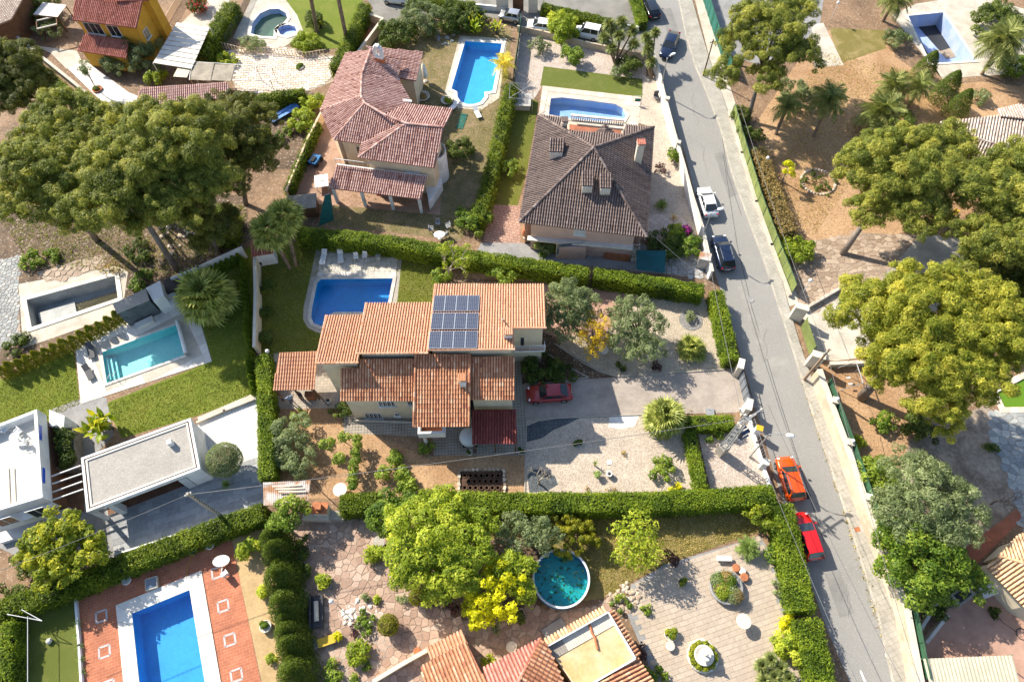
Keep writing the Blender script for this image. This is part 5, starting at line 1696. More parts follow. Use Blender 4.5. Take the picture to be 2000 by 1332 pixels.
# ---- house with the dark hipped roof
H3 = thing('dark_roofed_house','pink walled house under a large dark brown hipped roof with dormers','house',G(1150,400))
ze,za = 5.2,8.7
SW,SE,NE,NW,AP = (1014,434),(1263,463),(1277,249),(1052,225),(1160,289)
def r3_(key,px,refs,**kw): return rp(H3,key,px,refs,TILE_G,g=.55,wmat=MATS['render_pink'],pitch=.27,**kw)
apx = G(*AP,za)
r3_('s',[SW,SE,AP],[(*SW,ze),(*SE,ze),(*AP,za)],seed=41,tone=(.2,.8))
r3_('w',[NW,SW,AP],[(*SW,ze),(*NW,ze),(*AP,za)],seed=42,tone=(.2,.8))
r3_('e',[SE,NE,AP],[(*SE,ze),(*NE,ze),(*AP,za)],seed=43,tone=(.2,.8))
r3_('n',[NW,(1100,231),(1108,256),(1216,263),(1222,244),NE,AP],[(*NW,ze),(*NE,ze),(*AP,za)],seed=44,body=False,tone=(.2,.8))
for k,c in enumerate((SW,SE,NE,NW)): ridge(H3,apx,G(*c,ze),TILE_G,.16,seed=70 + k,lift=.06)
f3 = face(UP['s'],0,1,.55)
opening_px(H3,f3,1121,448,1144,459,mull=1,pane='pale_blind')
fl = GP(1030,462,*f3); fr_ = GP(1236,480,*f3)
MB().bar(fl - H3.location + Vector((0,-.25,0)),fr_ - H3.location + Vector((0,-.25,0)),.6,.2).build('ledge',[MATS['stone_white']],H3)
# garage box and terrace below the ledge
p0 = G(1115,500); p0.z = 0
MB().prism([p - H3.location for p in GL([(1085,505),(1142,508),(1146,488),(1088,484)],0)],-.05,2.1).build('garage_block',[MATS['render_pink']],H3)
g = (G(1085,505),Vector((.02,-1,0)))
opening_px(H3,(G(1085,505) + Vector((0,-.03,0)),Vector((.05,-1,0)).normalized()),1087,474,1141,497,mull=0,sill=False,pane='blue_glass',name='garage_door',frame='stone_white')
MB().prism([p - H3.location for p in GL([(1150,498),(1240,508),(1244,490),(1155,482)],0)],-.05,1.5).build('terrace_block',[MATS['stone_pale']],H3)
MB().prism([p - H3.location for p in GL([(1178,506),(1228,512),(1230,502),(1180,497)],0)],-.05,1.1).build('planter_wall',[MATS['terracotta']],H3)
for k in range(5):
 MB().prism([p - H3.location for p in GL([(1231,492 + 4 * k),(1246,493 + 4 * k),(1246,497 + 4 * k),(1231,496 + 4 * k)],0)],-.05,1.7 - .32 * k).build('step',[MATS['stone_pale']],H3)
MB().bar(G(1234,477,2.4) - H3.location,G(1250,479,2.4) - H3.location,.05).build('rail',[MATS['white_paint']],H3)
for k in range(5): MB().tube([G(1234 + 4 * k,477 + .5 * k,1.6) - H3.location,G(1234 + 4 * k,477 + .5 * k,2.4) - H3.location],.025,5).build('baluster',[MATS['white_paint']],H3)
chimney(H3,1103,238,5.5,7.2,.6,'stone_pale',TILE_G)
chimney(H3,1252,282,5.6,8.6,.75,'stone_pale',TILE_M,dp=.6)
nS = (G(*SE,ze) - G(*SW,ze)).cross(apx - G(*SW,ze)).normalized()
def dormer(px,py,wd,dp,yaw,mat=TILE_G):
 """small mono-pitch dormer: tiles, cheeks, louvred front"""
 n = UP['s']; c = GP(px,py,G(*SW,ze),nS)
 t = H3.location
 d = bpy.data.objects.new('dormer',None); COL.objects.link(d); d.parent = H3
 f = c - t
 R = Matrix.Rotation(yaw,3,'Z')
 def w_(x,y,z): return f + R @ Vector((x,y,z))
 P4 = [w_(-wd / 2 - .12,-.2,.95),w_(wd / 2 + .12,-.2,.95),w_(wd / 2 + .12,dp,1.28),w_(-wd / 2 - .12,dp,1.28)]
 nn = (P4[1] - P4[0]).cross(P4[3] - P4[0]).normalized()
 tiles(d,[p + Vector((0,0,0)) for p in P4],nn,mat,pitch=.27,seed=5,thick=.08,tone=(.2,.8))
 mb = MB().box((0,0,0),(wd,dp + .6,1.3),0);
 V = [w_(v[0],v[1] + dp / 2,v[2] + .2) for v in mb.V]
 put('cheeks',mesh('cheeks',V,mb.F,MATS['stone_pale']),None,d)
 for k in range(5):
  m2 = MB().box(w_(-wd / 2 + .12 + k * (wd - .24) / 4,-.33,.55),(.07,.06,.5),yaw); m2.build('louvre',[MATS['white_paint']],d)
dormer(1146,372,1.05,1.5,-.07); dormer(1181,376,1.05,1.5,-.07)
nW = (G(*SW,ze) - G(*NW,ze)).cross(apx - G(*NW,ze)).normalized(); _sv = nS
nS = nW; SWb = SW; dormer(1086,306,1.4,1.4,-.1); nS = _sv
# roof terrace with balustrade on the north side
MB().prism([p - H3.location for p in GL([(1108,240),(1218,252),(1214,268),(1106,258)],4.2)],-.05,4.2).build('terrace_block',[MATS['render_peach']],H3)
MB().prism([p - H3.location for p in GL([(1112,243),(1214,254),(1211,264),(1112,256)],4.22)],4.2,4.23).build('terrace_floor',[MATS['terracotta_floor']],H3)
bl = [G(1114,236,4.2),G(1218,246,4.2)]
for (za_,wd,ht) in ((4.28,.3,.16),(5.05,.3,.14)): MB().bar(bl[0] - H3.location + Vector((0,0,za_ - 4.2)),bl[1] - H3.location + Vector((0,0,za_ - 4.2)),wd,ht).build('balustrade_rail',[MATS['stone_white']],H3)
for k in range(24):
 p = bl[0] + (bl[1] - bl[0]) * (k + .5) / 24 - H3.location
 MB().lathe((p.x,p.y,4.35),[(.07,0),(.09,.2),(.05,.4),(.08,.62)],8).build('baluster',[MATS['stone_white']],H3)
dn = [G(1160,262,6.3),G(1182,243,6.6),G(1203,262,6.3),G(1183,279,7.2)]
tiles(H3,[dn[0],G(1164,278,6.6),G(1183,282,7.1),dn[1]],(dn[1] - dn[0]).cross(G(1164,278,6.6) - dn[0]).normalized() * (-1 if (dn[1] - dn[0]).cross(G(1164,278,6.6) - dn[0]).z < 0 else 1),TILE_G,seed=46)
nn = (dn[2] - dn[1]).cross(G(1183,282,7.1) - dn[1]).normalized(); nn = nn if nn.z > 0 else -nn
tiles(H3,[dn[1],dn[2],G(1200,277,6.6),G(1183,282,7.1)],nn,TILE_G,seed=47)

# ---- yellow house
H1 = thing('yellow_house','bright ochre house with rose tiled roofs and white framed windows','house',G(230,120))
OC = MATS['render_ochre']
m_ = rp(H1,'m',[(150,-40),(142,39),(266,55),(286,-30)],[(142,39,5.4),(266,55,5.4),(150,-40,7.6)],TILE_M,wmat=OC,seed=81,g=.3)
rp(H1,'top',[(222,-30),(226,3),(290,1),(300,-25)],[(226,3,6.9),(290,1,6.9),(222,-30,7.9)],TILE_M,wmat=OC,seed=82,g=.2)
rp(H1,'low',[(167,66),(250,80),(247,114),(151,99)],[(151,99,2.6),(247,114,2.6),(167,66,3.5)],TILE_M,wmat=OC,seed=83,g=.3)
pw_ = face(UP['m'],1,2,.3)
opening_px(H1,pw_,167,46,199,66,mull=2)
opening_px(H1,pw_,213,51,234,71,mull=1)
pe_ = face(UP['m'],2,3,.3)
opening(H1,UP['m'][2] * .72 + UP['m'][3] * .28 + Vector((-.28,.0,-2.6)),pe_[1],1.1,1.3,mull=1)

# ---- long low outbuilding with tiles beyond the pines
H1b = thing('outbuilding','long low ochre outbuilding with a pale ribbed tile roof behind the pines','outbuilding',G(380,230))
rp(H1b,'ob',[(274,172),(444,161),(452,190),(262,212)],[(262,212,2.7),(452,190,2.7),(274,172,3.3)],TILE_P,wmat=OC,seed=84,g=.25,tone=(.4,1.1))
H1c = thing('neighbour_house','brown roofed building at the corner beyond the white yard','house',G(20,70))
rp(H1c,'nb',[(-30,-30),(60,-30),(22,38),(-30,60)],[(22,38,3.6),(-30,60,3.6),(20,-30,4.4)],TILE_A,wmat=MATS['timber_brown'],seed=85)

# ---- low house across the street behind the palms
H4 = thing('low_house','low house with broad pale ash coloured tile roofs behind the palms','house',G(1960,330))
rp(H4,'k1',[(1835,240),(1955,226),(2080,236),(2080,292),(1958,287),(1872,260)],[(1872,260,4.4),(1958,287,4.4),(1955,226,3.9)],TILE_A,wmat=MATS['render_cream'],seed=91,pitch=.32)
rp(H4,'k2',[(1872,260),(1958,287),(1968,330),(1905,312),(1850,290)],[(1872,260,4.4),(1958,287,4.4),(1905,312,3.4)],TILE_A,wmat=MATS['render_cream'],seed=92,pitch=.32)
rp(H4,'k3',[(1958,287),(2080,292),(2080,345),(1968,330)],[(1958,287,4.4),(2080,292,4.4),(1968,330,3.4)],TILE_A,wmat=MATS['render_cream'],seed=93,pitch=.32)
rp(H4,'k4',[(1948,215),(1990,205),(2080,222),(2080,240),(1955,228)],[(1955,228,4.2),(2080,240,4.2),(1990,205,3.8)],TILE_A,wmat=MATS['render_cream'],seed=94,pitch=.32)
ridge(H4,UP['k1'][5],UP['k1'][4],TILE_A,.15,seed=1); ridge(H4,UP['k1'][4],UP['k1'][3],TILE_A,.15,seed=2)

# ---- house at the lower right edge
H5 = thing('sandy_roofed_house','house with sandy ribbed tile roofs beside the rose coloured court','house',G(1985,1150))
rp(H5,'s1',[(1953,1083),(1988,1046),(2090,1010),(2090,1100),(1996,1098)],[(1953,1083,3.4),(2000,1100,3.5),(1988,1046,3.0)],TILE_S,seed=95,pitch=.3)
rp(H5,'s2',[(1926,1106),(1952,1085),(1998,1099),(2090,1130),(2090,1240),(2003,1188)],[(1926,1106,2.7),(2003,1188,2.7),(1975,1092,3.45)],TILE_S,seed=96,pitch=.3)
ridge(H5,UP['s2'][1],UP['s2'][2],TILE_S,.14,seed=3)

# ---- roofs of the near house at the bottom edge
H6 = thing('near_house','near house with weathered terracotta roofs around a sunlit roof terrace','house',G(1060,1400))
W6 = MATS['render_peach']
rp(H6,'l1',[(832,1266),(901,1231),(914,1256),(843,1288)],[(832,1266,2.5),(901,1231,2.5),(914,1256,2.85)],TILE_O,wmat=W6,seed=101,pitch=.3,g=.15)
rp(H6,'l2',[(821,1302),(911,1254),(952,1337),(990,1420),(860,1420)],[(821,1302,2.9),(911,1254,2.9),(952,1337,3.5)],TILE_R,wmat=W6,seed=102,pitch=.3,tone=(.1,1.1))
rp(H6,'m1',[(943,1305),(1056,1247),(1012,1332),(970,1420),(985,1420)],[(943,1305,3.0),(1056,1247,3.0),(1012,1332,4.0)],TILE_M,wmat=W6,seed=103,pitch=.3,tone=(.5,1.3))
rp(H6,'n1',[(1056,1247),(1067,1255),(1104,1337),(1140,1420),(970,1420),(1012,1332)],[(1012,1332,4.0),(970,1420,4.0),(1104,1337,3.1)],TILE_R,wmat=W6,seed=104,pitch=.3)
rp(H6,'e1',[(1244,1283),(1278,1334),(1320,1420),(1120,1420),(1135,1360)],[(1278,1334,2.9),(1320,1420,2.9),(1135,1360,3.8)],TILE_R,wmat=W6,seed=105,pitch=.3)
ridge(H6,UP['m1'][1],UP['m1'][2],TILE_M,.14,seed=4); ridge(H6,UP['m1'][2],UP['m1'][3],TILE_M,.14,seed=5)
# roof terrace
o = H6.location
tr = GL([(1069,1262),(1187,1196),(1240,1286),(1130,1350)],3.0)
MB().prism([p - o for p in tr],-.1,3.0).build('terrace_block',[W6],H6)
MB().prism([p - o for p in GL([(1072,1264),(1186,1199),(1237,1285),(1130,1346)],3.01)],3.0,3.012).build('terrace_floor',[MATS['plaster_terrace']],H6)
A,B,C_,D = (p - o for p in tr)
for k in range(26):
 f = (k + .5) / 26
 a = A + (B - A) * f + Vector((0,0,.05)); b = a + (C_ - B) * .27
 MB().bar(a + (b - a) * .04,b,(B - A).length / 26 - .02,.04).build('board',[MATS['timber_grey' if k < 6 else 'stone_pale']],H6)
for nm,p,q in (('parapet',A,B),('parapet',B,C_),('parapet',C_,D)):
 MB().bar(p + Vector((0,0,.2)),q + Vector((0,0,.2)),.12,.4).build(nm,[MATS['render_white']],H6)
for k,(p,q) in enumerate(((tr[0],tr[1]),(tr[1],tr[2]))):
 n = Vector(((q - p).y,-(q - p).x,0)).normalized()
 n = n if n.dot(p - (tr[0] + tr[2]) / 2) > 0 else -n
 P4 = [p + n * .55 - Vector((0,0,.25)),q + n * .55 - Vector((0,0,.25)),q + n * .06 + Vector((0,0,.15)),p + n * .06 + Vector((0,0,.15))]
 nn = (P4[1] - P4[0]).cross(P4[3] - P4[0]).normalized(); nn = nn if nn.z > 0 else -nn
 tiles(H6,P4,nn,TILE_S if k == 0 else TILE_R,pitch=.29,seed=110 + k,thick=.1)
for (x,y,r) in ((1153,1224,.4),(1159,1240,.2),(1165,1258,.5)):
 p = G(x,y,3.12)
 t = MB().tube([(-.35,0,0),(.35,0,0)],.1,8).build('loose_tile',[MATS['terracotta']]); t.location = p; t.rotation_euler = (0,0,-.9 - r)
 tag(t,{.4: 'loose roof tile lying farthest up the boards of the sunlit roof terrace',.2: 'middle loose roof tile on the boards of the sunlit roof terrace',.5: 'loose roof tile lying on the bare plaster of the roof terrace'}[r],'roof tile')

# ---- modern white house
H7 = thing('modern_house','modern white flat roofed house with a parapet roof terrace','house',G(60,1000))
o = H7.location
zT = 4.4
C4 = [G(-60,850,zT),G(72,799,zT),G(83,971,zT),G(-60,1014,zT)]
c4 = [(p.x - o.x,p.y - o.y) for p in C4]
inn = [(p.x,p.y) for p in inset(c4,.28)]
MB().prism(c4,3.0,zT,holes=[inn]).build('parapet',[MATS['render_white']],H7)
MB().prism(inset(c4,.01),2.9,3.45).build('roof_terrace',[MATS['stone_white']],H7)
MB().prism(inset(c4,.25),-.1,2.9).build('wall',[MATS['timber_deck']],H7)
sw7 = (C4[2],Vector(((C4[3] - C4[2]).y,-(C4[3] - C4[2]).x,0)).normalized())
n7 = sw7[1] if sw7[1].y < 0 else -sw7[1]
MB().prism([(p[0] + n7.x * k,p[1] + n7.y * k) for p,k in ((c4[2],.02),(c4[3],.02),(c4[3],.9),(c4[2],.9))],2.0,3.0).build('lintel',[MATS['render_white']],H7)
MB().prism([(p[0] + n7.x * k,p[1] + n7.y * k) for p,k in ((c4[2],-.2),(c4[3],-.2),(c4[3],1.2),(c4[2],1.2))],-.1,.5).build('base_wall',[MATS['render_white']],H7)
for (x0,y0,x1,y1) in ((58,991,97,1009),(-10,1010,34,1026)):
 opening_px(H7,(C4[2] + n7 * .93,n7),x0,y0,x1,y1,frame='render_white',mull=1,sill=False)
e7 = Vector(((C4[2] - C4[1]).y,-(C4[2] - C4[1]).x,0)).normalized(); e7 = e7 if e7.x > 0 else -e7
for (x,y0,y1) in ((79.5,831,859),(85.5,914,943)):
 for k in range(5):
  p = GP(x,y0 + (y1 - y0) * (k + .5) / 5,C4[1] + e7 * .015,e7) - o
  MB().box((p.x,p.y,p.z),(.05,.3,.34),math.atan2(e7.y,e7.x)).build('blue_tile',[MATS['blue_tile']],H7)
# low wall block and planter on the north east side
MB().prism([p - o for p in GL([(96,800),(126,812),(124,838),(96,832)],2.2)],-.1,2.2).build('side_block',[MATS['render_white']],H7)
for x in (16,27):
 a,b = G(x,915,3.5) - o,G(x + 3,985,3.5) - o
 MB().bar(a,b,.14,.1).build('coping_strip',[MATS['stone_pale']],H7)
pl = thing('planter','long timber planter with a clipped dark hedge on the white house wall','planter',G(118,870))
o2 = pl.location
MB().prism([p - o2 for p in GL([(98,836),(142,834),(148,912),(104,916)],1.6)],-.05,1.6,holes=[[p - o2 for p in GL([(101,838),(139,837),(145,909),(107,913)],1.6)]]).build('box',[MATS['timber_grey']],pl)
for k in range(3): MB().bar(G(100 + 2 * k,845 + 25 * k,1.62) - o2,G(113 + 2 * k,843 + 25 * k,1.62) - o2,.07).build('slat',[MATS['timber_brown']],pl)
fo,_B = foliage_part('foliage',[(G(124,850,2.0),1.0,1.1,.7),(G(127,872,2.0),1.0,1.2,.7),(G(130,896,2.0),1.0,1.1,.7)],'dark',pl,77,1.3,0,o2)

# ---- carport with gravel roof
H8 = thing('carport','white carport with a flat pale gravel roof and timber clad back wall','carport',G(330,960))
o = H8.location
zT = 3.3
C4 = [G(158,894,zT),G(372,816,zT),G(391,915,zT),G(169,1000,zT)]
c4 = [(p.x - o.x,p.y - o.y) for p in C4]
rim1,rim2,rim3 = inset(c4,.22),inset(c4,.34),inset(c4,.5)
MB().prism(c4,2.75,zT,holes=[rim1]).build('fascia',[MATS['render_white']],H8)
MB().prism(rim1,2.9,zT - .1,holes=[rim2]).build('gutter',[MATS['timber_brown']],H8)
MB().prism(rim2,2.9,zT - .02,holes=[rim3]).build('upstand',[MATS['stone_white']],H8)
MB().prism(rim3,2.8,zT - .12).build('gravel_bed',[MATS['gravel_roof']],H8)
def lp(u,v,z=0):
 a = Vector(c4[0]) * (1 - u) * (1 - v) + Vector(c4[1]) * u * (1 - v) + Vector(c4[2]) * u * v + Vector(c4[3]) * (1 - u) * v
 return (a.x,a.y)
MB().prism([lp(.84,.02),lp(.995,.02),lp(.995,.98),lp(.84,.98)],-.1,2.75).build('store_wall',[MATS['render_white']],H8)
for k in range(30):
 u0,u1 = .03 + .81 * k / 30,.03 + .81 * (k + 1) / 30 - .002
 MB().prism([lp(u0,.45),lp(u1,.45),lp(u1,.48),lp(u0,.48)],-.05,2.75).build('board',[MATS['timber_deck']],H8)
MB().prism([lp(.0,.93),lp(.03,.93),lp(.03,.99),lp(.0,.99)],-.1,2.75).build('pillar',[MATS['render_white']],H8)
MB().prism([lp(.14,.86),lp(.19,.86),lp(.19,.99),lp(.14,.99)],-.1,2.75).build('pillar',[MATS['render_white']],H8)
MB().prism([lp(.02,.5),lp(.84,.5),lp(.84,.9),lp(.02,.9)],.03,.05).build('floor',[MATS['timber_deck']],H8)
MB().prism([lp(.765,.9),lp(.835,.9),lp(.835,.99),lp(.765,.99)],0,2.5).build('glazed_screen',[MATS['pale_blind']],H8)
p = G(329,862,3.9) - o
MB().box((p.x,p.y,3.5),(.42,.42,.7),.3).build('vent_stack',[MATS['render_white']],H8)
for k,(x0,y0,x1,y1) in enumerate(((101,930,158,909),(102,945,160,925),(103,961,161,940),(104,976,163,955))):
 b = MB().bar(G(x0,y0,3.0),G(x1,y1,3.0),.09,.14).build('pergola_beam',[MATS['white_paint']])
 tag(b,('first','second','third','fourth')[k] + ' white beam from the north between the modern house and the carport','beam','white beams above the deck')

# ---- stone clad pool house
H9 = thing('pool_house','slate clad pool house with a flat pebble roof beside the turquoise pool','pool house',G(270,620))
o = H9.location
C4 = [G(221,594,2.7),G(284,565,2.7),G(291,586,2.7),G(229,612,2.7)]
c4 = [(p.x - o.x,p.y - o.y) for p in C4]
MB().prism(c4,-.1,2.65).build('wall',[MATS['slate_clad']],H9)
MB().prism(inset(c4,-.03),2.65,2.75).build('roof_slab',[MATS['gravel_roof']],H9)
C4 = [G(284,562,2.6),G(312,548,2.6),G(320,578,2.6),G(299,588,2.6)]
MB().prism([p - o for p in C4],-.1,2.55).build('shower_wall',[MATS['render_white']],H9)
sc = G(300,592) - o
MB().prism([p - o for p in GL([(262,632),(296,616),(299,626),(266,642)],.6)],-.02,.6).build('bench',[MATS['stone_white']],H9)
p = GP(262,605,G(240,640) + Vector((0,0,0)),Vector((.38,-.92,0)).normalized()) - o
for k in range(1): MB().box((p.x,p.y,2.0),(.9,.06,.06),.42).build('spout',[MATS['metal_grey']],H9)
dk2 = thing('service_hatch','dark recess with a white hatch door beside the pool house','service box',G(330,590))
MB().prism([p - dk2.location for p in GL([(318,548),(345,538),(350,562),(322,572)],1.6)],-.05,1.6).build('box',[MATS['metal_dark']],dk2)
MB().prism([p - dk2.location for p in GL([(322,579),(340,570),(350,588),(334,598)],1.2)],-.05,1.2).build('hatch',[MATS['render_white']],dk2)

# ---- little tool house by the palms
H10 = thing('tool_house','small white tool house with a red tiled roof below the twin palms','shed',G(520,515))
rp(H10,'th',[(490,470),(528,463),(534,494),(491,501)],[(491,501,2.1),(534,494,2.1),(490,470,2.6)],TILE_M,wmat=MATS['render_white'],seed=88,g=.12)
opening_px(H10,face(UP['th'],3,2,.12),502,511,513,519,mull=0,sill=False)
# ------------------------------------------------------------------ boundary walls, fences, gates
wall('street_wall','long pale wall along the street pavement below the great pine',[(1588,742),(1594,762),(1636,878),(1672,987),(1712,1090),(1750,1195),(1775,1332),(1818,1470)],1.9,.45,'street_wall','stone_pale')
def wfence(name,label,pts,h,mat,mm,posts=2.2,rails=2,cat='fence',r=.035):
 o = thing(name,label,cat,pts[0])
 for a,b in zip(pts[:-1],pts[1:]):
  a,b = a - pts[0],b - pts[0]
  n = max(1,round((b - a).length / posts))
  for k in range(n):
   p = a + (b - a) * k / n; q = a + (b - a) * (k + 1) / n
   MB().tube([p,p + Vector((0,0,h))],r,6).build('post',[MATS[mat]],o)
   if mm:
    d = (q - p).normalized(); y = Vector((-d.y,d.x,0))
    V = []
    for i in range(5):
     s = p + (q - p) * (.02 + .96 * i / 4) + y * .03 * math.sin(i * 1.6 + k * 2)
     V += [s + Vector((0,0,.04)),s + Vector((0,0,h * .97))]
    put('panel',mesh('panel',V,[(2 * i,2 * i + 2,2 * i + 3,2 * i + 1) for i in range(4)],MATS[mm]),None,o)
  for k in range(rails):
   z = Vector((0,0,h * (1.0 - .9 * k / max(1,rails - 1))))
   MB().bar(a + z,b + z,.035).build('rail',[MATS[mat]],o)
 return o
_pts = [G(x,y) + Vector((.55,.1,1.2)) for x,y in ((1594,762),(1636,878),(1672,987),(1712,1090),(1750,1195),(1775,1332))]
wfence('wire_fence','dark green wire fence standing behind the long pale street wall',_pts,1.3,'fence_green','fence_green',2.5)
for k,(x,y) in enumerate(((1609,800),(1637,880),(1671,985))):
 p = thing('wall_pier',('northern','middle','southern')[k] + ' lamp topped pier on the long pale street wall','wall pier',G(x,y) + Vector((.3,0,0)),-.35,'piers of the street wall')
 MB().box((0,0,1.1),(.5,.5,2.3)).build('pier',[MATS['street_wall']],p)
 MB().box((0,0,2.29),(.62,.62,.09)).build('cap',[MATS['stone_pale']],p)
 MB().lathe((0,0,2.33),[(.05,0),(.05,.12),(.16,.2),(.18,.34),(.1,.45)],10).build('lamp_globe',[MATS['lamp_white']],p)
wfence('screen_fence','olive green screened fence along the pavement by the dry garden',GL([(1428,226),(1450,305),(1478,398),(1508,480),(1545,575)]),1.9,'fence_green','fence_olive',1.8)
wfence('court_fence','dark green tennis court fence at the top of the street',GL([(1366,-20),(1388,50),(1402,92),(1424,150)]),2.2,'fence_green','net_green',2.2)
wall('low_wall','low concrete wall carrying the olive green fence',[(1424,222),(1447,303),(1475,398),(1505,482),(1541,578)],.45,.3,'concrete_pale',None)
# gate across the street
gp = thing('gate_pillar','broad stone gate pillar north of the green louvred gate','gate pillar',G(1552,622),-.38)
MB().box((0,0,1.1),(1.25,.6,2.4)).build('pillar',[MATS['stone_pale']],gp); MB().box((0,0,2.33),(1.35,.7,.1)).build('cap',[MATS['stone_pale']],gp)
gp = thing('gate_pillar','stone gate pillar with letter slot south of the green louvred gate','gate pillar',G(1583,714),-.38)
MB().box((0,0,1.1),(1.2,.6,2.4)).build('pillar',[MATS['stone_pale']],gp); MB().box((0,0,2.33),(1.3,.7,.1)).build('cap',[MATS['stone_pale']],gp)
gt = thing('louvred_gate','olive green louvred metal gate between two stone pillars','gate',G(1563,640))
a,b = G(1563,640) - gt.location,G(1580,694) - gt.location
for k in range(22):
 z = .15 + k * .085
 MB().bar(a + Vector((0,0,z)),b + Vector((0,0,z)),.05,.055).build('slat',[MATS['fence_olive']],gt)
for f in (0,.5,1): MB().bar(a + (b - a) * f + Vector((.05,0,.0)),a + (b - a) * f + Vector((.05,0,2.05)),.08).build('post',[MATS['fence_green']],gt)
wall('terrace_wall','cream retaining wall beside the gate drive under the pine',[(1618,716),(1700,712),(1780,690)],.7,.25,'render_cream','stone_pale')
wall('kerb_wall','low dark edged wall running up from the gate under the pine',[(1570,606),(1640,565),(1660,552)],.5,.3,'concrete_pale',None)
# walls of the middle houses along the street
wall('garden_wall','white wall between the rock garden and the street beside the dark roofed house',[(1270,118),(1281,148),(1292,200),(1315,288),(1331,342),(1347,402),(1366,462),(1384,545)],1.6,.22,'render_white','stone_pale')
for k,(x,y) in enumerate(((1297,215),(1318,300))):
 o = MB().box((0,0,.9),(.42,.42,1.95)).box((0,0,1.9),(.52,.52,.1)).build('wall_pier',[MATS['stone_pale']]); o.location = G(x,y) + Vector((.1,0,0)); o.rotation_euler.z = -.3
 tag(o,('upper','lower')[k] + ' square pier in the white wall of the rock garden','wall pier')
wall('garden_wall','low beige wall between the side street and the gravel court',[(1012,62),(1060,72),(1140,92),(1262,118)],.9,.22,'street_wall',None)
wall('garden_wall','white walled bed along the far side of the side street',[(1062,20),(1130,36),(1205,56),(1245,62)],.8,.25,'render_white',None)
wall('garden_wall','pale wall at the far end of the side street',[(748,-8),(830,4),(925,18),(985,24)],.8,.25,'render_white',None)
gp = thing('gate_house','rough stone gateway with a dark door on the side street','gateway',G(1012,22),-.1)
for k,(x,w_) in enumerate(((-2.2,1.7),(2.1,1.3))):
 mb = MB(); rg = random.Random(k)
 for j in range(6): mb.box((x,0,.2 + j * .4),(w_ - rg.uniform(0,.08),.8 - rg.uniform(0,.08),.38),0)
 mb.build('pier',[MATS['stone_pale']],gp)
MB().box((0,.1,1.0),(1.5,.1,2.0)).build('door',[MATS['timber_brown']],gp)
wall('entry_wall','pale wall with a coping beside the entry of the keyhole chimney house',[(722,42),(750,52),(700,120)],1.2,.22,'render_peach','stone_pale')
wall('side_wall','peach boundary wall with ivy west of the keyhole chimney house',[(632,238),(605,292),(566,388)],1.5,.2,'render_peach',None)
wall('hedge_wall','beige wall under the shrub hedge between the two upper houses',[(1000,190),(985,280),(962,372),(950,400)],.8,.18,'street_wall',None)
wfence('net_fence','teal net fence between the two upper pools',GL([(1018,48),(1012,100),(1003,160)]),1.6,'fence_green','net_green',2)
wall('boundary_wall','cream boundary wall west of the dark lawn and the blue pool',[(507,488),(510,590),(508,692)],1.8,.22,'render_cream','stone_pale')
wall('boundary_wall','white wall behind the big fan palm of the modern house',[(350,562),(400,541),(482,503)],1.9,.22,'render_white',None)
wall('boundary_wall','grey concrete wall along the white yard of the yellow house',[(34,78),(95,128),(150,172),(205,218)],1.1,.28,'concrete','concrete_pale')
wall('boundary_wall','low white wall edging the lawn above the white gravel',[(388,826),(440,804),(497,782)],.35,.2,'concrete_pale',None)
wall('boundary_wall','low wall of the near house beside the crazy paving',[(735,1330),(790,1297),(838,1270)],.9,.22,'render_peach','stone_pale')
wall('boundary_wall','thin white wall between the forecourt and the clipped hedge',[(230,1085),(330,1052),(455,1012),(518,995)],.5,.15,'render_white',None)
wall('turf_wall','low white edging wall between the green turf and the red terrace',[(151,1172),(158,1260),(163,1340),(166,1400)],.35,.18,'render_white',None)
# driveway gate
gp = thing('gate_pillar','stone gate pillar beside the clipped hedge at the driveway','gate pillar',G(1437,728),-.35)
MB().box((0,0,.95),(.5,1.0,2.1)).build('pillar',[MATS['stone_pale']],gp); MB().box((0,0,2.04),(.6,1.1,.1)).build('cap',[MATS['stone_white']],gp)
gp = thing('gate_pillar','stone gate pillar beside the pylon at the driveway','gate pillar',G(1452,806),-.35)
MB().box((0,0,.95),(.5,1.1,2.1)).build('pillar',[MATS['stone_pale']],gp); MB().box((0,0,2.04),(.6,1.2,.1)).build('cap',[MATS['stone_white']],gp)
gt = thing('driveway_gate','grey panelled metal driveway gate standing between stone pillars','gate',G(1442,738))
a,b = Vector((0,0,0)),G(1455,795) - gt.location
for j in range(2):
 p,q = a + (b - a) * (.5 * j + .01),a + (b - a) * (.5 * j + .49)
 MB().bar(p + Vector((0,0,.75)),q + Vector((0,0,.75)),.04,1.2).build('panel',[MATS['gate_grey']],gt)
 for f in (0,.5,1): MB().bar(p + (q - p) * f,p + (q - p) * f + Vector((0,0,1.75)),.07).build('upright',[MATS['metal_dark']],gt)
 for z in (.12,1.45,1.7): MB().bar(p + Vector((0,0,z)),q + Vector((0,0,z)),.05).build('crossbar',[MATS['gate_grey']],gt)
# yard wall with mesh by the pylon
wall('yard_wall','low white wall with railing between the gravel yard and the street',[(1462,822),(1475,868),(1486,905),(1500,950)],.6,.22,'render_white',None)
wfence('yard_railing','grey wire railing on the low white yard wall by the pylon',[G(x,y) + Vector((0,0,.6)) for x,y in ((1464,830),(1476,868),(1488,908))],1.0,'metal_grey',None,.3,2,r=.015)
wfence('balustrade','terracotta balustrade fence beside the yellow house',GL([(298,82),(330,45),(362,-10)]),1.1,'render_peach',None,.35,2,r=.06)
wfence('balustrade','brown balustrade fence beside the curved pool terrace',GL([(442,82),(470,35),(492,-10)]),1.0,'timber_grey',None,.35,2,r=.06)
wfence('balustrade','ochre balustrade in front of the curved pool',GL([(430,92),(480,106),(520,104),(545,106),(600,114),(640,108)]),.9,'render_peach',None,.5,2,r=.06)

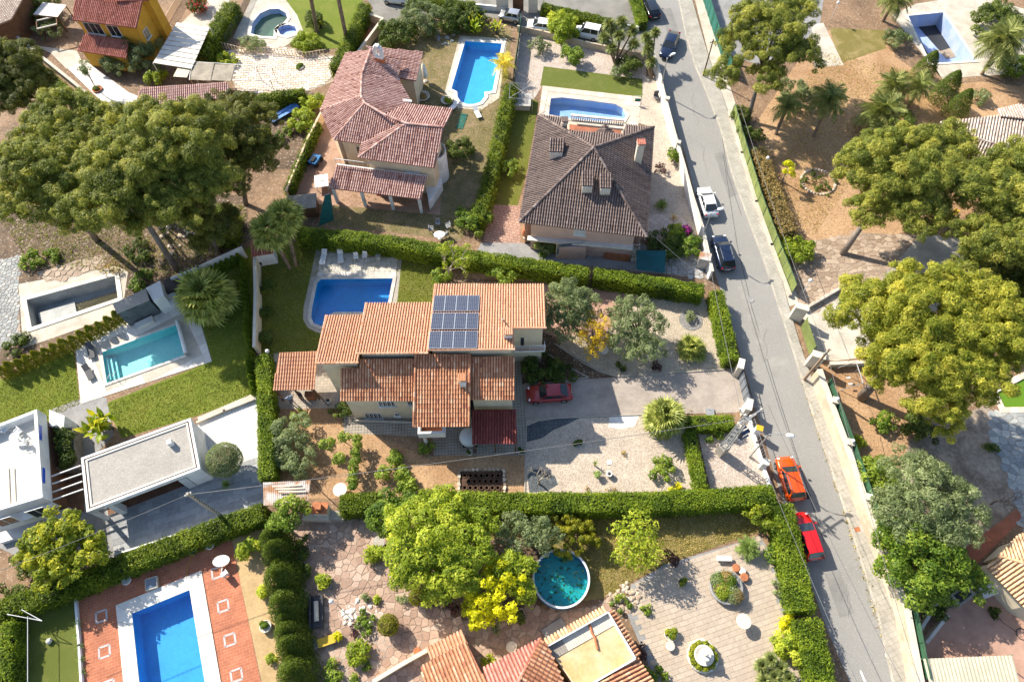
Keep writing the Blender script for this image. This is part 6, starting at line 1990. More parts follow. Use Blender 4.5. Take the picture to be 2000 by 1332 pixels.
# ------------------------------------------------------------------ hedges
hedge('clipped_hedge','long clipped hedge north of the blue pool lawn',[(580,452),(640,457),(704,463),(770,471),(826,481),(935,501)],2.2,1.5,'hedge_leaves',1)
hedge('clipped_hedge','clipped hedge between the dark roofed house and the orange roof',[(936,500),(1000,509),(1075,520),(1148,533)],2.2,1.4,'hedge_leaves',2)
hedge('clipped_hedge','clipped hedge above the gravel garden with the olive trees',[(1163,532),(1220,541),(1277,550),(1374,564)],2.1,1.4,'hedge_leaves',3)
hedge('clipped_hedge','clipped hedge along the street above the driveway gate',[(1401,567),(1408,600),(1420,650),(1431,700)],2.0,1.35,'hedge_leaves',4)
hedge('clipped_hedge','bright hedge between the white gravel and the tiled house garden',[(512,694),(515,740),(517,800),(518,870),(519,932)],1.9,1.4,'hedge_leaves',5)
hedge('clipped_hedge','short dark hedge beside the brick barbecue',[(664,984),(700,981),(738,978)],2.1,1.7,'hedge_deep',6)
hedge('clipped_hedge','very long hedge south of the gravel front garden',[(818,973),(900,978),(1000,980),(1100,980),(1200,980),(1300,978),(1400,972),(1514,964)],2.1,1.7,'hedge_leaves',7)
hedge('clipped_hedge','thick hedge beside the parked red car on the street',[(1528,985),(1542,1050),(1556,1115),(1570,1192)],2.0,2.0,'hedge_leaves',8)
hedge('clipped_hedge','street hedge below the lime coloured shrub at the bottom edge',[(1578,1210),(1592,1262),(1612,1345),(1640,1440)],1.9,2.1,'hedge_leaves',9)
hedge('clipped_hedge','hedge closing the pylon yard on the driveway side',[(1345,824),(1390,824),(1432,824)],1.3,1.4,'hedge_leaves',10)
hedge('clipped_hedge','narrow hedge between the front gravel and the pylon yard',[(1348,842),(1356,880),(1364,915),(1371,952)],1.3,1.0,'hedge_leaves',11)
hedge('clipped_hedge','double row hedge sloping above the red brick terrace',[(-20,1196),(70,1166),(150,1138),(220,1108),(290,1080),(380,1046),(450,1020),(512,1000)],1.8,1.7,'hedge_deep',12,rag=.2)
hedge('clipped_hedge','tall hedge west of the green turf at the corner',[(12,1216),(8,1270),(4,1345)],2.0,1.1,'hedge_leaves',13)
hedge('shrub_hedge','rough shrub hedge between the two upper houses',[(1000,165),(985,222),(968,300),(950,372),(932,430)],1.7,1.5,'hedge_deep',14,rag=.32)
hedge('shrub_hedge','tall rough hedge west of the keyhole chimney house',[(712,6),(694,50),(672,96),(652,128)],2.0,1.5,'hedge_deep',15,rag=.3)
hedge('clipped_hedge','dark clipped hedge beside the vegetable plot',[(478,192),(530,186),(592,176)],1.8,1.2,'hedge_deep',16)
hedge('shrub_hedge','dark shrub hedge between the lane and the curved pool',[(452,5),(425,45),(402,85),(392,108)],1.9,2.0,'hedge_deep',17,rag=.3)
hedge('clipped_hedge','hedge on the white walled bed of the side street',[(1060,10),(1110,22),(1160,34),(1200,46)],1.4,1.3,'hedge_deep',18)
hedge('clipped_hedge','hedge at the street corner beside the parked black car',[(1240,-20),(1250,15),(1256,42)],1.5,1.2,'hedge_leaves',19)
hedge('clipped_hedge','hedge behind the pale wall at the end of the side street',[(770,-12),(840,-2),(925,10)],1.2,1.4,'hedge_deep',20)
hedge('dry_hedge','brown withered hedge inside the olive green fence',[(1482,290),(1505,350),(1530,415),(1545,452)],1.6,1.6,'dry_leaves',21,rag=.4,dens=170)
hedge('ivy_hedge','ivy mass at the end of the white wall below the pines',[(428,452),(432,430),(434,400)],3.0,2.2,'hedge_deep',22,rag=.35)
hedge('ivy_hedge','climbing greenery over the peach boundary wall',[(618,238),(594,290),(560,370)],1.4,.8,'hedge_deep',23,rag=.25)
hedge('ivy_hedge','strip of creeper along the foot of the concrete wall',[(60,122),(110,165),(160,205)],.9,1.2,'hedge_leaves',24,rag=.35)

# rows of small conifers, each a plant of its own
def conifer_mesh(seed,h,r,mat,n):
 rg = np.random.default_rng(seed)
 z = rg.uniform(0.02,1,n) ** .8
 a = rg.uniform(0,2 * PI,n)
 rr = r * np.minimum(1,(1 - z) ** .62 * 1.15) * rg.uniform(.72,1.05,n) + .03
 P_ = np.stack([rr * np.cos(a),rr * np.sin(a),z * h],1)
 Nn = unit(np.stack([np.cos(a),np.sin(a),np.full(n,.55)],1) + rg.normal(size=(n,3)) * .45)
 V,Q,t = leaf_quads(P_,Nn,.17,.09,rg,np.clip(.5 + rg.normal(size=n) * .22,0,1))
 return mesh_np('foliage',V,Q,MATS[mat],t)
CMB = [conifer_mesh(40 + s,2.0,.62,'cypress_leaves',1500) for s in range(3)]
CMS = [conifer_mesh(50 + s,1.3,.40,'hedge_leaves',800) for s in range(3)]
STEM = mesh('stem',*(lambda q: (q.V,q.F))(MB().tube([(0,0,-.05),(0,0,1.0)],[.06,.03],6)),MATS['bark_brown'])
def conifer(px,py,meshes,label,group,k,s=1.0,cat='conifer',z=1.0):
 p = G(px,py,z); t = thing('conifer',label,cat,(p.x,p.y,0),k * 1.3,group)
 put('foliage',meshes[k % 3],None,t,Matrix.Scale(s,4)); put('stem',STEM,None,t)
 return t
ordn = ['first','second','third','fourth','fifth','sixth','seventh','eighth','ninth','tenth','eleventh','twelfth','thirteenth','fourteenth','fifteenth','sixteenth','seventeenth','eighteenth','nineteenth','twentieth','twenty first','twenty second','twenty third','twenty fourth','twenty fifth','twenty sixth']
for k in range(14):
 f = k / 13
 conifer(4 + 226 * f,724 - 106 * f + 6 * math.sin(f * 3),CMB,f'{ordn[k]} trimmed conifer from the west in the row above the turquoise pool','conifers above the turquoise pool',k,1.0 + .06 * math.sin(k * 2.1))
for k in range(22):
 f = k / 21
 conifer(472 + 20 * f + 3 * math.sin(k),508 + 255 * f,CMS,f'{ordn[k]} small conifer from the north along the dark lawn wall','small conifers along the lawn wall',k,1.0 + .1 * math.sin(k * 1.7),z=.6)
for k in range(8):
 f = k / 7
 conifer(395 + 72 * f,538 - 34 * f,CMS,f'{ordn[k]} small conifer from the west below the white wall','small conifers below the white wall',k,1.15,z=.6)
CMT = [conifer_mesh(60 + s,3.2,1.5,'cypress_dark',4600) for s in range(3)]
for k,(x,y) in enumerate(((530,1048),(538,1072),(545,1098),(547,1124),(552,1150),(556,1176),(558,1202),(562,1230),(568,1256),(572,1284),(576,1312),(582,1342))):
 conifer(x,y,CMT,f'{ordn[k]} dark cypress from the north beside the sand coloured strip','dark cypresses beside the sand strip',k,1.0 + .2 * math.sin(k * 2.7),'cypress',2.0)
CMG = [conifer_mesh(70 + s,4.2,1.5,'cypress_dark',5200) for s in range(3)]
for k,(x,y,s) in enumerate(((1816,122,1.0),(1856,166,1.1),(1882,196,1.0))):
 conifer(x,y,CMG,('northern','middle','southern')[k] + ' of three dense conifers beside the drained pool','dense conifers by the drained pool',k,s,'cypress',2.5)

# ------------------------------------------------------------------ pines
T = tree
T('pine_tree','pine with a leaning trunk above the abandoned pool','pine tree',(346,527),[(230,345,12.4,92,.55),(160,330,11.7,72,.5),(285,300,13.5,66,.5)],'pine',.3,seed=1,fork=.55)
T('pine_tree','tall pine in the middle of the pine grove behind the outbuilding','pine tree',(320,430),[(335,270,13.8,88,.55),(262,245,13.1,64,.5),(390,300,12.4,55,.5)],'pine',.3,seed=2,fork=.5)
T('pine_tree','broad pine at the western end of the grove','pine tree',(190,470),[(85,320,12.4,84,.55),(50,385,11,60,.5),(140,400,10.3,66,.5)],'pine',.3,seed=3,fork=.5)
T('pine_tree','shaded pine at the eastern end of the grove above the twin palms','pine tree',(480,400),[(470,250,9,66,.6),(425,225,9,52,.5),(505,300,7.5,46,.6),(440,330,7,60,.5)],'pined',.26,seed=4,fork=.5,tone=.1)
T('pine_tree','low spreading pine at the southern edge of the grove','pine tree',(400,470),[(350,372,11,74,.5),(285,405,9.7,62,.5),(410,350,11.7,52,.5)],'pine',.28,seed=5,fork=.5)
T('pine_tree','pine at the northern edge of the grove below the white yard','pine tree',(180,330),[(130,222,12.4,64,.55),(78,262,11.7,54,.5),(190,240,12.4,52,.5)],'pine',.26,seed=6,fork=.5)
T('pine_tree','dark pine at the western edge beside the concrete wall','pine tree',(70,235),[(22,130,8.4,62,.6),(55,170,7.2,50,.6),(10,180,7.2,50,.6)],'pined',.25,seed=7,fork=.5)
T('pine_tree','tall pine overhanging the street by the tennis court','pine tree',(1460,238),[(1440,92,8,46,.6),(1510,62,9.5,66,.6),(1558,105,8.5,46,.6),(1415,148,7,32,.6),(1500,150,7,40,.55),(1470,30,10,42,.55),(1545,20,9.5,50,.55)],'pines',.26,seed=8,fork=.6,dens=1.0,tone=-.02)
T('pine_tree','round pine with a leaning trunk above the stone terrace','pine tree',(1645,497),[(1755,335,8.5,96,.6),(1690,318,8,54,.55),(1825,330,8.5,70,.55),(1700,410,7,44,.5),(1800,412,7.5,64,.5),(1850,285,8,54,.5)],'pine',.3,seed=9,fork=.55,tone=.05)
T('pine_tree','pine at the right hand edge behind the low house','pine tree',(1895,530),[(1960,375,9,78,.6),(1925,470,8,54,.5),(1985,470,8.5,62,.5),(2000,330,9,60,.55),(1900,530,6.5,45,.5)],'pine',.3,seed=10,fork=.5)
T('pine_tree','great bright pine with a thick leaning trunk beside the swing frame','pine tree',(1682,778),[(1715,610,10.2,74,.6),(1830,600,11.9,96,.6),(1920,625,11.9,86,.55),(1800,690,11.2,86,.6),(1900,705,11.2,78,.55),(1745,690,9.4,56,.55),(1830,775,10,56,.55),(1985,650,11.2,56,.55),(1725,735,7.8,34,.55),(1870,765,9.4,42,.5),(1845,830,8.1,34,.55)],'pineb',.42,seed=11,fork=.42,limbs=14)
T('pepper_tree','feathery grey green tree beside the brick ramp','tree',(1850,1015),[(1810,968,5,84,.6),(1755,1000,4.5,52,.6),(1872,1000,4.5,54,.55),(1790,918,4.5,50,.55)],'olive',.25,seed=12,tone=.0,dens=.9)
T('broadleaf_tree','dense round green tree below the feathery tree','tree',(1830,1120),[(1800,1085,3.5,78,.6),(1850,1112,3.2,56,.55),(1768,1060,3.5,44,.6),(1895,1135,2.8,34,.6)],'broad',.2,seed=13,tone=.02)
shrub('shrub','bright green shrub against the wire fence beside the feathery tree','shrub',1712,928,36,3.0,'broad',14,tone=.18)
T('shade_tree','dark tree mass at the right edge behind the stone terrace','tree',(1950,560),[(1960,530,3.5,50,.7),(2000,560,3.5,50,.7),(1920,545,3,36,.7)],'pined',.2,seed=15)
shrub('shrub','dark shrub in the shade under the great pine','shrub',1795,830,34,2.0,'dark',16)

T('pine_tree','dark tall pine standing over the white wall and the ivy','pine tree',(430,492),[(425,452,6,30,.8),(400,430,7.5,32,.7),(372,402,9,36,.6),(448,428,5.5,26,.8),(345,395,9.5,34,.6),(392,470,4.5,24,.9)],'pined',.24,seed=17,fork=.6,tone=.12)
# ------------------------------------------------------------------ trees of the gardens
T('lime_tree','large lime green tree with drooping leaves behind the crazy paving','tree',(880,1110),[(830,1042,4.6,74,.6),(905,1052,4.4,58,.55),(800,1098,4,52,.6),(885,1112,4,52,.6),(870,1008,4.4,46,.5),(855,1150,3.2,36,.6)],'lime',.22,seed=21)
T('golden_tree','golden yellow tree beside the round pool','tree',(985,1160),[(965,1155,3,56,.6),(935,1188,2.6,34,.7),(930,1215,2.0,18,.8)],'gold',.15,seed=22)
T('lime_tree','smaller lime green tree between the golden tree and the round pool','tree',(1000,1150),[(1000,1118,3,42,.6),(1020,1155,2.4,26,.7)],'lime',.15,seed=23)
T('citrus_tree','dark leaved citrus tree between the long hedge and the lime tree','tree',(765,1030),[(760,1000,3,42,.7),(800,985,2.8,26,.7)],'broad',.14,seed=24,tone=-.08)
T('olive_tree','silvery bush tree north of the round pool','tree',(1035,1065),[(1020,1042,2.6,42,.65),(1062,1040,2.6,34,.65)],'olive',.14,seed=25)
shrub('clipped_shrub','clipped yellowish green shrub north of the round pool','shrub',1120,1040,40,2.4,'cypress',26,dens=1.9)
T('loose_tree','loose light green tree on the lawn right of the round pool','tree',(1262,1085),[(1240,1042,3.4,40,.7),(1222,1076,2.6,30,.7),(1266,1076,2.8,32,.7),(1250,1105,2.0,24,.7)],'lime',.12,seed=27,dens=.3,tone=.12,bark='bark_brown')
shrub('purple_shrub','dark purple shrub at the edge of the patio','shrub',1308,1092,19,1.2,'purple',28)
T('fig_tree','small fig tree in the corner by the street hedge','tree',(1498,1035),[(1485,1008,1.8,24,.7),(1508,1028,1.6,20,.7)],'magnolia',.08,seed=29,tone=-.25)
T('olive_tree','large grey green tree at the east gable of the orange roof','tree',(1120,640),[(1108,590,4,46,.7),(1132,588,4,34,.7),(1095,630,3.2,38,.7),(1135,620,3,34,.7)],'olive',.2,seed=30,tone=-.08)
T('yellow_tree','yellow leaved tree between the two grey green trees','tree',(1155,690),[(1165,640,3.2,34,.6),(1138,660,2.6,22,.7),(1178,668,2.2,22,.7),(1158,690,1.8,18,.7)],'yellow',.12,seed=31,dens=.6)
T('olive_tree','old olive tree with a twisted trunk in the gravel garden','tree',(1248,665),[(1240,612,3.4,44,.55),(1212,618,3,30,.6),(1278,632,3,30,.6),(1262,675,2.6,38,.6),(1215,660,2.6,30,.6),(1242,690,2.2,24,.6)],'olive',.24,seed=32,fork=.25)
bare_tree('sparse_tree','pale barked tree with few leaves behind the north hedge',(878,545),5.5,.8,33,'bark_pale',.16,4,('lime_leaves',.28,14))
bare_tree('bare_tree','leafless pale fig on the dark patch',(1052,945),3.4,1.1,34,'bark_pale',.11,4)
bare_tree('bare_tree','leafless twiggy tree hanging over the blue grey stone path',(1935,985),4.0,1.0,35,'bark_grey',.1,5)
bare_tree('young_tree','small yellow leaved tree inside the olive green fence',(1527,356),3.6,.7,36,'bark_pale',.1,3,('gold_leaves',.3,34))
bare_tree('young_tree','young tree with thin crown in a ring on the white yard',(192,178),4.0,.6,37,'bark_grey',.07,4,('olive_leaves',.3,14))
bare_tree('young_tree','yellowish sapling on the front gravel beside the path',(1165,930),.9,.5,38,'bark_brown',.05,2,('agave_leaves',.22,30))
for k,(x,y,r,h,lb) in enumerate(((572,848,36,2.6,'northern'),(557,888,26,1.8,'middle'),(588,905,30,1.9,'southern'))):
 shrub('olive_shrub',lb + ' silvery olive shrub beside the bright hedge of the tiled house garden','shrub',x,y,r,h,'olive',40 + k,tone=.1)
T('loquat_tree','yellow tipped loquat tree in front of the modern white house','tree',(160,1090),[(118,1040,3.6,48,.65),(75,1072,3.2,40,.65),(150,1078,3.2,50,.65),(105,1105,2.8,44,.65),(182,1055,3,26,.65)],'magnolia',.15,seed=43)
shrub('shrub','dark leafy shrubs below the loquat tree','shrub',60,1130,46,1.4,'dark',44)
ball('topiary_ball','large clipped round tree on the white gravel','tree',438,898,34,'olive',45,stem=.7,flat=.9)
ball('topiary_dome','bright clipped dome beside the rock bed','shrub',758,1220,21,'cypress',46,stem=.25,flat=.95)
ball('topiary_dome','clipped dome below the lime tree','shrub',816,1165,18,'cypress',47,stem=.2,flat=.9)
T('ivy_tree','bright leafy tree over the sheet roof and barbecue','tree',(570,1040),[(562,1002,2.6,34,.7),(545,1020,2.6,24,.7)],'broad',.1,seed=48,tone=.12)

# ------------------------------------------------------------------ shrubs and plants
for a in (
 ('shrub','bright bush behind the orange roof beside the sparse tree',985,530,26,2.2,'broad',.2),
 ('shrub','spiky bush at the foot of the sparse tree',862,540,18,1.4,'broad',.1),
 ('shrub','dark shrub mass in the shade beside the parked dark red car',1050,722,34,1.5,'dark',0),
 ('shrub','low dark shrub at the tip of the shaded bed',1095,728,24,1.1,'dark',0),
 ('shrub','bush in the middle of the grey gravel ring',1349,620,11,.8,'olive',-.1),
 ('shrub','small dark cushion plant on the gravel garden',1212,719,10,.6,'dark',0),
 ('shrub','small reddish cushion plant on the gravel garden',1281,716,10,.6,'purple',.3),
 ('shrub','round green shrub on the front gravel near the long hedge',1296,914,24,1.3,'broad',.05),
 ('shrub','straw coloured grass clump on the front gravel',1216,887,10,.3,'dry',.2),
 ('shrub','small bush at the corner of the house terrace steps',662,803,18,1.1,'dark',.2),
 ('shrub','low plants in a stone edged bed below the porch',582,807,14,.7,'broad',0),
 ('shrub','grassy clump beside the balcony pillar',833,874,16,.9,'broad',.05),
 ('shrub','bright bamboo like shrub beside the white parked hatchback',1100,52,26,3.4,'lime',-.1),
 ('shrub','leafy bush below the bamboo like shrub',1116,108,22,2.0,'broad',.1),
 ('shrub','grey bush beside the teal net fence',1052,88,18,1.6,'olive',-.1),
 ('shrub','round dark shrub at the foot of the yucca trees',1228,130,24,1.8,'dark',.05),
 ('shrub','grey green bush beside the clipped lawn',1208,142,16,1.2,'olive',0),
 ('shrub','round green bush at the white street wall',1315,304,15,1.6,'broad',.05),
 ('shrub','dark red plant on the rock garden',1292,330,12,.9,'purple',.3),
 ('shrub','light bush on the strip of lawn beside the dark roofed house',997,328,19,1.4,'broad',.15),
 ('shrub','large green shrub beside the teal shade sail',1300,476,34,1.9,'dark',.15),
 ('shrub','lime green round shrub beside the pink flowers',1322,452,17,1.7,'lime',0),
 ('shrub','leafy shrub against the street wall above the shade sail',1345,482,26,1.6,'broad',-.1),
 ('shrub','big dark green shrub beside the entry of the keyhole chimney house',778,66,36,2.6,'dark',.15),
 ('shrub','silvery rounded shrub at the top of the worn lawn',822,30,36,3.0,'olive',-.05),
 ('shrub','dark hedge like shrub behind the long blue pool',885,38,34,2.4,'dark',.05),
 ('shrub','dark shrub left of the bright banana plants',925,34,26,2.2,'dark',.1),
 ('shrub','leafy shrub east of the round corner wall',900,290,26,1.8,'dark',.15),
 ('shrub','overgrown shrub at the lower end of the shrub hedge',925,425,30,2.0,'broad',-.05),
 ('shrub','small shrub at the edge of the stamped pink yard',1065,483,20,1.6,'broad',-.02),
 ('shrub','bushy vine over the vegetable plot',592,235,26,1.6,'lime',-.1),
 ('shrub','young leafy shrub west of the pink roof',612,200,20,1.8,'lime',-.05),
 ('shrub','low plants in the vegetable plot',548,262,20,.7,'broad',0),
 ('shrub','grey green bush in front of the yellow house',264,104,42,3.2,'olive',-.05),
 ('shrub','second grey green bush in front of the yellow house',224,116,30,2.4,'olive',-.05),
 ('shrub','bright vine beside the carport boards',300,150,18,1.4,'lime',-.02),
 ('shrub','yellowish clipped bush behind the reed roof',435,118,24,1.0,'lime',.05),
 ('shrub','flowering bush in front of the curved pool',490,90,26,1.4,'olive',.1),
 ('shrub','light green bush on the curved pool lawn',598,82,24,1.6,'lime',-.05),
 ('shrub','white flowering bush below the palm trunks',610,38,18,1.8,'dark',.2),
 ('shrub','olive bush over the timber pergola of the yellow house',98,55,26,2.0,'olive',0),
 ('shrub','dark shrubs at the corner of the brown roofed building',88,20,26,2.4,'dark',.1),
 ('shrub','green bushes below the pines beside the old terrace',62,505,20,1.2,'broad',.1),
 ('shrub','low bushes right of the old terrace path',95,500,16,.9,'broad',.05),
 ('shrub','scrubby plant beside the murky pool',278,545,24,.9,'broad',-.1),
 ('shrub','rust coloured scrub above the murky pool',215,525,20,.8,'dry',-.1),
 ('shrub','leafy scrub in the shade of the leaning pine',270,490,26,1.0,'dark',.05),
 ('shrub','small dark bush at the western end of the conifer row',32,672,24,1.0,'dark',.1),
 ('shrub','grey bush in the dry garden beside the first palm',1556,182,32,2.2,'olive',-.1),
 ('shrub','small round tree near the fenced pool',1754,76,22,2.0,'olive',-.15),
 ('shrub','cushion of low green plants in the stone ring',1598,354,28,.5,'dark',.2),
 ('shrub','wild yellow green bush at the stone terrace fence',1558,492,30,1.6,'lime',-.25),
 ('shrub','dense shrub beside the fenced pool at the top right',1950,40,46,2.0,'dark',.2),
 ('shrub','round clump at the foot of the big date palm',1770,238,22,1.2,'dark',.1),
 ('shrub','bush beside the pool conifers',1912,186,18,1.4,'olive',0),
 ('shrub','glossy round bush right of the pool fence',1988,130,34,1.8,'broad',-.1),
 ('shrub','round bush on the bare soil beside the wire fence',1724,824,20,1.4,'broad',.1),
 ('shrub','small pale bush on the bare soil below the round one',1680,862,13,.8,'lime',0),
 ('shrub','small bush by the blue grey stone path',1935,870,16,.8,'dark',.1),
 ('shrub','bush in a white walled corner bed of the rose court',1832,1195,18,1.0,'dark',.1),
 ('shrub','small dark bush alone on the rose court',1938,1197,13,.7,'dark',0),
 ('shrub','yellow bush beside the lime shrub at the street hedge',1536,1216,18,1.1,'gold',0),
 ('shrub','lime coloured dense shrub beside the street hedge',1540,1260,28,1.5,'lime',.1),
 ('shrub','bright dense shrub on the garden path near the rock bed',697,1268,22,1.3,'lime',-.05),
 ('shrub','leafy bush at the bottom edge beside the dark cypresses',648,1316,22,1.0,'broad',.15),
 ('shrub','bright clipped shrub in a square pot',632,1132,15,1.0,'lime',-.05),
 ('shrub','feathery yellow green shrub beside the round stone table',722,1088,18,1.2,'lime',-.05),
 ('shrub','low succulents in the rock bed',718,1218,24,.7,'broad',0),
 ('shrub','sparse green plants by the patio corner',1512,1082,18,1.0,'broad',0),
 ('shrub','low plants along the foot of the street hedge',1518,1145,14,.6,'olive',.1),
 ('shrub','small lemon tree on the sand coloured strip',486,1075,20,1.6,'lime',.05),
 ('shrub','small lemon bush halfway along the sand coloured strip',512,1157,12,.9,'lime',.05),
 ('shrub','little bush at the bottom of the sand coloured strip',530,1288,10,.6,'lime',0),
 ('shrub','grass tuft bed at the foot of the near house terrace',1282,1310,22,.7,'broad',-.05),
 ('shrub','purple leaved plant beside the near house terrace',1262,1272,14,.7,'purple',.2),
 ('shrub','small bush between the near house roofs',956,1294,12,.6,'lime',0),
 ('shrub','silvery plant in the bed beside the crazy paving',966,1224,14,.7,'olive',.1),
 ('shrub','low shrub in the bed below the golden tree',1010,1195,20,.8,'dark',.1),
 ('shrub','rock garden plants beside the stone wall',1212,1178,20,.6,'broad',.1),
 ('shrub','small round plant on the patio beside the rock garden',1262,1190,9,.5,'broad',.1),
 ('shrub','low yellow flowers along the long hedge',1315,955,16,.6,'gold',-.1),
 ('shrub','upper dark bush under the street pine inside the fence',1452,222,18,1.6,'dark',.1),
 ('shrub','middle dark bush under the street pine inside the fence',1466,262,20,1.5,'dark',.05),
 ('shrub','dry green bush below the street pine at the fence',1478,300,18,1.4,'olive',-.15),
 ('shrub','bush between the withered hedge and the stone terrace',1535,452,16,1.2,'broad',0),
 ('shrub','ferny bush at the shaded corner below the barbecue',590,1075,20,1.0,'dark',.1),
 ('shrub','dark ivy clump beside the garden sofa',592,1120,20,1.1,'dark',.05),
 ('shrub','reddish succulent cushion in the rock bed',692,1232,10,.5,'purple',.35),
 ('shrub','small cactus like bush at the top of the rock bed',715,1164,9,.6,'olive',.1),
 ('shrub','little round bush right of the rock bed',737,1170,7,.5,'lime',0),
 ('shrub','potted flowers beside the yellow cloth bench',658,1244,9,.7,'gold',-.1),
 ('shrub','grassy clump along the curved garden path',712,1298,12,.5,'broad',0),
 ('shrub','low edging plant at the near end of the curved path',690,1326,11,.5,'broad',.1),
 ('shrub','pale leaved plant under the clipped dome',790,1168,12,.6,'olive',.15),
 ('shrub','purple flowers at the foot of the lime tree',880,1192,12,.5,'purple',.4),
 ('shrub','low weeds at the corner of the driveway and the pylon hedge',1340,808,12,.4,'dry',0),
 ('shrub','pinkish flowers on the front gravel against the long hedge',1195,958,12,.4,'dry',.2),
 ('shrub','small plants between gravel and hedge near the bare fig',1150,958,12,.4,'dry',.1),
 ('shrub','round shrub on the dark lawn against the cream wall',516,560,16,1.1,'dark',0),
 ('shrub','second shrub on the dark lawn against the cream wall',516,612,15,1.0,'dark',.05),
 ('shrub','third shrub on the dark lawn near the west porch',518,660,17,1.2,'dark',.05),
 ('shrub','hosta like plants behind the pylon hedge',1395,852,16,.7,'broad',0),
):
 nm,lb,x,y,r,h,sty,tn = a
 shrub(nm,lb,'shrub',x,y,r,h,sty,int(x * 7 + y * 13),tone=tn)
# flowers
def flowers(label,px,py,rp,h,mat,seed,z0=0):
 t = shrub('flowering_bush',label,'bush',px,py,rp,h,'dark',seed,z0=z0)
 r = rp * mpp(px,py,h)
 V,Q,tt = blob_leaves([(0,0,h * .5,r * .95,r * .95,h * .56,0)],420,.16,.13,seed,shell=.9,cull=0)
 put('blossom',mesh_np('blossom',V,Q,MATS[mat],tt),None,t)
flowers('pink flowering bush on the street wall beside the lime shrub',1338,451,12,1.2,'flower_pink',3)
flowers('red bougainvillea beside the lane of the yellow house',387,10,20,1.6,'flower_red',4)
# grape vines and vegetable rows in the tiled house garden
for k,(x,y) in enumerate(((640,866),(672,852),(663,896))):
 T('grape_vine',('western','northern','southern')[k] + ' of the three young vines in the bare soil','vine',(x + 3,y + 12),[(x,y,1.4,13,.8)],'broad',.04,seed=60 + k,tone=.2,limbs=2)
for k,y in enumerate((862,892,918,942)):
 T('grape_vine',f'{ordn[k]} plant from the north in the narrow vine row','vine',(700 - 2 * k,y + 8),[(697 - 3 * k,y - 6,1.3,9,1.2),(698 - 3 * k,y + 8,1.2,8,1.2)],'broad',.03,seed=64 + k,tone=.22,limbs=2,group='vines in the narrow row')
for k,(x,y,r) in enumerate(((752,922,15),(770,902,14),(790,928,18),(772,890,10),(800,950,20))):
 shrub('fig_shrub',('western','middle','eastern','topmost','lowest')[k] + ' of the leafy bushes above the long hedge gap','shrub',x,y,r,1.3,'broad',70 + k,tone=.12)

# ------------------------------------------------------------------ palms
palm('fan_palm','western twin fan palm above the little tool house',(566,524),(528,452),5.4,'fan',28,1.8,1,.2)
palm('fan_palm','eastern twin fan palm above the little tool house',(578,518),(556,425),6.4,'fan',28,1.7,2,.2)
palm('fan_palm','big spreading fan palm on the lawn of the modern house',(430,612),(402,580),2.6,'fan',64,2.5,3,.3,elev=(-45,70))
palm('fan_palm','fan palm with a short trunk beside the driveway hedge',(1308,838),(1297,815),1.7,'fan',50,1.6,4,.2,elev=(-35,78))
palm('fan_palm','low fan palm on the gravel garden by the street hedge',(1350,688),(1350,682),.5,'fan',36,1.3,5,.16,elev=(-10,80))
for k,a in enumerate((
 ('small date palm nearest the street fence in the dry garden',(1515,262),(1537,210),3.2,26,2.0),
 ('second date palm from the street fence with a slender trunk',(1589,267),(1618,200),4.2,34,2.5),
 ('large low date palm with long fronds in front of the round pine',(1706,264),(1719,226),2.2,44,3.0),
 ('short date palm beside the path in the dry garden',(1735,205),(1743,172),2.0,34,2.4),
 ('date palm with a thin trunk beside the three dense conifers',(1772,218),(1792,172),2.8,30,2.2),
 ('tall leaning date palm at the fenced pool',(1917,146),(1955,86),4.0,44,3.2),
 ('date palm behind the drained pool at the top edge',(1724,42),(1748,4),3.0,32,2.6))):
 palm('date_palm',a[0],a[1],a[2],a[3],'feather',a[4],a[5],20 + k,.2,'date_leaves',elev=(-30,75))
palm('yellow_palm','yellowing feather palm beside the long blue pool',(985,150),(984,128),1.6,'feather',16,2.0,31,.14,'palm_yellow',elev=(-15,70))
palm('cycad','cycad with stiff fronds at the patio corner',(1460,1072),(1460,1070),.5,'feather',40,1.15,32,.14,'agave_leaves',elev=(-5,80),cat='cycad')
palm('cycad','small palm on the rock garden beside the diamond patio',(1292,405),(1292,403),.3,'feather',18,.9,33,.1,'agave_leaves',elev=(5,80),cat='cycad')
palm('dwarf_palm','low palm in the shade of the top lawn',(842,66),(842,64),.4,'feather',26,1.3,34,.1,'date_leaves',elev=(0,75),cat='palm tree')
for k,(b,t_,z) in enumerate((((620,66),(600,-40),7.5),((680,92),(655,-30),8.0))):
 palm('tall_palm',('western','eastern')[k] + ' tall palm trunk on the curved pool lawn, crown above the picture',b,t_,z,'fan',26,1.2,36 + k,.26)
